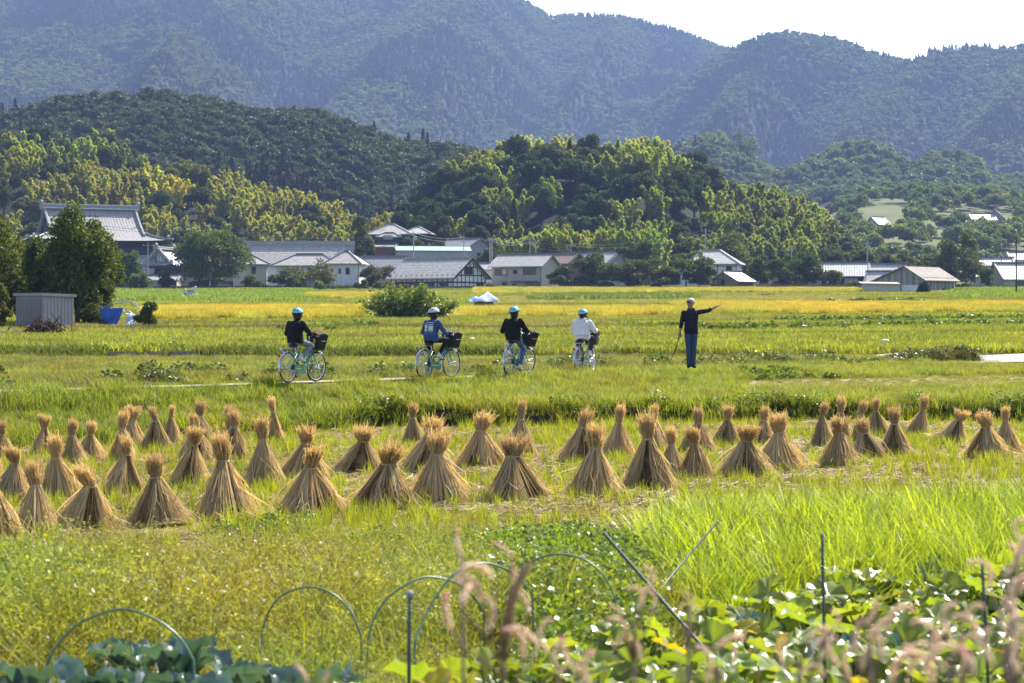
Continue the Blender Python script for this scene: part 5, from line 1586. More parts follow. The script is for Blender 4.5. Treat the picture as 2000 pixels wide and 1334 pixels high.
def ring(r, rad, n=36, sec=7, squash=1.0):
    b = MB(); rows = []
    for i in range(n):
        a = 2 * math.pi * i / n; row = []
        for k in range(sec):
            t = 2 * math.pi * k / sec
            q = r + rad * math.cos(t)
            row.append((q * math.cos(a), rad * squash * math.sin(t), q * math.sin(a)))
        rows.append(row)
    vs = [v for q in rows for v in q]
    b.add(vs, [(i * sec + k, ((i + 1) % n) * sec + k, ((i + 1) % n) * sec + (k + 1) % sec, i * sec + (k + 1) % sec) for i in range(n) for k in range(sec)])
    return b
_tyre = ring(.315, .0195).mesh('tyre', True); _rim = ring(.292, .012, squash=1.3).mesh('rim', True)
_sp = MB()
for i in range(28):
    a = 2 * math.pi * i / 28; s = 1 if i % 2 else -1; a2 = a + (.5 if i % 4 < 2 else -.5)
    _sp.tube([(.03 * math.cos(a2), s * .03, .03 * math.sin(a2)), (.29 * math.cos(a), 0, .29 * math.sin(a))], .0022, 3, cap=False)
_sp.m = 0
_spm = _sp.mesh('spokes'); _hub = MB().tube([(0, -.06, 0), (0, .06, 0)], .022, 8).tube([(0, -.08, 0), (0, .08, 0)], .008, 6).mesh('hub', True)
def arc(c, r, a0, a1, w, n=16, th=.004, y=0):
    """mudguard: a bent strip of width w"""
    b = MB()
    vs = []
    for i in range(n + 1):
        a = a0 + (a1 - a0) * i / n
        for k in range(5):
            t = -1 + 2 * k / 4
            q = r - .012 * t * t
            vs.append((c[0] + q * math.cos(a), y + t * w / 2, c[2] + q * math.sin(a)))
    return b.add(vs, [(i * 5 + k, i * 5 + k + 1, (i + 1) * 5 + k + 1, (i + 1) * 5 + k) for i in range(n) for k in range(4)])

def bicycle(loc, rz, label, green, crank, steer=0.0, tag_=False):
    o = empty('bicycle', loc, rz, label, 'bicycle', 'bicycles ridden along the field path')
    B = BX
    def wheel(ax, par):
        w = link('wheel', _hub, par, M_CHROME, ax)
        link('tyre', _tyre, w, M_TYRE); link('rim', _rim, w, M_CHROME); link('spokes', _spm, w, M_CHROME)
        return w
    wheel(B['ra'], o)
    f = MB()
    mid = B['hb'].lerp(B['bb'], .5) + Vector((-.05, 0, -.07))
    f.tube([B['hb'] + Vector((0, 0, .05)), mid, B['bb']], .021, 8)
    f.tube([B['ht'] - Vector((-.02, 0, .07)), B['hb'].lerp(B['bb'], .45) + Vector((-.05, 0, .06)), B['bb'].lerp(B['st'], .38)], .018, 8)
    f.tube([B['bb'], B['st'] - Vector((0, 0, .14))], .019, 8)
    f.tube([B['ht'], B['hb']], .024, 8); f.tube([B['bb'] + Vector((0, -.045, 0)), B['bb'] + Vector((0, .045, 0))], .03, 8)
    for s in (-1, 1):
        f.tube([B['bb'] + Vector((-.03, s * .035, 0)), B['ra'] + Vector((0, s * .06, 0))], .010, 6)
        f.tube([B['bb'].lerp(B['st'], .68) + Vector((0, s * .02, 0)), B['ra'] + Vector((0, s * .06, 0))], .009, 6)
    f.build('frame', green, o, smooth_shade=True)
    MB().tube([B['bb'].lerp(B['st'], .6), B['st'] - Vector((0, 0, .02))], .013, 8).build('seat_post', M_CHROME, o, smooth_shade=True)
    s = MB(); rings = []
    for x, w, h in ((-.14, .03, .02), (-.12, .085, .045), (-.04, .095, .05), (.05, .05, .04), (.12, .02, .02)):
        rings.append([Vector((B['st'].x + x, w * math.cos(t), B['st'].z + h * math.sin(t) * .7)) for t in np.linspace(0, 2 * math.pi, 11)[:-1]])
    s.loft(rings).build('saddle', M_BLACKP, o, smooth_shade=True)
    # steered front end
    fk = MB(); q = B['fa']
    for sd in (-1, 1):
        fk.tube([B['hb'] + Vector((.008, sd * .03, -.01)), B['hb'].lerp(q, .6) + Vector((-.02, sd * .055, 0)), q + Vector((0, sd * .055, 0))], [.014, .012, .009], 7)
    fk.tube([B['hb'] + Vector((.008, -.035, -.01)), B['hb'] + Vector((.008, .035, -.01))], .016, 7)
    piv = B['hb']
    fo = fk.build('fork', green, o, smooth_shade=True)
    # rotate the front assembly about the head tube
    axis = (B['ht'] - B['hb']).normalized()
    Rm = Matrix.Translation(piv) @ Matrix.Rotation(steer, 4, axis) @ Matrix.Translation(-piv)
    fo.matrix_local = Rm
    wf = wheel(B['fa'], o); wf.matrix_local = Rm @ Matrix.Translation(B['fa'])
    hbm = MB(); top = B['ht'] + Vector((-.025, 0, .10))
    hbm.tube([B['ht'], top], .013, 8).tube([top, top + Vector((.05, 0, .01))], .014, 8)
    c = top + Vector((.05, 0, .01))
    for sd in (-1, 1):
        hbm.tube([c, c + Vector((.03, sd * .10, .035)), c + Vector((-.02, sd * .22, .05)), c + Vector((-.19, sd * .27, .03))], .0115, 7)
    hb_ = hbm.build('handlebar', M_CHROME, o, smooth_shade=True); hb_.matrix_local = Rm
    for sd in (-1, 1):
        MB().tube([c + Vector((-.08, sd * .245, .045)), c + Vector((-.20, sd * .272, .03))], .016, 8).build('grip', M_BLACKP, hb_, smooth_shade=True)
        MB().tube([c + Vector((.0, sd * .22, .04)), c + Vector((-.05, sd * .26, .0)), c + Vector((-.14, sd * .285, -.01))], .006, 5).build('brake_lever', M_CHROME, hb_)
    MB().tube([c + Vector((0, -.2, .04)), c + Vector((.16, -.16, .0)), c + Vector((.10, -.05, -.30)), B['hb'] + Vector((.03, -.03, -.02))], .004, 5).build('brake_cable', M_CHROME, hb_)
    # basket with its black cover
    bk = MB(); z0, z1 = .70, 1.02; x0 = .47
    lo = [(x0 + .02, -.13, z0), (x0 + .25, -.13, z0), (x0 + .25, .13, z0), (x0 + .02, .13, z0)]
    hi = [(x0 - .02, -.18, z1), (x0 + .31, -.18, z1), (x0 + .31, .18, z1), (x0 - .02, .18, z1)]
    bk.add(lo + hi, [(3, 2, 1, 0), (0, 1, 5, 4), (1, 2, 6, 5), (2, 3, 7, 6), (3, 0, 4, 7)])
    bo = bk.build('basket', M_BAG, o); bo.matrix_local = Rm
    lid = MB(); rings = []
    for t, e in ((0, 0), (.035, .004), (.06, -.02), (.075, -.08)):
        rings.append([Vector((x0 + .145 + (.165 + e) * a, (.18 + e) * b_, z1 - .005 + t + .02 * math.sin(9 * a + 4 * b_))) for a, b_ in ((-1, -1), (0, -1.06), (1, -1), (1.05, 0), (1, 1), (0, 1.06), (-1, 1), (-1.05, 0))])
    lid.loft(rings).build('basket_cover', M_BAG, bo)
    rm = MB()
    for p, q in zip(hi, hi[1:] + hi[:1]): rm.tube([p, q], .007, 5)
    rm.build('basket_rim', M_BLACKP, bo)
    MB().box((x0 + .15, -.182, .90), (.16, .006, .012)).build('basket_strap', M_CHROME, bo)
    MB().tube([B['hb'] + Vector((.0, 0, .02)), (x0 + .05, 0, z0 - .01)], .012, 6).tube([(x0 + .14, -.10, z0 - .01), tuple(B['fa'] + Vector((0, -.07, 0)))], .005, 5).tube([(x0 + .14, .10, z0 - .01), tuple(B['fa'] + Vector((0, .07, 0)))], .005, 5).build('basket_stay', M_CHROME, bo)
    if tag_:
        MB().box((x0 - .03, -.06, .90), (.012, .05, .10)).build('key_tag', M_YELLOW, bo)
    lm = MB().tube([(.60, -.07, .62), (.68, -.07, .62)], [.03, .04], 8); l = lm.build('headlamp', M_CHROME, fo, smooth_shade=True)
    # mudguards
    arc(B['ra'], .352, RAD(20), RAD(200), .052).build('mudguard', M_CHROME, o, smooth_shade=True)
    mf = arc(B['fa'], .352, RAD(55), RAD(205), .050).build('mudguard', M_CHROME, o, smooth_shade=True); mf.matrix_local = Rm
    st = MB()
    for sd in (-1, 1):
        st.tube([B['ra'] + Vector((0, sd * .07, 0)), B['ra'] + Vector((-.33, sd * .028, .12))], .004, 5)
    # rear rack
    for sd in (-1, 1):
        st.tube([(-.30, sd * .06, .755), (-.78, sd * .06, .755)], .006, 5).tube([(-.62, sd * .06, .755), tuple(B['ra'] + Vector((0, sd * .075, 0)))], .005, 5)
    for x in (-.34, -.46, -.60, -.78): st.tube([(x, -.06, .755), (x, .06, .755)], .005, 5)
    st.build('rear_rack', M_CHROME, o, smooth_shade=True)
    MB().box((-.82, 0, .60), (.025, .05, .07)).build('reflector', M_RED, o)
    # chain guard on the right side (-y)
    cg = MB(); pr = []; y = -.062
    for i in range(20):
        a = math.pi * 2 * i / 20; r = .105
        cx, cz = (B['bb'].x, B['bb'].z) if math.cos(a) > -.2 else (B['ra'].x + .06, B['ra'].z)
        rr = r if math.cos(a) > -.2 else .05
        pr.append((cx + rr * math.cos(a), cz + rr * math.sin(a)))
    cg.loft([[Vector((x, y + dy, z)) for x, z in pr] for dy in (-.016, .016)]).build('chain_guard', green, o)
    MB().tube([(B['bb'].x - .04, y - .018, B['bb'].z + .012), (B['bb'].x - .28, y - .018, B['bb'].z + .03)], .008, 5).build('chain_guard_badge', M_CHROME, o)
    # cranks and pedals
    cr = MB()
    for sd, a in ((-1, crank), (1, crank + math.pi)):
        e = B['bb'] + Vector((.165 * math.cos(a), sd * .09, .165 * math.sin(a)))
        cr.tube([B['bb'] + Vector((0, sd * .05, 0)), B['bb'] + Vector((0, sd * .085, 0)), e], .009, 6)
        MB().box((0, 0, 0), (.085, .09, .022)).build('pedal', M_BLACKP, o, e + Vector((0, sd * .05, 0)))
    cr.build('crank', M_CHROME, o)
    MB().tube([B['ra'] + Vector((.02, .07, -.02)), B['ra'] + Vector((-.30, .09, .01))], .008, 6).build('kickstand', M_CHROME, o)
    MB().tube([B['ra'] + Vector((.09, -.085, .05)), B['ra'] + Vector((.05, -.085, -.03))], [.035, .05], 8).build('hub_cover', M_BLACKP, o)
    return o

# ------------------------------------------------------------------ people
M_SKIN = mat('skin', (.46, .27, .18), .55, .3, (.42, .24, .16), 8)
M_SKINT = mat('skin_tanned', (.33, .18, .115), .55, .3, (.29, .155, .10), 8)
M_HAIRB = mat('black_hair', (.012, .010, .010), .5, .35, (.02, .016, .014), 30, stretch=(1, 1, .2))
M_HAIRG = mat('grey_hair', (.52, .50, .48), .6, .3, (.36, .35, .34), 40, stretch=(1, 1, .2))
M_BLACKC = mat('black_cloth', (.016, .016, .018), .9, .15, (.010, .010, .012), 14)
M_NAVY = mat('blue_sweatshirt', (.045, .085, .20), .9, .15, (.032, .065, .16), 12)
M_WHITEC = mat('white_cloth', (.72, .71, .74), .9, .15, (.62, .61, .65), 10)
M_JEANS = mat('blue_jeans', (.09, .15, .30), .9, .12, (.055, .10, .22), 9, 6)
M_JEANSG = mat('grey_jeans', (.20, .23, .28), .9, .12, (.11, .13, .17), 9, 6)
M_JEANSD = mat('dark_jeans', (.055, .085, .16), .9, .12, (.03, .05, .11), 7, 6)
M_DGREY = mat('dark_grey_cloth', (.055, .052, .058), .9, .12, (.035, .033, .038), 9)
M_CHECK = mat('navy_check_shirt', (.022, .026, .042), .9, .12, (.013, .015, .026), 26)
M_SHOE = mat('white_shoe', (.62, .60, .60), .7, .25, (.50, .48, .48), 18)
M_SOLE = mat('shoe_sole', (.35, .30, .28), .8, .2)
M_HELB = mat('light_blue_helmet', (.16, .50, .62), .35, .5, (.14, .46, .58), 3, coat=.3)
M_HELW = mat('white_helmet', (.55, .55, .58), .35, .5, (.45, .45, .48), 3, coat=.3)
M_VENT = mat('helmet_vent', (.015, .02, .025), .7, .2)
M_STRAP = mat('helmet_strap', (.012, .012, .012), .8, .2)

def ik(a, b, l1, l2, hint):
    a = Vector(a); b = Vector(b); d = b - a; L = min(d.length, (l1 + l2) * .999); u = d.normalized()
    b = a + u * L
    x = (l1 * l1 - l2 * l2 + L * L) / (2 * L); h = math.sqrt(max(l1 * l1 - x * x, 1e-6))
    p = Vector(hint); p = (p - u * p.dot(u)).normalized()
    return a + u * x + p * h, b

class Body:
    def __init__(s): s.b = MB(); s.seg = []
    def limb(s, a, b, ra, rb, lab, n=12):
        a = Vector(a); b = Vector(b)
        s.b.tube([a, a.lerp(b, .5), b], [ra, (ra + rb) / 2, rb], n); s.b.sphere(a, ra * .995, n, 8); s.b.sphere(b, rb * .995, n, 8)
        s.seg.append((a, b, ra, rb, lab))
    def ball(s, c, r, lab, weight=1.0):
        s.b.sphere(c, r, 16, 12)
        m = min(r) if isinstance(r, tuple) else r
        s.seg.append((Vector(c), Vector(c) + Vector((0, 0, .001)), m * weight, m * weight, lab))
    def rings(s, rows, side, fwd, cap=True):
        """rows: (centre, half width, half depth, label)"""
        rs = []
        for c, w, dp, lab in rows:
            rs.append([Vector(c) + side * (w * math.copysign(abs(math.cos(t)) ** .85, math.cos(t))) + fwd * (dp * math.copysign(abs(math.sin(t)) ** .85, math.sin(t))) for t in np.linspace(0, 2 * math.pi, 21)[:-1]])
        s.b.loft(rs)
        for (c, w, dp, lab), (c2, w2, dp2, lab2) in zip(rows, rows[1:]):
            for q in (-.5, 0, .5):
                s.seg.append((Vector(c) + side * w * q, Vector(c2) + side * w2 * q, dp * .85, dp2 * .85, lab))
    def finish(s, name, parent, mats, order, voxel=.0095, folds=.006):
        me = s.b.mesh('tmp'); t = bpy.data.objects.new('tmp', me); COL.objects.link(t)
        md = t.modifiers.new('r', 'REMESH'); md.mode = 'VOXEL'; md.voxel_size = voxel
        sm = t.modifiers.new('s', 'SMOOTH'); sm.factor = .5; sm.iterations = 3
        dg = bpy.context.evaluated_depsgraph_get(); ev = t.evaluated_get(dg)
        out = bpy.data.meshes.new_from_object(ev)
        bpy.data.objects.remove(t); bpy.data.meshes.remove(me)
        n = len(out.vertices); co = np.empty(n * 3, np.float32); out.vertices.foreach_get('co', co); co = co.reshape(-1, 3).astype(float)
        no = np.empty(n * 3, np.float32); out.vertices.foreach_get('normal', no); no = no.reshape(-1, 3)
        best = np.full(n, 1e9); lab = np.zeros(n, int)
        for a, b, ra, rb, l in s.seg:
            a = np.array(a); b = np.array(b); d = b - a; L2 = max(float(d @ d), 1e-12)
            tt = np.clip(((co - a) @ d) / L2, 0, 1)
            dist = np.linalg.norm(co - (a + tt[:, None] * d), axis=1) - (ra + (rb - ra) * tt)
            q = dist < best; best[q] = dist[q]; lab[q] = order.index(l)
        cloth = np.isin(lab, [i for i, l in enumerate(order) if l not in ('skin', 'shoe')])
        f = fbm(co[:, 0] * 22 + co[:, 1] * 9, co[:, 2] * 16, 5, 3) - .5 + .6 * (fbm(co[:, 2] * 30 + co[:, 0] * 14, co[:, 1] * 18, 8, 2) - .5)
        co = co + no * (f * folds * 2 * cloth)[:, None]
        out.vertices.foreach_set('co', co.astype(np.float32).ravel())
        np_ = len(out.polygons); fv = np.empty(len(out.loops), np.int32); out.loops.foreach_get('vertex_index', fv)
        ls = np.empty(np_, np.int32); out.polygons.foreach_get('loop_start', ls)
        out.materials.clear()
        for l in order: out.materials.append(mats[l])
        out.polygons.foreach_set('material_index', lab[fv[ls]].astype(np.int32)); out.polygons.foreach_set('use_smooth', np.ones(np_, bool))
        out.update(); out.name = name
        return link(name, out, parent)

def hand(B, wrist, dirn, palm_n, lab='skin', curl=.6, side=1):
    """palm, four fingers and a thumb that leaves the palm's side"""
    d = Vector(dirn).normalized(); n = Vector(palm_n); n = (n - d * n.dot(d)).normalized(); w = d.cross(n) * side
    c = Vector(wrist)
    k = c + d * .085
    for q in (-.024, -.008, .008, .024): B.limb(c + w * q * .7, k + w * q, .016, .014, lab, 8)
    for q, L in ((-.028, .062), (-.010, .075), (.010, .070), (.028, .054)):
        a = k + w * q; d1 = (d * math.cos(curl * .7) + n * math.sin(curl * .7)); b = a + d1 * L * .5
        d2 = (d * math.cos(curl * 1.7) + n * math.sin(curl * 1.7)); e = b + d2 * L * .5
        B.limb(a, b, .0115, .0105, lab, 8); B.limb(b, e, .0105, .009, lab, 8)
    t0 = c + d * .03 - w * .03; t1 = t0 + (d * .7 - w * .55 + n * .25).normalized() * .04; t2 = t1 + (d * .8 + n * .5).normalized() * .035
    B.limb(t0, t1, .014, .012, lab, 8); B.limb(t1, t2, .012, .0095, lab, 8)

def shoe(B, ank, fwd, up=(0, 0, 1), L=.25):
    f = Vector(fwd).normalized(); u = Vector(up); u = (u - f * u.dot(f)).normalized()
    a = Vector(ank) - u * .055
    B.limb(a - f * .05, a + f * .03, .042, .042, 'shoe'); B.limb(a + f * .03 - u * .008, a + f * .14 - u * .02, .042, .033, 'shoe')
    B.limb(Vector(ank) + u * .02, a, .042, .042, 'shoe')

def head(B, c, R, tall=1.0):
    """R: 3x3 with columns forward, left, up"""
    def q(x, y, z): return Vector(c) + R @ Vector((x, y, z))
    B.b.sphere(q(0, 0, .02), .095, 16, 12); B.seg.append((q(-.01, 0, .03), q(.01, 0, .02), .10, .10, 'skin'))
    B.limb(q(.015, 0, -.01), q(.035, 0, -.075), .080, .052, 'skin')
    B.limb(q(.092, 0, .012), q(.108, 0, -.022), .010, .015, 'skin', 8)
    for s in (-1, 1):
        B.limb(q(-.005, s * .088, .015), q(-.008, s * .094, -.02), .016, .012, 'skin', 8)
    B.limb(q(.075, 0, -.062), q(.082, 0, -.062), .014, .012, 'skin', 8)

def helmet(parent, c, R, m, striped=False):
    M4 = Matrix.Translation(c) @ R.to_4x4() @ Matrix.Rotation(RAD(-6), 4, 'Y')
    b = MB(); rings = []
    for i in range(9):
        t = i / 8 * math.pi / 2 * .97
        rings.append([M4 @ Vector((.148 * math.cos(t) * math.cos(a) - .006, .118 * math.cos(t) * math.sin(a), .045 + .115 * math.sin(t))) for a in np.linspace(0, 2 * math.pi, 25)[:-1]])
    inner = [[M4 @ Vector((.135 * math.cos(a) - .006, .105 * math.sin(a), .03)) for a in np.linspace(0, 2 * math.pi, 25)[:-1]]]
    b.loft(inner + rings)
    h = b.build('helmet', m, parent, smooth_shade=True)
    r = MB(); rows = [[M4 @ Vector((.150 * k * math.cos(a) - .006, .120 * k * math.sin(a), z)) for a in np.linspace(0, 2 * math.pi, 25)[:-1]] for k, z in ((.93, .018), (1.0, .022), (1.0, .050), (.97, .052))]
    r.loft(rows, cap=False).build('rim', M_VENT, h, smooth_shade=True)
    for sy in (-.055, 0, .055):                                  # dark strips on the shell: shade of vent slots painted, bands when striped
        for x0, x1 in ((-.115, -.055), (-.035, .02), (.04, .09)):
            v = MB(); pts = []
            for x in np.linspace(x0, x1, 4):
                e = 1 - (x / .148) ** 2 - (sy / .118) ** 2
                pts.append(M4 @ Vector((x - .006, sy, .045 + .115 * math.sqrt(max(e, .02)) + .0005)))
            v.tube(pts, [.006, .011, .011, .006], 6).build('vent', M_VENT if not striped else mat('helmet_dark', (.06, .06, .075), .5, .4), h)
    s = MB()
    for sy in (-1, 1):
        s.tube([M4 @ Vector((.0, sy * .112, .04)), M4 @ Vector((.03, sy * .09, -.06)), M4 @ Vector((.05, 0, -.115))], .006, 5)
        s.tube([M4 @ Vector((-.07, sy * .10, .03)), M4 @ Vector((.02, sy * .092, -.04))], .005, 5)
    s.build('chin_strap', M_STRAP, h)

def hair(parent, c, R, m, length=.0, short=False):
    M4 = Matrix.Translation(c) @ R.to_4x4()
    b = MB(); rings = []
    lo = -.11 - length if not short else -.045
    prof = [(lo, .055 if length else .07), (lo * .6, .085), (-.02, .100), (.03, .106), (.07, .096), (.10, .070), (.121, .03)]
    for z, r in prof:
        row = []
        for a in np.linspace(0, 2 * math.pi, 25)[:-1]:
            ca, sa = math.cos(a), math.sin(a)
            front = max(0, ca)
            zz = z if front < .35 or z > .04 else z + (.055 - z) * min(1, (front - .35) / .3)
            k = r * (1.0 + .035 * math.sin(a * 9 + z * 60))
            if front > .5 and zz < .06: k *= .93
            row.append(M4 @ Vector((k * ca * 1.04 - .008, k * sa * .93, zz + .006 * math.sin(a * 7))))
        rings.append(row)
    return b.loft(rings).build('hair', m, parent, smooth_shade=True)

def rider(loc, rz, label, shirt, pants, hel, crank, scale=1.0, hood=False, hair_len=.0, lean=0.0, look=(0, 0), jacket=1.0, sock=False, cat='person', hair_m=None):
    o = empty('person', loc, rz, label, cat, 'cyclists on the field path')
    B = Body(); S = scale
    hipc = Vector((-.225, 0, .885)); fw = Vector((math.sin(.12 + lean), 0, math.cos(.12 + lean)))
    side = Vector((0, 1, 0)); fd = Vector((fw.z, 0, -fw.x))
    def sp(t): return hipc + fw * (t * S)
    sh = sp(.44)
    rows = [(sp(-.03), .150, .115, 'pants'), (sp(.035), .172, .13, 'pants'), (sp(.075), .172, .132, 'pants')]
    B.rings(rows, side, fd)
    rows = [(sp(.05), .182 * jacket, .145 * jacket, 'shirt'), (sp(.10), .185 * jacket, .148 * jacket, 'shirt'), (sp(.20), .172 * jacket, .132 * jacket, 'shirt'), (sp(.32), .186 * jacket, .138 * jacket, 'shirt'), (sp(.41), .180 * jacket, .118 * jacket, 'shirt'), (sp(.455), .12, .088, 'shirt'), (sp(.475), .065, .062, 'shirt')]
    B.rings(rows, side, fd)
    hc = sp(.475) + Vector((.055, 0, .125 * S))
    B.limb(sp(.45), hc - Vector((0, 0, .06)), .056, .052, 'skin')
    R = Matrix.Rotation(look[0], 3, 'Z') @ Matrix.Rotation(look[1], 3, 'Y')
    head(B, hc, R)
    c = BX['ht'] + Vector((.025, 0, .11))
    for s in (-1, 1):
        a = sh + side * (s * .165 * jacket) + fw * (-.025); g = c + Vector((-.15, s * .262, .055))
        w = g + Vector((-.065, 0, .02))
        el, w = ik(a, w, .285 * S, .265 * S, (-.25, s * .55, -.8))
        B.limb(a, el, .066 * jacket, .054 * jacket, 'shirt'); B.limb(el, w - (w - el) * .08, .054 * jacket, .040 * jacket, 'shirt'); B.limb(w - (w - el) * .1, w, .030, .026, 'skin', 10)
        hand(B, w, g + Vector((.03, 0, -.005)) - w, (0, 0, -1), curl=1.0, side=-s)
        ang = crank if s < 0 else crank + math.pi
        pd = BX['bb'] + Vector((.165 * math.cos(ang), s * .14, .165 * math.sin(ang)))
        hp = sp(.02) + side * (s * .095); foot = Vector((math.cos(-.25), 0, math.sin(-.25)))
        an = pd + Vector((-.095, -s * .01, .105)) + Vector((0, 0, .02))
        kn, an = ik(hp, an, .43 * S, .415 * S, (1, s * .18, .35))
        B.limb(hp, kn, .088, .062, 'pants'); B.limb(kn, an - (an - kn) * (.22 if sock else .06), .062, .047 if not sock else .055, 'pants'); B.limb(an - (an - kn) * .25, an, .036, .036, 'sock' if sock else 'skin', 10)
        shoe(B, an, foot)
    if hood:
        for y, z in ((-.09, .02), (-.05, -.03), (0, -.06), (.05, -.03), (.09, .02)):
            B.ball(sp(.44) - fd * .115 + side * y + fw * z, (.045, .05, .06), 'shirt')
    mats = {'shirt': shirt, 'pants': pants, 'skin': M_SKIN, 'shoe': M_SHOE, 'sock': M_WHITEC}
    body = B.finish('body', o, mats, ['shirt', 'pants', 'skin', 'shoe', 'sock'])
    hair(o, hc, R, hair_m or M_HAIRB, hair_len)
    helmet(o, hc + R @ Vector((0, 0, .012)), R, hel, hel is M_HELW)
    e = MB()
    for s in (-1, 1): e.sphere(hc + R @ Vector((.083, s * .034, .012)), .013, 8, 6)
    e.build('eyes', M_HAIRB, o)
    return o, body, sp, fd, side, fw

RIDE = [(587, 44.5, 750, 62), (852, 47.5, 737, 57), (1008, 49.6, 730, 68), (1142, 52.4, 726, 69)]
def place(i):
    px, d, py, a = RIDE[i]; x = X(px, d); return (x, d, gz(x, d) + .04), RAD(a)
loc, a = place(0)
bicycle(loc, a, 'bright green bicycle under the black-shirted rider at the back of the line', M_BGREEN, RAD(105), RAD(-6), True)
rider(loc, a, 'cyclist in black sweater, grey jeans and light blue helmet riding last', M_BLACKC, M_JEANSG, M_HELB, RAD(105), .97, look=(RAD(12), 0))
loc, a = place(1)
bicycle(loc, a, 'dark green bicycle under the rider in the blue sweatshirt', M_BGREEN2, RAD(70), RAD(-4))
o, body, sp, fd, side, fw = rider(loc, a, 'cyclist in blue sweatshirt with white back print and white helmet', M_NAVY, M_BLACKC, M_HELW, RAD(70), 1.0, look=(RAD(-10), 0), lean=.06)
# the white print on the back
from mathutils.bvhtree import BVHTree
bvh = BVHTree.FromPolygons([v.co for v in body.data.vertices], [tuple(p.vertices) for p in body.data.polygons])
def print_patch(y0, y1, t0, t1):
    b = MB(); n = 5; pts = {}
    for i in range(n + 1):
        for k in range(n + 1):
            q = sp(t0 + (t1 - t0) * i / n) + side * (y0 + (y1 - y0) * k / n) - fd * .5
            hitp = bvh.ray_cast(q, fd)
            pts[i, k] = (hitp[0] if hitp[0] else q + fd * .38) - fd * .004
    b.add([pts[i, k] for i in range(n + 1) for k in range(n + 1)], [(i * (n + 1) + k, i * (n + 1) + k + 1, (i + 1) * (n + 1) + k + 1, (i + 1) * (n + 1) + k) for i in range(n) for k in range(n)])
    return b
for y0, y1, t0, t1 in ((.03, .13, .375, .388), (-.12, .02, .385, .400), (-.115, 0, .335, .355), (.03, .125, .25, .335), (.03, .12, .19, .235), (-.115, 0, .205, .315), (-.115, .02, .178, .186), (.06, .12, .145, .152), (.0, .04, .147, .152), (-.10, -.05, .150, .155), (.10, .125, .345, .36)):
    print_patch(y0, y1, t0, t1).build('back_print', mat('white_print', (.60, .60, .62), .8, .2, (.5, .5, .52), 30), o)
loc, a = place(2)
bicycle(loc, a, 'green bicycle under the rider in black jacket and blue jeans', M_BGREEN2, RAD(-80), RAD(-22))
rider(loc, a, 'cyclist in black jacket and blue jeans with light blue helmet', M_BLACKC, M_JEANS, M_HELB, RAD(-80), 1.03, hair_len=.05, look=(RAD(-8), RAD(-8)), jacket=1.08)
loc, a = place(3)
bicycle(loc, a, 'green bicycle under the rider in the white hoodie at the front', M_BGREEN2, RAD(42), RAD(4))
rider(loc, a, 'cyclist in white hoodie, dark trousers and light blue helmet riding first', M_WHITEC, M_DGREY, M_HELB, RAD(42), .97, hood=True, look=(RAD(-14), RAD(-6)), jacket=1.12, sock=True)

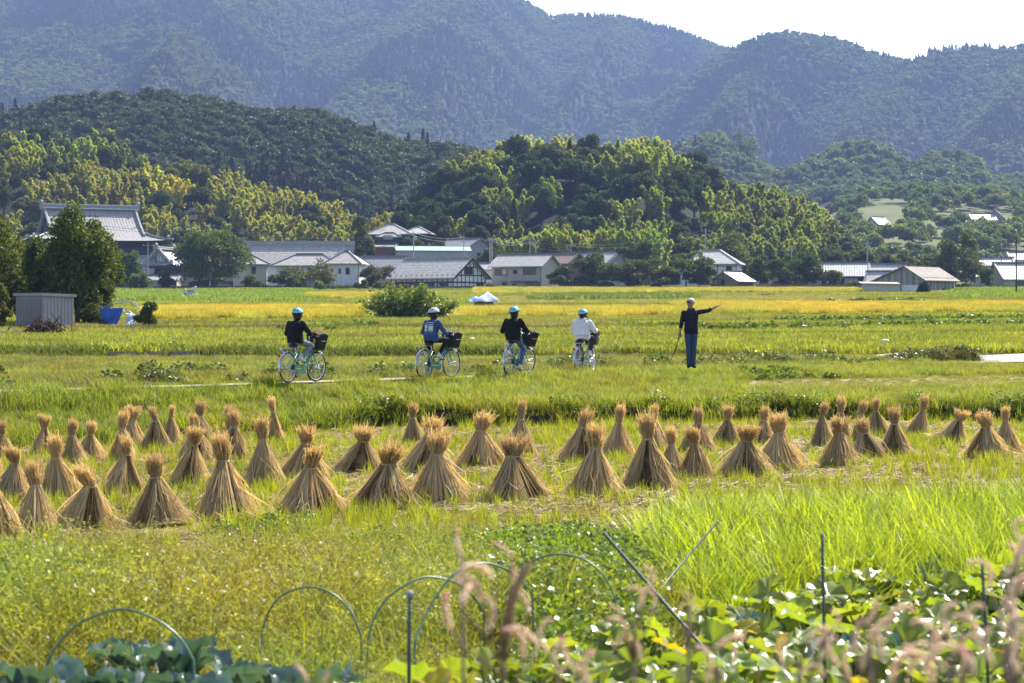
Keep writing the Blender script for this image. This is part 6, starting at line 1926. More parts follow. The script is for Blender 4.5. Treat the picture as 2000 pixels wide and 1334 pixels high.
# ------------------------------------------------------------------ the man who points across the fields
def pointing_man():
    d = 51.6; x = X(1350, d); z = gz(x, d)
    z = P(1350, 717, d).z
    o = empty('person', (x, d, z), RAD(-92), 'grey-haired man in dark checked shirt and jeans pointing over the fields', 'person')
    B = Body(); side = Vector((0, 1, 0)); fd = Vector((1, 0, 0))
    def at(y, zz, xx=0): return Vector((xx, y, zz))
    hz = .90
    B.rings([(at(0, .84), .145, .105, 'pants'), (at(0, .92), .162, .118, 'pants'), (at(0, .98), .158, .118, 'pants')], side, fd)
    B.rings([(at(-.005, .90), .176, .132, 'shirt'), (at(0, .98), .176, .135, 'shirt'), (at(0, 1.10), .165, .128, 'shirt'), (at(0, 1.25), .178, .130, 'shirt'), (at(0, 1.36), .185, .115, 'shirt'), (at(0, 1.43), .125, .085, 'shirt'), (at(0, 1.465), .066, .065, 'shirt')], side, fd)
    hc = Vector((.03, -.02, 1.615)); R = Matrix.Rotation(RAD(-42), 3, 'Z')
    B.limb(at(0, 1.43), hc - Vector((0, 0, .06)), .056, .054, 'skin'); head(B, hc, R)
    for s in (-1, 1):
        hp = at(s * .085, .88); kn = at(s * .070, .48, .02); an = at(s * .055, .085)
        B.limb(hp, kn, .092, .066, 'pants'); B.limb(kn, an + Vector((0, 0, -.03)), .066, .058, 'pants'); shoe(B, an, Vector((1, s * .25, 0)))
    # right arm hangs with the stick, left arm points
    a = at(-.185, 1.375); el = at(-.245, 1.11, -.02); w = at(-.285, .87, .05)
    B.limb(a, el, .062, .052, 'shirt'); B.limb(el, el.lerp(w, .45), .052, .048, 'shirt'); B.limb(el.lerp(w, .4), w, .037, .028, 'skin')
    hand(B, w, (.12, -.08, -1), (1, .3, 0), curl=1.15, side=1)
    a = at(.185, 1.385); dv = Vector((-.45, .82, .12)).normalized(); el = a + dv * .285; dv2 = Vector((-.34, .84, .42)).normalized(); w = el + dv2 * .255
    B.limb(a, el, .064, .056, 'shirt'); B.limb(el, el + dv2 * .06, .057, .054, 'shirt'); B.limb(el + dv2 * .03, w, .038, .027, 'skin')
    hand(B, w, dv2 + Vector((0, 0, .05)), (0, 0, -1), curl=.12, side=1)
    B.finish('body', o, {'shirt': M_CHECK, 'pants': M_JEANSD, 'skin': M_SKINT, 'shoe': M_BLACKC}, ['shirt', 'pants', 'skin', 'shoe'], .009)
    hair(o, hc, R, M_HAIRG, short=True)
    def q(x, y, zz): return hc + R @ Vector((x, y, zz))
    g = MB()
    for s in (-1, 1):
        g.tube([q(.093 + .0 * k, s * .034 + .027 * math.cos(k), .014 + .02 * math.sin(k)) for k in np.linspace(0, 6.283, 11)], .004, 5)
        g.tube([q(.09, s * .06, .018), q(0, s * .092, .02)], .003, 5)
    g.tube([q(.098, -.01, .018), q(.098, .01, .018)], .003, 5)
    g.build('glasses', M_STRAP, o)
    e = MB()
    for s in (-1, 1): e.sphere(q(.083, s * .034, .013), .012, 8, 6).box(q(.093, s * .034, .043), (.01, .035, .006), R)
    e.build('eyes', M_HAIRB, o); MB().box(q(.089, 0, -.058), (.008, .04, .006), R).build('mouth', mat('lips', (.25, .10, .08), .6, .3), o)
    cl = MB().tube([at(.06, 1.455, .07), at(.085, 1.475, 0), at(.05, 1.48, -.07), at(-.05, 1.48, -.07), at(-.085, 1.475, 0), at(-.06, 1.455, .07)], .018, 6); cl.build('collar', M_CHECK, o, smooth_shade=True)
    bt = MB()
    for k in range(6): bt.sphere(at(0, 1.0 + .075 * k, .138), .006, 6, 4)
    bt.build('buttons', mat('shirt_button', (.2, .2, .22), .5, .3), o)
    # the stick he holds
    Rz = Matrix.Rotation(RAD(-92), 4, 'Z'); base = Vector((x, d, z))
    w2 = Rz @ Vector((.085, -.295, .79)) + base; tip = P(1310.5, 704, d - .25); top = w2 + (w2 - tip).normalized() * .10
    st = MB().tube([top, w2, w2.lerp(tip, .5) + Vector((.012, 0, 0)), tip], [.012, .013, .012, .009], 7)
    s = tag(st.build('walking_stick', mat('stick_wood', (.10, .065, .04), .7, .3, (.05, .035, .025), 12), None, smooth_shade=True), 'thin dark wooden walking stick held by the pointing man', 'walking stick')
pointing_man()
# ------------------------------------------------------------------ straw sheaves drying on the paddy
M_STRAW = leaf_mat('straw', (.80, .66, .40), (.37, .275, .14), .38, 'obj', .55, .3, (1.1, .95, .6))
M_TUFT = leaf_mat('straw_tuft', (.72, .575, .345), (.40, .30, .16), .42, 'obj', .6, .2, (1.15, .95, .5))
M_CORE = mat('shade_core', (.24, .165, .075), .95, .05, (.08, .055, .028), 14)  # dark colour stands in for the shade between the stalks

def straws(A, Bm, C, w, seed):
    """bent ribbons through A, Bm, C"""
    r = np.random.default_rng(seed); n = len(A)
    d = C - A; t = r.normal(0, 1, (n, 3)); v = np.cross(d, t); v /= np.linalg.norm(v, axis=1, keepdims=True) + 1e-9
    w = np.broadcast_to(np.asarray(w), (n,))[:, None] / 2
    V = np.stack([A - v * w, A + v * w, Bm - v * w, Bm + v * w, C - v * w * .5, C + v * w * .5], 1)
    base = np.arange(n)[:, None, None] * 6
    Fc = (base + np.array([[0, 1, 3, 2], [2, 3, 5, 4]])[None]).reshape(-1, 4)
    return V.reshape(-1, 3), Fc, np.repeat(r.uniform(0, 1, n) ** 1.3, 6)

SHEAF = []
for s in range(10):
    r = np.random.default_rng(900 + s)
    zt = .665; nb = int(r.integers(4, 7)); n = 1500
    cen = np.sort(r.uniform(0, 6.283, nb) * .3 + np.linspace(0, 6.283, nb, endpoint=False)); rad = r.uniform(.30, .50, nb); wid = r.uniform(.20, .38, nb)
    k = r.integers(0, nb, n); a = cen[k] + r.normal(0, 1, n) * wid[k]
    rb = rad[k] * (1 - .28 * np.abs(r.normal(0, 1, n)) ** 1.2 * .6); rb = np.clip(rb, .05, .5) * r.uniform(.9, 1.08, n)
    ca, sa = np.cos(a), np.sin(a); ti = .072 * np.sqrt(r.uniform(.2, 1, n))
    A = np.stack([ca * ti, sa * ti, zt + r.uniform(-.02, .03, n)], 1)
    zb = np.clip(r.normal(0, .035, n), -.03, .2)
    C = np.stack([ca * rb, sa * rb, zb], 1)
    q = r.uniform(.40, .54, n); tm = .47
    Bm = np.stack([ca * (ti * (1 - q) + rb * q), sa * (ti * (1 - q) + rb * q), zt * .52 + r.normal(0, .012, n)], 1)
    stray = r.uniform(0, 1, n) > .86
    Bm[stray] += r.normal(0, .05, (int(stray.sum()), 3)); C[stray] += r.normal(0, .11, (int(stray.sum()), 3)); C[:, 2] = np.maximum(C[:, 2], 0)
    sk = straws(A, Bm, C, r.uniform(.006, .013, n), s)
    # the bushy head above the tie: one to three sprays
    m = 560; ns = int(r.integers(1, 4)); sd = r.uniform(0, 6.283, ns); sl = r.uniform(.10, .50, ns) if ns > 1 else np.array([r.uniform(0, .12)])
    k = r.integers(0, ns, m); a = r.uniform(0, 6.283, m); sp_ = np.abs(r.normal(0, .030, m))
    hh = (1.0 - zt) * (1.06 - .62 * r.uniform(0, 1, m) ** 1.6)
    ax = np.stack([np.cos(sd[k]) * sl[k], np.sin(sd[k]) * sl[k], np.ones(m)], 1); ax /= np.linalg.norm(ax, axis=1, keepdims=True)
    rd = np.stack([np.cos(a), np.sin(a), np.zeros(m)], 1)
    A = rd * .060 * r.uniform(.2, 1, m)[:, None] + np.array((0, 0, zt - .02))
    rr_ = (.05, .10, .07, .11, .055, .085, .065, .095, .075, .085)[s] * r.uniform(0, 1, m) ** .6; hh = (1.0 - zt) * (1.10 - .72 * r.uniform(0, 1, m)) * np.where(r.uniform(0, 1, m) > .93, 1.28, 1.0); Bm = A + ax * (hh * .5)[:, None] + rd * (rr_ * .42)[:, None]
    C = A + ax * hh[:, None] + rd * (rr_ * (.6 + .5 * r.uniform(0, 1, m)))[:, None] + r.normal(0, .014, (m, 3))
    tf = straws(A, Bm, C, r.uniform(.006, .012, m), s + 50)
    uu = r.uniform(.0, 1.0, (2 * m, 1)); e = leaves(np.concatenate([Bm, Bm]) * (1 - uu) + np.concatenate([C, C]) * uu + r.normal(0, .010, (2 * m, 3)), .011, s + 70, np.concatenate([ax, ax]), 3.2)
    # straw that has slipped down and lies round the foot
    nl = 170; a = r.uniform(0, 6.283, nl); q0 = r.uniform(.26, .44, nl); q1 = q0 + r.uniform(.05, .22, nl); tw = a + r.normal(0, .35, nl)
    A = np.stack([np.cos(a) * q0, np.sin(a) * q0, r.uniform(.01, .10, nl)], 1); C = np.stack([np.cos(tw) * q1, np.sin(tw) * q1, r.uniform(0, .03, nl)], 1)
    lo_ = straws(A, (A + C) / 2 + np.array((0, 0, .01)), C, r.uniform(.006, .012, nl), s + 90)
    skm = plant_mesh('stalks', [sk, lo_], M_STRAW); tfm = plant_mesh('tuft', [tf, e], M_TUFT)
    co = MB(); rings = []  # solid inner cone added to stop light passing through the sheaf
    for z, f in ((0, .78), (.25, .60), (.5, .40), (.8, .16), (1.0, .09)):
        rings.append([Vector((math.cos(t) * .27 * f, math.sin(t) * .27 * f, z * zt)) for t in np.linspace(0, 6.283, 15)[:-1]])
    cm = co.loft(rings).mesh('light_block_core', True); cm.materials.append(M_CORE)
    bm_ = ring(.072, .011, 18, 6); bm_.v = [(x, z, y + zt) for x, y, z in bm_.v]; bdm = bm_.mesh('tie_band', True); bdm.materials.append(M_TUFT)
    SHEAF.append((skm, tfm, cm, bdm))

# px of the tie, base row, top row, width, lean of the top in px
S = [(-18, 1062, 900, 120, 0), (72, 1047, 895, 112, -4), (172, 1036, 905, 120, 4), (310, 1024, 885, 126, -4), (437, 1010, 853, 132, -3), (28, 977, 862, 92, 2), (115, 977, 846, 92, 0), (243, 970, 850, 96, 4),
     (370, 952, 830, 92, 6), (3, 900, 818, 60, 4), (83, 893, 803, 62, 4), (141, 910, 818, 70, 2), (174, 900, 822, 66, 6), (258, 880, 788, 62, 4), (241, 904, 800, 78, 2), (306, 880, 790, 56, 2), (331, 868, 790, 40, 3),
     (386, 872, 783, 56, 2), (379, 902, 806, 74, 2), (447, 874, 786, 54, 0), (456, 895, 802, 74, 4), (512, 950, 815, 92, -6), (537, 869, 768, 42, 4), (592, 938, 832, 90, 6), (606, 1006, 868, 140, -4), (702, 927, 828, 98, 2),
     (752, 992, 862, 152, 4), (805, 872, 785, 54, 2), (836, 922, 808, 92, 8), (862, 984, 840, 126, -4), (938, 914, 805, 96, -4), (1013, 892, 788, 64, 2), (1006, 980, 846, 146, -6), (1124, 907, 792, 82, 20), (1203, 896, 790, 80, 12),
     (1150, 968, 826, 130, 14), (1270, 957, 806, 122, 0), (1278, 884, 790, 60, 0), (1310, 934, 834, 70, 2), (1356, 938, 832, 88, 0), (1364, 888, 798, 72, 0), (1421, 874, 792, 58, 2), (1456, 932, 828, 116, -2), (1492, 874, 792, 60, 0),
     (1532, 920, 812, 102, -8), (1605, 876, 785, 56, 4), (1638, 868, 777, 58, 8), (1643, 914, 812, 104, 2), (1680, 870, 777, 52, 0), (1697, 903, 815, 96, -12), (1714, 856, 772, 52, -2), (1748, 895, 790, 80, -6),
     (1792, 856, 770, 54, 22), (1856, 866, 797, 84, 28), (1930, 893, 805, 92, -6), (1964, 884, 797, 62, 0)]
rows = {'nearest row': [], 'second row': [], 'third row': [], 'back row': []}
for i, q in enumerate(S):
    rows['nearest row' if q[1] > 962 else ('second row' if q[1] > 918 else ('third row' if q[1] > 887 else 'back row'))].append(i)
ORD = 'first second third fourth fifth sixth seventh eighth ninth tenth eleventh twelfth thirteenth fourteenth fifteenth sixteenth seventeenth eighteenth nineteenth twentieth'.split()
where = {}
for nm, ii in rows.items():
    for k, i in enumerate(sorted(ii, key=lambda j: S[j][0])): where[i] = (nm, ORD[k])
for i, (px, base, top, wid, lean) in enumerate(S):
    d = H * F / (base - HY); x = X(px, d); z = gz(x, d)
    d = (H - z) * F / (base - HY); x = X(px, d); z = gz(x, d)
    hgt = (base - top) / F * d; r = wid / F * d / 2
    look = 'leaning sideways' if lean > 10 else ('slim and upright' if wid / (base - top) < .62 else ('broad and flared' if wid / (base - top) > .95 else 'conical'))
    nm, od = where[i]
    o = empty('straw_sheaf', (x, d, z - .01), i * 2.4, '%s tied straw sheaf, %s from the left in the %s' % (look, od, nm), 'straw sheaf', 'straw sheaves drying on the paddy')
    o.scale = (r / .40, r / .40, hgt)
    RS = random.Random(i + 900); la = math.atan2(lean / F * d, hgt) + RS.uniform(-.06, .06)
    o.rotation_mode = 'XYZ'
    o.matrix_world = Matrix.Translation((x, d, z - .01)) @ Matrix.Rotation(la, 4, 'Y') @ Matrix.Rotation(random.Random(i).uniform(-.10, .10), 4, 'X') @ Matrix.Rotation(i * 2.4, 4, 'Z') @ Matrix(((1, 0, RS.uniform(-.05, .05), 0), (0, 1, RS.uniform(-.05, .05), 0), (0, 0, 1, 0), (0, 0, 0, 1))) @ Matrix.Diagonal((r / .40 * RS.uniform(.85, 1.18), r / .40 * RS.uniform(.85, 1.18), hgt * RS.uniform(.95, 1.06), 1))
    skm, _, cm, bdm = SHEAF[(i * 7 + i // 5) % 10]; tfm = SHEAF[(i * 3 + i // 4 + 2) % 10][1]
    v = random.Random(i + 40).uniform(.82, 1.12)
    a = link('stalks', skm, o); a.color = (v, v * .98, v * .95, 1); a['kind'] = 'stuff'
    a = link('tuft', tfm, o); a.color = (v, v, v, 1); a['kind'] = 'stuff'
    link('light_block_core', cm, o); link('tie_band', bdm, o)
# ------------------------------------------------------------------ things standing in the meadow
M_SHEDM = mat('shed_sheet', (.36, .335, .34), .55, .35, (.30, .28, .285), 1.2)
M_SHEDD = mat('shed_door', (.27, .245, .25), .55, .35, (.23, .205, .21), 1.2)
def storage_shed():
    d = 113; th = RAD(-38); L, W = 2.25, 2.2; hgt = 2.1
    c = anchor(83, 652, d, L, W, th)
    o = empty('storage_shed', c, th, 'grey metal storage shed under the dark trees on the left', 'shed')
    MB().box((0, 0, hgt / 2 - .1), (L, W, hgt + .2)).build('wall', M_SHEDM, o)
    r = MB(); slab(r, [(-L / 2 - .12, -W / 2 - .12, hgt + .16), (L / 2 + .12, -W / 2 - .12, hgt + .16), (L / 2 + .12, W / 2 + .12, hgt + .10), (-L / 2 - .12, W / 2 + .12, hgt + .10)], .16); r.build('roof', M_SHEDM, o)
    for k, (x, w) in enumerate(((-.35, 1.0), (.58, .9))):
        dd = MB().box((0, 0, 0), (w, .04, hgt - .25)).build('door', M_SHEDD, o, (x, -W / 2 - .03 - .02 * k, hgt / 2 - .02))
        for j in range(4): MB().box((-w / 2 + w * (j + .5) / 4, -.025, 0), (.03, .02, hgt - .35)).build('rib', M_SHEDD, dd)
    for x in (-L / 2 + .06, -L / 2 + .22): MB().box((x, -W / 2 - .03, hgt / 2), (.06, .06, hgt)).build('post', M_SHEDM, o)
    for j in range(9): MB().box((L / 2 + .012, -W / 2 + W * (j + .5) / 9, hgt / 2), (.03, .05, hgt - .1)).build('rib', M_SHEDM, o)
storage_shed()
M_BLUE = mat('blue_tarp', (.012, .085, .42), .45, .4, (.008, .06, .32), 3, bump=.3)
M_TARPW = mat('pale_tarp', (.62, .68, .78), .5, .35, (.35, .48, .70), 2.5, bump=.3)
def sheet(name, corners, m, label, nu=14, nv=10, wav=.06, seed=0):
    """a hanging sheet of cloth over four corner points"""
    p = [Vector(q) for q in corners]; V = []; nrm = (p[1] - p[0]).cross(p[3] - p[0]).normalized()
    for j in range(nv + 1):
        for i in range(nu + 1):
            u, v = i / nu, j / nv
            q = (p[0] * (1 - u) + p[1] * u) * (1 - v) + (p[3] * (1 - u) + p[2] * u) * v
            V.append(q + nrm * wav * (math.sin(u * 9 + seed + v * 2) * .6 + math.sin(v * 7 + u * 5 + seed) * .5))
    b = MB().add(V, [(j * (nu + 1) + i, j * (nu + 1) + i + 1, (j + 1) * (nu + 1) + i + 1, (j + 1) * (nu + 1) + i) for j in range(nv) for i in range(nu)])
    o = b.build(name, m, None, smooth_shade=True)
    md = o.modifiers.new('t', 'SOLIDIFY'); md.thickness = .012
    return tag(o, label, 'tarp')
dT = 118
sheet('blue_tarp', [P(192, 603, dT), P(241, 601, dT - .5), P(226, 644, dT - .9), P(206, 640, dT)], M_BLUE, 'deep blue tarp hanging beside the dark undergrowth on the left', 22, 16, wav=.10)
sheet('pale_blue_tarp', [P(249, 611, dT), P(270, 616, dT + .6), P(262, 636, dT), P(244, 637, dT - .4)], M_TARPW, 'crumpled pale blue tarp right of the deep blue tarp', wav=.13, seed=2)
fr = empty('pipe_arbor', P(235, 641, dT + .3), 0, 'bent pipe frame above the blue tarps', 'frame')
b0 = P(235, 641, dT + .3)
def fl(px, py, dd=0): return P(px, py, dT + .3 + dd) - b0
for k, pts in enumerate(([fl(196, 640), fl(200, 602), fl(222, 588), fl(250, 586), fl(268, 594), fl(285, 640)], [fl(196, 640, .8), fl(204, 604, .8), fl(228, 592, .8), fl(256, 590, .8), fl(278, 604, .8), fl(290, 640, .8)], [fl(239, 602, -.5), fl(258, 636, -.4)], [fl(239, 602, -.5), fl(272, 618, .2)])):
    MB().tube(pts, .022, 6).build('pipe', M_METAL, fr, smooth_shade=True)
own_tree(255, 312, 586, 648, 117, 'weedy climbing shrub grown over the tarp frame', 12, 3400, .11, (1.05, 1.05, .8), 'bush', .03, 61, sharp=.4)
# white and blue tarp heap in the rice
def tarp_heap():
    d = 205; o = empty('tarp_heap', P(945, 600, d), 0, 'low heap covered with white and blue tarp in the rice field', 'tarp')
    for nm, c, m, sd in (('white_sheet', (.35, 0, 0), M_TARPW, 1), ('blue_sheet', (-.75, -.25, 0), mat('mid_blue_tarp', (.10, .25, .62), .5, .35, (.3, .42, .7), 2), 4)):
        n = 18; V = []; w = 1.25 if sd == 1 else .85
        for j in range(n + 1):
            for i in range(n + 1):
                u, v = -1 + 2 * i / n, -1 + 2 * j / n; r2 = max(abs(u), abs(v))
                h = (.95 if sd == 1 else .6) * max(0, 1 - r2) ** .8 + .06 * math.sin(5 * u + sd) * math.cos(4 * v)
                V.append((c[0] + u * w, c[1] + v * w, max(h, 0) + .55))
        b = MB().add(V, [(j * (n + 1) + i, j * (n + 1) + i + 1, (j + 1) * (n + 1) + i + 1, (j + 1) * (n + 1) + i) for j in range(n) for i in range(n)])
        q = b.build(nm, m, o); q.modifiers.new('t', 'SOLIDIFY').thickness = .02
    MB().box((0, 0, .28), (1.9, 1.5, .62)).build('load', mat('straw_load', (.35, .26, .12), .95, .1, (.2, .15, .07), 8), o)
tarp_heap()
# chaff pile, brush heap, beam and orange machine
def mound(name, px, py, d, rx, ry, h, m, label, cat, seed=0, rough=.12):
    p = P(px, py, d); n = 26; V = []
    for j in range(n + 1):
        for i in range(n + 1):
            u, v = -1 + 2 * i / n, -1 + 2 * j / n; r = math.hypot(u, v)
            z = h * max(0, math.cos(min(r, 1) * 1.5708)) ** 1.3 * (1 + rough * 2 * (float(fbm(u * 3 + seed, v * 3, seed, 3)) - .5)) - .05 * max(0, r - .8)
            V.append((u * rx, v * ry, z - .04))
    o = MB().add(V, [(j * (n + 1) + i, j * (n + 1) + i + 1, (j + 1) * (n + 1) + i + 1, (j + 1) * (n + 1) + i) for j in range(n) for i in range(n)]).build(name, m, None, p, smooth_shade=True)
    return tag(o, label, cat)
mound('chaff_pile', 170, 671, 97, 1.25, 1.0, .42, mat('chaff', (.55, .40, .20), .95, .1, (.38, .26, .12), 10, bump=.6), 'low pile of pale tan rice chaff in the grass', 'pile', 3)
def brush():
    p = P(84, 668, 99); o = empty('brush_heap', p, 0, 'heap of dark cut brush and roots near the storage shed', 'pile'); r = random.Random(5); b = MB()
    for k in range(110):
        a = r.uniform(0, 6.28); e = r.uniform(.05, 1.2); L = r.uniform(.3, .75); c = Vector((r.gauss(0, .32), r.gauss(0, .3), r.uniform(.02, .5)))
        q = Vector((math.cos(a) * math.cos(e), math.sin(a) * math.cos(e), math.sin(e))) * L
        b.tube([c - q / 2, c + Vector((r.gauss(0, .05), 0, r.gauss(0, .05))), c + q / 2], [.022, .018, .006], 5)
    b.build('twig', mat('dead_twig', (.13, .085, .065), .9, .1, (.07, .045, .035), 9), o)
    V, Fc, R = weed_arrays(77, 420, .6, .5, .12)
    o.scale = (1.5, 1.5, 1.9)
    c = link('dead_leaves', fast_mesh('dead_leaves', V, Fc, {'rnd': ('FLOAT', R)}), o, leaf_mat('dead_leaf', (.15, .07, .05), (.07, .045, .035), .15, 'obj', .8, .1)); c['kind'] = 'stuff'
brush()
MB_ = MB().bar(P(-60, 643, 103), P(68, 652, 101), .16, .12)
tag(MB_.build('timber_beam', mat('grey_beam', (.45, .43, .41), .8, .2, (.34, .32, .31), 4)), 'long pale grey beam lying at the left edge', 'beam')
def tiller():
    p = P(49, 668, 99); o = empty('garden_tiller', p, RAD(20), 'small orange motor tiller half hidden in the grass', 'machine')
    m = mat('orange_paint', (.62, .12, .02), .45, .4, (.5, .10, .02), 5)
    MB().box((0, 0, .42), (.42, .3, .22)).box((.05, 0, .56), (.28, .26, .08)).build('engine_cover', m, o)
    MB().box((-.1, 0, .26), (.5, .18, .12)).build('engine', M_BLACKP, o)
    for s in (-1, 1):
        w = MB(); 
        rg = ring(.17, .05, 18, 6); rg.build('wheel', M_TYRE, o, (0, s * .22, .2))
        MB().tube([(-.2, s * .1, .4), (-.6, s * .18, .7), (-.8, s * .2, .72)], .015, 6).build('handle', M_METAL, o)
tiller()
# the far harvester, its sacks and its driver
def harvester():
    d = 292; px = 372; base = P(px, 587, d); z = gz(base.x, d)
    z = base.z
    o = empty('rice_harvester', (base.x, d, z), RAD(8), 'small rice harvester loaded with white sacks at the field edge', 'machine')
    body = mat('harvester_body', (.42, .38, .36), .5, .4, (.33, .29, .28), 3)
    MB().box((-.2, 0, .75), (1.5, .9, .7)).box((.25, 0, 1.25), (.7, .7, .5)).build('body', body, o)
    t = MB(); t.loft([[Vector((x, y, zz)) for x, zz in ((-.9, .1), (.7, .05), (.9, .3), (.7, .5), (-.9, .5), (-1.05, .3))] for y in (-.55, .55)]); t.build('track', M_TYRE, o)
    MB().tube([(-.5, .1, 1.2), (-.1, .1, 1.5), (.75, .1, 1.95), (.85, .1, 1.7)], .13, 8).build('unloading_pipe', mat('pipe_grey', (.55, .53, .52), .5, .4), o, smooth_shade=True)
    MB().box((-.2, -.2, 1.35), (.5, .5, .12)).build('seat', M_BLACKP, o)
    for k in range(5):
        b = MB(); rings = []
        for zz, f in ((0, .8), (.15, 1.0), (.6, .95), (.85, .8), (.95, .35)):
            rings.append([Vector((math.cos(a) * .17 * f, math.sin(a) * .15 * f, zz)) for a in np.linspace(0, 6.283, 13)[:-1]])
        q = b.loft(rings).build('grain_sack', mat('white_sack', (.70, .66, .60), .9, .1, (.55, .51, .46), 6), None, (base.x - .25 + .34 * k, d - .75 + .1 * (k % 2), z + .0), smooth_shade=True)
        tag(q, 'white grain sack standing beside the small harvester, %s from the left' % ORD[k], 'sack', 'grain sacks at the harvester')
    B = Body(); side = Vector((0, 1, 0)); fd = Vector((1, 0, 0))
    def at(y, zz, xx=0): return Vector((xx, y, zz))
    B.rings([(at(0, .82), .15, .11, 'pants'), (at(0, .95), .16, .12, 'pants')], side, fd)
    B.rings([(at(0, .9), .18, .14, 'shirt'), (at(0, 1.1), .18, .13, 'shirt'), (at(0, 1.33), .19, .12, 'shirt'), (at(0, 1.43), .07, .06, 'shirt')], side, fd)
    hc = Vector((.04, 0, 1.55)); B.limb(at(0, 1.4), hc, .055, .05, 'skin', 8); head(B, hc, Matrix.Identity(3))
    for s in (-1, 1):
        B.limb(at(s * .09, .85), at(s * .1, .45, .04), .09, .065, 'pants'); B.limb(at(s * .1, .45, .04), at(s * .1, .08), .065, .055, 'pants'); shoe(B, at(s * .1, .09), (1, 0, 0))
        e = at(s * .24, 1.12, .1); w = at(s * .15, 1.02, .33)
        B.limb(at(s * .18, 1.34), e, .06, .05, 'shirt'); B.limb(e, w, .05, .035, 'shirt'); hand(B, w, (.9, -s * .2, -.2), (0, 0, -1), curl=.9, side=-s)
    po = empty('person', (base.x - .72, d - .5, z), RAD(20), 'farmer in pale jacket and sun hat working beside the harvester', 'person')
    B.finish('body', po, {'shirt': mat('pale_blue_cloth', (.50, .52, .60), .9, .1, (.40, .42, .5), 9), 'pants': mat('pale_work_trousers', (.42, .45, .53), .9, .1), 'skin': M_SKINT, 'shoe': M_SHOE}, ['shirt', 'pants', 'skin', 'shoe'], .016)
    hb = MB(); hb.loft([[Vector((.04 + math.cos(a) * r_, math.sin(a) * r_, 1.55 + zz)) for a in np.linspace(0, 6.283, 17)[:-1]] for r_, zz in ((.20, .03), (.195, .045), (.11, .07), (.10, .14), (.05, .165))]); hb.build('sun_hat', M_WHITEC, po, smooth_shade=True)
harvester()
# a plank ramp and stake in the field at right
tag(MB().bar(P(1897, 581, 352), P(1968, 586, 345), .5, .12).build('plank_ramp', M_POST), 'grey plank lying in the field right of the barn', 'plank')
tag(MB().tube([P(1911, 583, 350), P(1915, 573, 350), P(1920, 568, 350)], [.05, .04, .02], 6).build('dead_stake', M_POST), 'crooked dead stick standing by the grey plank', 'stick')
# litter bag in the meadow
q = MB().sphere((0, 0, .1), (.22, .16, .13), 12, 8); tag(q.build('plastic_bag', M_TARPW, None, P(1728, 673, 84), smooth_shade=True), 'crumpled pale plastic bag lying in the meadow', 'bag')
q = MB().sphere((0, 0, .08), (.16, .14, .1), 12, 8); tag(q.build('plastic_bag', M_TARPW, None, P(922, 667, 88), smooth_shade=True), 'small pale scrap of plastic between second and third cyclist', 'bag')
# ------------------------------------------------------------------ the garden in the foreground
M_FWEED = leaf_mat('fine_weed', (.29, .30, .07), (.16, .185, .045), .50, 'inst', .45, .4)
M_TALL = leaf_mat('tall_grass', (.27, .31, .035), (.13, .175, .025), .50, 'inst', .4, .4)
M_SOY = leaf_mat('small_leaf', (.17, .22, .035), (.09, .13, .025), .45, 'inst', .35, .5)

def weed_up(seed, n=16, h=.45, rad=.14, leaf=.028):
    r = np.random.default_rng(seed); b = blades(n, rad, h, .005, .5, seed, .4, 3, 1, .3)
    V = b[0].reshape(n, 4, 2, 3).mean(2); C = []
    for i in range(n):
        t = r.uniform(.15, 2.95, 16); k = t.astype(int); f = (t - k)[:, None]
        C.append(V[i, k] * (1 - f) + V[i, k + 1] * f + r.normal(0, .022, (16, 3)))
    return [b, leaves(np.concatenate(C), leaf * r.uniform(.5, 1.3, n * 16), seed + 1, None, 2.0)]
pw = [proto('fine_weed', plant_mesh('fine_weed', [blades(34, .15, .46, .007, .7, 700 + i, .6, 3, 1, .35)] + weed_up(700 + i, 9, .46, .13, .015)), M_FWEED) for i in range(5)]
pw2 = [proto('dry_weed', plant_mesh('dry_weed', weed_up(710 + i, 8, .5, .12, .012) + stalks(715 + i, 12, .12, .58, .05, .004)), M_FWEED) for i in range(3)]
ps = [proto('small_leaf_plant', plant_mesh('small_leaf_plant', [weed_arrays(720 + i, 300, .30, .48, .034, 1.5)] + weed_up(726 + i, 10, .5, .12, .028)), M_SOY) for i in range(4)]
pt_ = [proto('tall_grass', plant_mesh('tall_grass', [blades(46, .14, .82, .019, .6, 730 + i, .65, 4, 1, .3)]), M_TALL) for i in range(4)]

x, y = area_pts(10.4, 23.8, 75, -700, 1330, 41)
px, py = pixel_of(x, y, ground_z(x, y))
k = (rng.uniform(0, 1, len(x)) < np.where(px < 960, 1, .12)) & ~((px < 680) & (y < 11.6)) & (y < np.interp(px, [-100, 250, 600, 900], [18.2, 18.8, 20.3, 21.5]) + .5 * rng.uniform(-1, 1, len(x)))
x, y, px = x[k], y[k], px[k]
n = fbm(x * .9, y * .6, 43, 3)
t = blend(np.clip((n - .25) * 1.9, 0, 1), np.array((.9, 1.1, .8)), np.array((1.1, 1.12, .8)), np.array((1.25, 1.1, .85)), np.array((1.2, .98, .85))) * spread(len(x), .7, 1.25)
s = rng.uniform(.35, 1.25, len(x)) * np.interp(y, [10, 12.3, 14, 16.5, 18.5, 20.5], [.7, .85, 1.2, .85, .5, .45]) * (.55 + .9 * fbm(x * .8, y * .8, 53, 3))
scatter('garden_weeds', fin(x, y), pw + pw2 + pg_long + pg_mid[:2], s * 1.15, None, t, 'yellowish fine-leaved weeds covering the near field edge', 'weeds')
x, y = area_pts(10.4, 22.5, 9, -700, 1250, 42)
k = (fbm(x * .7, y * .5, 47, 3) + .16 * (y < 14.5)) > .62; x, y = x[k], y[k]
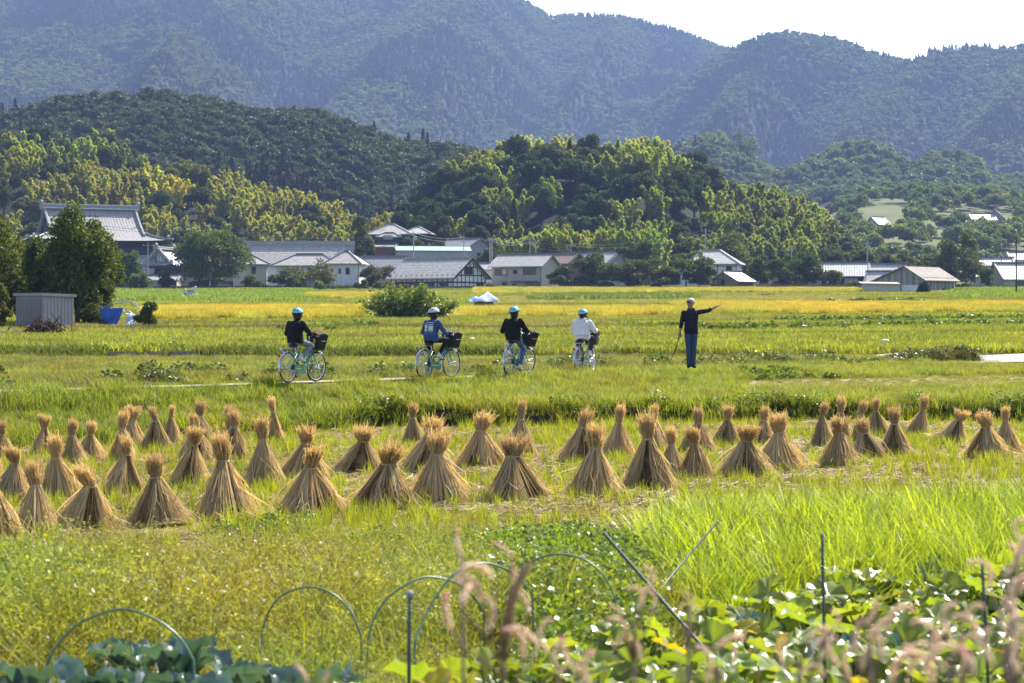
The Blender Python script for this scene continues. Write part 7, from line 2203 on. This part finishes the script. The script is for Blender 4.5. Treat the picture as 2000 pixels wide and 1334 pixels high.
scatter('broad_weeds', fin(x, y), pg_weed, rng.uniform(.3, .6, len(x)), None, np.array((1.5, 1.55, 1.0)) * spread(len(x), .6, 1.2), 'broader green weeds among the fine weeds', 'weeds')
pw3 = [proto('weed_bush', plant_mesh('weed_bush', weed_up(740 + i, 26, .8, .2, .02) + stalks(746 + i, 10, .2, .9, .06, .004)), M_FWEED) for i in range(3)]
x, y = area_pts(12.8, 16.2, 6, -160, 960, 48)
k = fbm(x * .8, y * .6, 57, 3) > .50; x, y = x[k], y[k]
scatter('tall_weeds', fin(x, y), pw3, rng.uniform(.5, .95, len(x)), None, blend(rng.uniform(0, 1, len(x)), np.array((.8, 1.0, .8)), np.array((1.0, 1.05, .8)), np.array((1.2, .95, .9))) * spread(len(x), .7, 1.2), 'taller bushy weeds with seed stalks standing out of the near field edge', 'weeds')
# leafy low crop in the middle
x, y = area_pts(12.3, 20.6, 26, 930, 1260, 44)
px, py = pixel_of(x, y, ground_z(x, y)); k = (px > 950 + 60 * (y - 12) / 8 * 0) & (px < 1300 - 4 * (y - 12)); x, y = x[k], y[k]
scatter('leafy_crop', fin(x, y), ps, rng.uniform(.55, 1.2, len(x)) * np.interp(y, [12, 14, 18, 20.6], [.75, .95, .95, .55]), None, np.array((1.15, 1.2, .85)) * spread(len(x), .7, 1.3), 'glossy small-leaved crop left of the tall grass', 'crop')
# tall bright grass on the right
x, y = area_pts(15.2, 22.3, 36, 1190, 2750, 45)
px, py = pixel_of(x, y, ground_z(x, y)); edge = np.interp(y, [15.2, 17, 19, 21.8], [1360, 1290, 1235, 1290])
k = (px > edge + 50 * (rng.uniform(0, 1, len(x)) - .3)) & (fbm(x * 1.1, y * .9, 49, 2) > .22); x, y, px = x[k], y[k], px[k]
s = rng.uniform(.62, 1.0, len(x)) * np.interp(px, [1230, 1400, 1700, 2000], [.85, 1.05, 1.12, 1.3]) * np.interp(y, [15.2, 16.5, 19, 21.8], [.7, .9, 1.0, .75])
scatter('tall_grass', fin(x, y), pt_, s, None, blend(rng.uniform(0, 1, len(x)), LIME * 1.1, LIME * 1.25, LEAF * 1.05) * spread(len(x), .6, 1.25), 'tall bright green grass standing in front of the sheaves on the right', 'grass')

# ------------------------------------------------------------------ squash plants, leaf by leaf
M_SQ = leaf_mat('squash_leaf', (.24, .31, .045), (.14, .195, .035), .48, 'obj', .30, .6, (1.3, 1.25, .4))
M_STEM = mat('green_stem', (.16, .22, .07), .6, .3, (.12, .17, .05), 9)
def squash_leaf(seed, R=.13):
    r = np.random.default_rng(seed); nr, na = 5, 30; V = [(0, 0, 0)]; A = np.linspace(0, 2 * math.pi, na, endpoint=False)
    for j in range(1, nr + 1):
        q = j / nr
        for a in A:
            lob = 1 + .13 * math.cos(5 * a) + .045 * math.cos(15 * a + seed) - .55 * math.exp(-((a - math.pi) / .30) ** 2) * q
            rr = R * q * lob
            z = .05 * q * q - .018 * q * math.cos(5 * a) + .012 * q * math.sin(9 * a + seed) - .03 * q ** 4
            V.append((rr * math.cos(a), rr * math.sin(a), z))
    Fc = [(0, 1 + k, 1 + (k + 1) % na, 0) for k in range(na)]
    tri = [(0, 1 + k, 1 + (k + 1) % na) for k in range(na)]
    quad = [(1 + j * na + k, 1 + (j + 1) * na + k, 1 + (j + 1) * na + (k + 1) % na, 1 + j * na + (k + 1) % na) for j in range(nr - 1) for k in range(na)]
    me = bpy.data.meshes.new('leaf'); me.from_pydata(V, [], tri + quad); me.update()
    at = me.attributes.new('rnd', 'FLOAT', 'POINT')
    vein = [0.1] + [max(0, 1 - 2.2 * abs(math.cos(2.5 * a)) ** .5) * 0 + .5 + .5 * math.cos(10 * a) * (j / nr) * .8 for j in range(1, nr + 1) for a in A]
    at.data.foreach_set('value', np.array(vein, np.float32))
    me.polygons.foreach_set('use_smooth', [True] * len(me.polygons)); me.materials.append(M_SQ)
    return me
SQ = [squash_leaf(i) for i in range(5)]
def squash(px, d, label, nleaf, seed, hmax=.42, spread_=.42):
    r = random.Random(seed); x = X(px, d); z = gz(x, d)
    o = empty('squash_plant', (x, d, z - .02), 0, label, 'squash plant', 'squash plants in the foreground')
    st = MB()
    for k in range(nleaf):
        a = r.uniform(0, 6.283); q = spread_ * math.sqrt(r.uniform(.05, 1)); h = hmax * r.uniform(.45, 1.0)
        e = Vector((math.cos(a) * q, math.sin(a) * q, h))
        st.tube([(e.x * .2, e.y * .2, .0), (e.x * .8, e.y * .8, h * .55), e - Vector((0, 0, .004))], [.009, .008, .006], 5)
        l = link('leaf', SQ[r.randrange(5)], o, None, e)
        l.rotation_euler = (r.gauss(0, .42), r.gauss(0, .42), a + r.uniform(-.8, .8))
        s = r.uniform(.6, 1.25); l.scale = (s, s, s)
        v = r.uniform(.75, 1.25); l.color = (v * r.uniform(.95, 1.15), v, v * .95, 1)
        if r.random() < .04: l.color = (2.0, 1.2, .5, 1)
    st.build('stem', M_STEM, o, smooth_shade=True)
    return o
rs = random.Random(77); spots = []; ROWD = (15.9, 15.1, 14.3, 13.5, 12.7, 11.9, 11.1, 10.2, 9.4, 8.6, 7.8)
for d in (15.9, 15.1, 14.3, 13.5, 12.7, 11.9, 11.1, 10.2, 9.4, 8.6, 7.8):
    p0 = {15.9: 1640, 15.1: 1560, 14.3: 1480, 13.5: 1400, 12.7: 1300, 11.9: 1200, 11.1: 1050, 10.2: 820, 9.4: 640, 8.6: 560, 7.8: 480}[d]
    step = .54 / d * F
    px = p0 + rs.uniform(0, step)
    while px < 2420:
        spots.append((px + rs.uniform(-25, 25), d + rs.uniform(-.26, .26))); px += step * rs.uniform(.85, 1.25)
for i, (px, d) in enumerate(spots):
    row = min(range(11), key=lambda q: abs(ROWD[q] - d))
    left = sum(1 for a, b in spots if min(range(11), key=lambda q: abs(ROWD[q] - b)) == row and a < px)
    squash(px, d, 'squash plant with broad lobed leaves, %s from the left in the %s squash row' % (ORD[min(left, 19)], ORD[row] + ' farthest'), 11, i, .44 if d > 9 else .36)
for i, (px, d) in enumerate(((20, 9.2), (110, 8.9), (470, 9.0), (700, 9.2), (590, 8.6), (860, 9.0))):
    squash(px, d, 'small yellow-green squash plant among the cabbages, %s from the left' % ORD[i], 8, 200 + i, .30, .3)

# ------------------------------------------------------------------ cabbages with waxy blue-green leaves
M_CAB = leaf_mat('cabbage_leaf', (.13, .19, .155), (.085, .13, .11), .22, 'obj', .26, .8, (1.0, 1.3, .6))
def cabbage_leaf(seed, L=.34, W=.20):
    r = np.random.default_rng(seed); nu, nv = 12, 8; V = []
    for i in range(nu + 1):
        t = i / nu; w = W / 2 * (math.sin(min(1, t * 1.12) ** .8 * math.pi * .96) ** .6 + .06)
        zc = .26 * math.sin(t * 1.9) * L / .34 - .05 * t * t
        for k in range(nv + 1):
            u = -1 + 2 * k / nv
            V.append((L * (t - .18 * t * t), u * w * (1 + .08 * math.sin(t * 19 + seed)), zc + .07 * u * u * (1 - .3 * t) + .018 * abs(u) * math.sin(t * 16 + 3 * u + seed)))
    me = fast_mesh('leaf', np.array(V), np.array([(i * (nv + 1) + k, (i + 1) * (nv + 1) + k, (i + 1) * (nv + 1) + k + 1, i * (nv + 1) + k + 1) for i in range(nu) for k in range(nv)]),
                   {'rnd': ('FLOAT', np.array([.1 if k == nv // 2 else r.uniform(.3, .9) for i in range(nu + 1) for k in range(nv + 1)]))}, True)
    me.materials.append(M_CAB); return me
CB = [cabbage_leaf(i, .30 + .04 * (i % 3), .19 + .03 * (i % 2)) for i in range(4)]
for i, (px, d) in enumerate(((150, 10.4), (250, 12.0), (235, 10.6), (345, 11.6), (340, 10.2), (455, 11.2), (430, 10.0), (560, 10.4), (640, 9.9), (1480, 13.3), (1660, 12.2), (40, 10.0))):
    r = random.Random(300 + i); x = X(px, d)
    o = empty('cabbage_plant', (x, d, gz(x, d)), r.uniform(0, 6), 'blue-green leafy cabbage plant, %s from the left of the garden bed' % ORD[[1, 3, 2, 5, 4, 7, 6, 8, 9, 10, 11, 0][i]], 'cabbage', 'cabbages in the foreground')
    MB().tube([(0, 0, -.05), (0, 0, .14)], [.022, .016], 7).build('stem', M_STEM, o, smooth_shade=True)
    for k in range(11):
        l = link('leaf', CB[r.randrange(4)], o, None, (0, 0, .04 + .010 * k)); tl = -1.05 + .85 * (1 - k / 11) + r.uniform(-.15, .15)
        l.rotation_euler = (r.uniform(-.2, .2), tl * .55, k * 2.4 + r.uniform(-.3, .3)); s = r.uniform(.7, 1.05) * (1.15 - .03 * k); l.scale = (s, s, s); v = r.uniform(.8, 1.2); l.color = (v, v, v, 1)

# ------------------------------------------------------------------ hoops, stakes, poles
M_HOOP = mat('green_hoop', (.10, .19, .12), .35, .5, (.08, .15, .10), 9)
M_STAKE = mat('green_stake', (.035, .06, .065), .45, .45, (.028, .05, .055), 30)
def hoop(pts, d0, d1, label, r=.0065):
    """garden hoop through photo points, its feet pushed into the soil"""
    n = len(pts); P3 = [P(a, b, d0 + (d1 - d0) * i / (n - 1)) for i, (a, b) in enumerate(pts)]
    # smooth the polyline
    out = []
    for i in range(n - 1):
        p0, p1, p2, p3 = P3[max(i - 1, 0)], P3[i], P3[i + 1], P3[min(i + 2, n - 1)]
        for t in np.linspace(0, 1, 7)[:-1]:
            out.append(.5 * ((2 * p1) + (p2 - p0) * t + (2 * p0 - 5 * p1 + 4 * p2 - p3) * t * t + (3 * p1 - p0 - 3 * p2 + p3) * t ** 3))
    out.append(P3[-1])
    a, b = out[0].copy(), out[-1].copy()
    out = [Vector((a.x - .02, a.y, gz(a.x, a.y) - .1))] + out + [Vector((b.x + .02, b.y, gz(b.x, b.y) - .1))]
    return tag(MB().tube(out, r, 8).build('garden_hoop', M_HOOP, None, smooth_shade=True), label, 'hoop', 'garden hoops over the beds')
hoop([(90, 1300), (115, 1255), (160, 1215), (235, 1190), (300, 1208), (350, 1245), (378, 1290)], 10.4, 10.2, 'green garden hoop arching over the blue-green cabbages at far left')
hoop([(512, 1230), (530, 1185), (560, 1158), (605, 1147), (650, 1160), (685, 1195), (705, 1240)], 12.2, 12.0, 'green garden hoop second from the left above the weeds')
hoop([(718, 1262), (728, 1215), (755, 1170), (800, 1138), (840, 1127), (890, 1138), (925, 1165), (945, 1200)], 11.6, 12.2, 'green garden hoop behind the short capped stake')
hoop([(810, 1255), (828, 1210), (855, 1160), (895, 1115), (945, 1100), (1000, 1118), (1040, 1160)], 11.2, 11.9, 'tallest green garden hoop crossing behind the brown seed head')
hoop([(1000, 1150), (1025, 1108), (1060, 1088), (1100, 1083), (1145, 1095), (1180, 1125), (1202, 1170)], 13.2, 12.8, 'green garden hoop half sunk in the leafy crop')
def stake(p0, p1, d0, d1, r, label, cap=False):
    a, b = P(*p0, d0), P(*p1, d1); o = empty('garden_stake', b, 0, label, 'stake')
    e = b + (b - a).normalized() * .5
    m = MB().tube([a - b, Vector((0, 0, 0)), e - b], [r * .8, r, r], 9); m.build('rod', M_STAKE, o, smooth_shade=True)
    n = int((a - b).length / .02)
    rb = MB()
    for k in range(0, n, 1):
        c = (a - b) * (k / n); rb.tube([c, c + (a - b).normalized() * .005], r * 1.14, 7)
    rb.build('rib', M_STAKE, o)
    if cap: MB().tube([a - b, (a - b) + (a - b).normalized() * .025], [r * 1.9, r * 1.7], 10).build('cap', mat('stake_cap', (.22, .26, .30), .5, .4), o, smooth_shade=True)
stake((800, 1167), (799, 1290), 8.3, 8.3, .0085, 'short dark upright stake with a pale cap', True)
stake((1606, 1042), (1610, 1262), 9.6, 9.6, .0085, 'tall dark upright stake among the squash leaves on the right')
stake((1178, 1040), (1352, 1240), 12.4, 11.8, .010, 'long dark pole leaning down to the right, crossing the other pole')
stake((1402, 1018), (1288, 1152), 16.2, 15.2, .008, 'grey-green pole leaning down to the left behind the dark pole')
stake((1918, 1095), (1924, 1215), 9.0, 9.0, .0075, 'dark upright stake near the right edge behind the dry flowers')

# ------------------------------------------------------------------ dry plume flowers close to the lens
M_PLUME = leaf_mat('plume', (1.0, .90, .74), (.8, .69, .55), .72, 'geo', .7, .2, (1.0, .9, .85))
M_PSTEM = mat('dry_stem', (.22, .16, .12), .8, .2, (.15, .11, .08), 12)
def plume_mesh(seed, L=.15, curl=1.6, r0=.0085, pink=.25):
    r = np.random.default_rng(seed); n = 22; pts = [np.zeros(3)]; a = 0.0; az = r.uniform(-.5, .5)
    for i in range(n):
        a += curl / n * (1.6 * i / n); st = L / n
        pts.append(pts[-1] + st * np.array((math.sin(a) * math.cos(az), math.sin(a) * math.sin(az), math.cos(a))))
    pts = np.array(pts); V = []; C = []; rad = []
    for i in range(n + 1):
        t = i / n; rad.append(r0 * (math.sin(min(1, t * 5) * 1.57) * (1 - .55 * t ** 2) + .1))
    b = MB().tube([tuple(p) for p in pts], rad, 8)
    Vt = np.array(b.v); 
    quads = np.array([f for f in b.f if len(f) == 4]); 
    m = 420; k = r.integers(1, n, m); d = r.normal(0, 1, (m, 3)); d /= np.linalg.norm(d, axis=1, keepdims=True)
    Cc = pts[k] + d * np.array(rad)[k][:, None] * r.uniform(.8, 1.35, (m, 1))
    lv = leaves(Cc, .0045, seed, d, 1.8)
    V, Fc, R = join_arrays((Vt, quads, r.uniform(0, 1, len(Vt))), lv)
    tt = np.clip(V @ (pts[-1] / (np.linalg.norm(pts[-1]) + 1e-9)) / (np.linalg.norm(pts[-1]) + 1e-9), 0, 1)
    zr = np.concatenate([np.repeat(np.arange(n + 1) / n, 8), np.repeat(k / n, 4)])
    w = np.clip((zr - .72) / .28, 0, 1)[:, None] * pink
    tint = np.array((1, 1, 1)) * (1 - w) + np.array((.85, .32, .75)) * w
    return fast_mesh('plume', V, Fc, {'rnd': ('FLOAT', R), 'tint': ('FLOAT_COLOR', tint)}, True)
PLM = [plume_mesh(i, .085 + .016 * (i % 4), (.8, 2.0, 3.0, 4.2)[i % 4], .0042 + .0006 * (i % 3), (.9, .25, .4, .1)[i % 4]) for i in range(10)]
for q in PLM: q.materials.append(M_PLUME)
PLB = plume_mesh(50, .20, .9, .010, 0); PLB.materials.append(leaf_mat('brown_plume', (.50, .38, .28), (.30, .22, .16), .45, 'geo', .8, .15))
def plume_plant(label, px, d, heads, seed, big=None, s=1.0):
    """heads: photo points at which the plumes start"""
    r = random.Random(seed); x = X(px, d); z = gz(x, d)
    o = empty('plume_flower', (x, d, z), 0, label, 'flower', 'dry plume flowers close to the lens')
    base = Vector((x, d, z)); st = MB()
    top = P(px, sum(b for a, b in heads) / len(heads), d) - base
    st.tube([(0, 0, -.05), (top.x * .4, 0, top.z * .5), top], [.007, .006, .004], 6)
    for k, (a, b) in enumerate(heads):
        e = P(a, b, d + r.uniform(-.12, .12)) - base
        st.tube([(top.x * .7, 0, max(.05, min(top.z, e.z) - .10)), (e.x * .8 + top.x * .2, e.y * .5, e.z - .03), e], [.003, .0028, .0025], 5)
        l = link('plume', PLM[r.randrange(10)], o, None, e); l.rotation_euler = (r.uniform(-.5, .5), r.uniform(-.9, .9), r.choice((0, math.pi)) + r.uniform(-.6, .6)); q = s * r.uniform(.6, 1.0); l.scale = (q, q, q)
    if big:
        l = link('seed_head', PLB, o, None, P(*big, d) - base); l.rotation_euler = (0, .05, 0); l.scale = (s, s, s)
    st.build('stem', M_PSTEM, o, smooth_shade=True)
    V, Fc, R = leaves(np.array([(top.x * t + r.gauss(0, .03), r.gauss(0, .03), top.z * t) for t in np.linspace(.2, .8, 14)]), .035, seed, None, 3.0)
    fo = link('foliage', fast_mesh('foliage', V, Fc, {'rnd': ('FLOAT', R)}), o, M_SQ); fo.color = (.8, .7, .6, 1)
    return o
plume_plant('brown seed head with curling pale plumes at the bottom centre', 985, 4.3, [(940, 1180), (960, 1130), (1010, 1140), (900, 1185), (1030, 1200), (880, 1230), (1050, 1260), (1000, 1090), (950, 1235), (1020, 1290), (1085, 1305)], 1, (988, 1275))
plume_plant('single pale plume arching up beside the brown seed head', 905, 4.6, [(900, 1085)], 2, None, .9)
plume_plant('thin curling dry plumes right of the brown seed head', 1235, 4.8, [(1215, 1200), (1245, 1190), (1260, 1160), (1225, 1230), (1280, 1170), (1200, 1265), (1250, 1290)], 3, None, .8)
plume_plant('small pink flower tips right of the crossed poles', 1345, 5.6, [(1330, 1195), (1352, 1180), (1365, 1195), (1342, 1165)], 4, None, .45)
plume_plant('pale plume arching low at the bottom beside the crossed poles', 1405, 4.4, [(1395, 1270), (1425, 1310), (1380, 1330)], 5, None, .9)
plume_plant('pink-tipped plumes left of the tall upright stake at the bottom', 1560, 4.4, [(1530, 1300), (1585, 1270), (1600, 1290), (1620, 1240), (1560, 1325), (1575, 1255)], 6, None, .75)
plume_plant('tangle of pale plumes at the bottom right of the tall stake', 1700, 4.1, [(1640, 1300), (1670, 1270), (1700, 1250), (1690, 1220), (1730, 1240), (1720, 1290), (1760, 1290), (1660, 1330), (1740, 1330), (1775, 1320), (1680, 1310)], 7)
plume_plant('dense drooping plumes near the bottom right corner', 1850, 3.9, [(1800, 1310), (1830, 1280), (1860, 1250), (1880, 1220), (1850, 1310), (1890, 1290), (1910, 1250), (1820, 1335), (1875, 1330), (1900, 1320)], 8)
plume_plant('plumes crowding the lower right edge of the picture', 1970, 3.8, [(1940, 1300), (1960, 1250), (1985, 1210), (1975, 1280), (2000, 1240), (1950, 1220), (1990, 1310), (2020, 1280)], 9)
plume_plant('tall dry plume standing at the right edge beside the thin stake', 1975, 4.4, [(1960, 1130), (1990, 1100), (1980, 1170), (1930, 1150), (2000, 1060)], 10, None, .9)
plume_plant('low pink-tipped plumes at the bottom left of the capped stake', 610, 4.6, [(600, 1330), (630, 1345)], 11, None, .7)
plume_plant('dark drooping plumes at the bottom centre right', 1130, 4.2, [(1110, 1290), (1090, 1330), (1150, 1340), (1070, 1275)], 12, None, .9)
# ------------------------------------------------------------------ the air over the valley
b = MB().box((0, 2100, 385), (5200, 4600, 800))
hz = b.build('haze')
hm, hnt, hb, hout = _nt('haze_air')
hnt.nodes.remove(hb)
pv = N(hnt, 'ShaderNodeVolumePrincipled')
pv.inputs['Color'].default_value = (.40, .55, 1.0, 1)
pv.inputs['Density'].default_value = .000115
pv.inputs['Anisotropy'].default_value = 0.0
hnt.links.new(pv.outputs[0], hout.inputs['Volume'])
hz.data.materials.append(hm)
tag(hz, 'thin blue haze lying over the fields and mountains', 'haze', None, 'stuff')
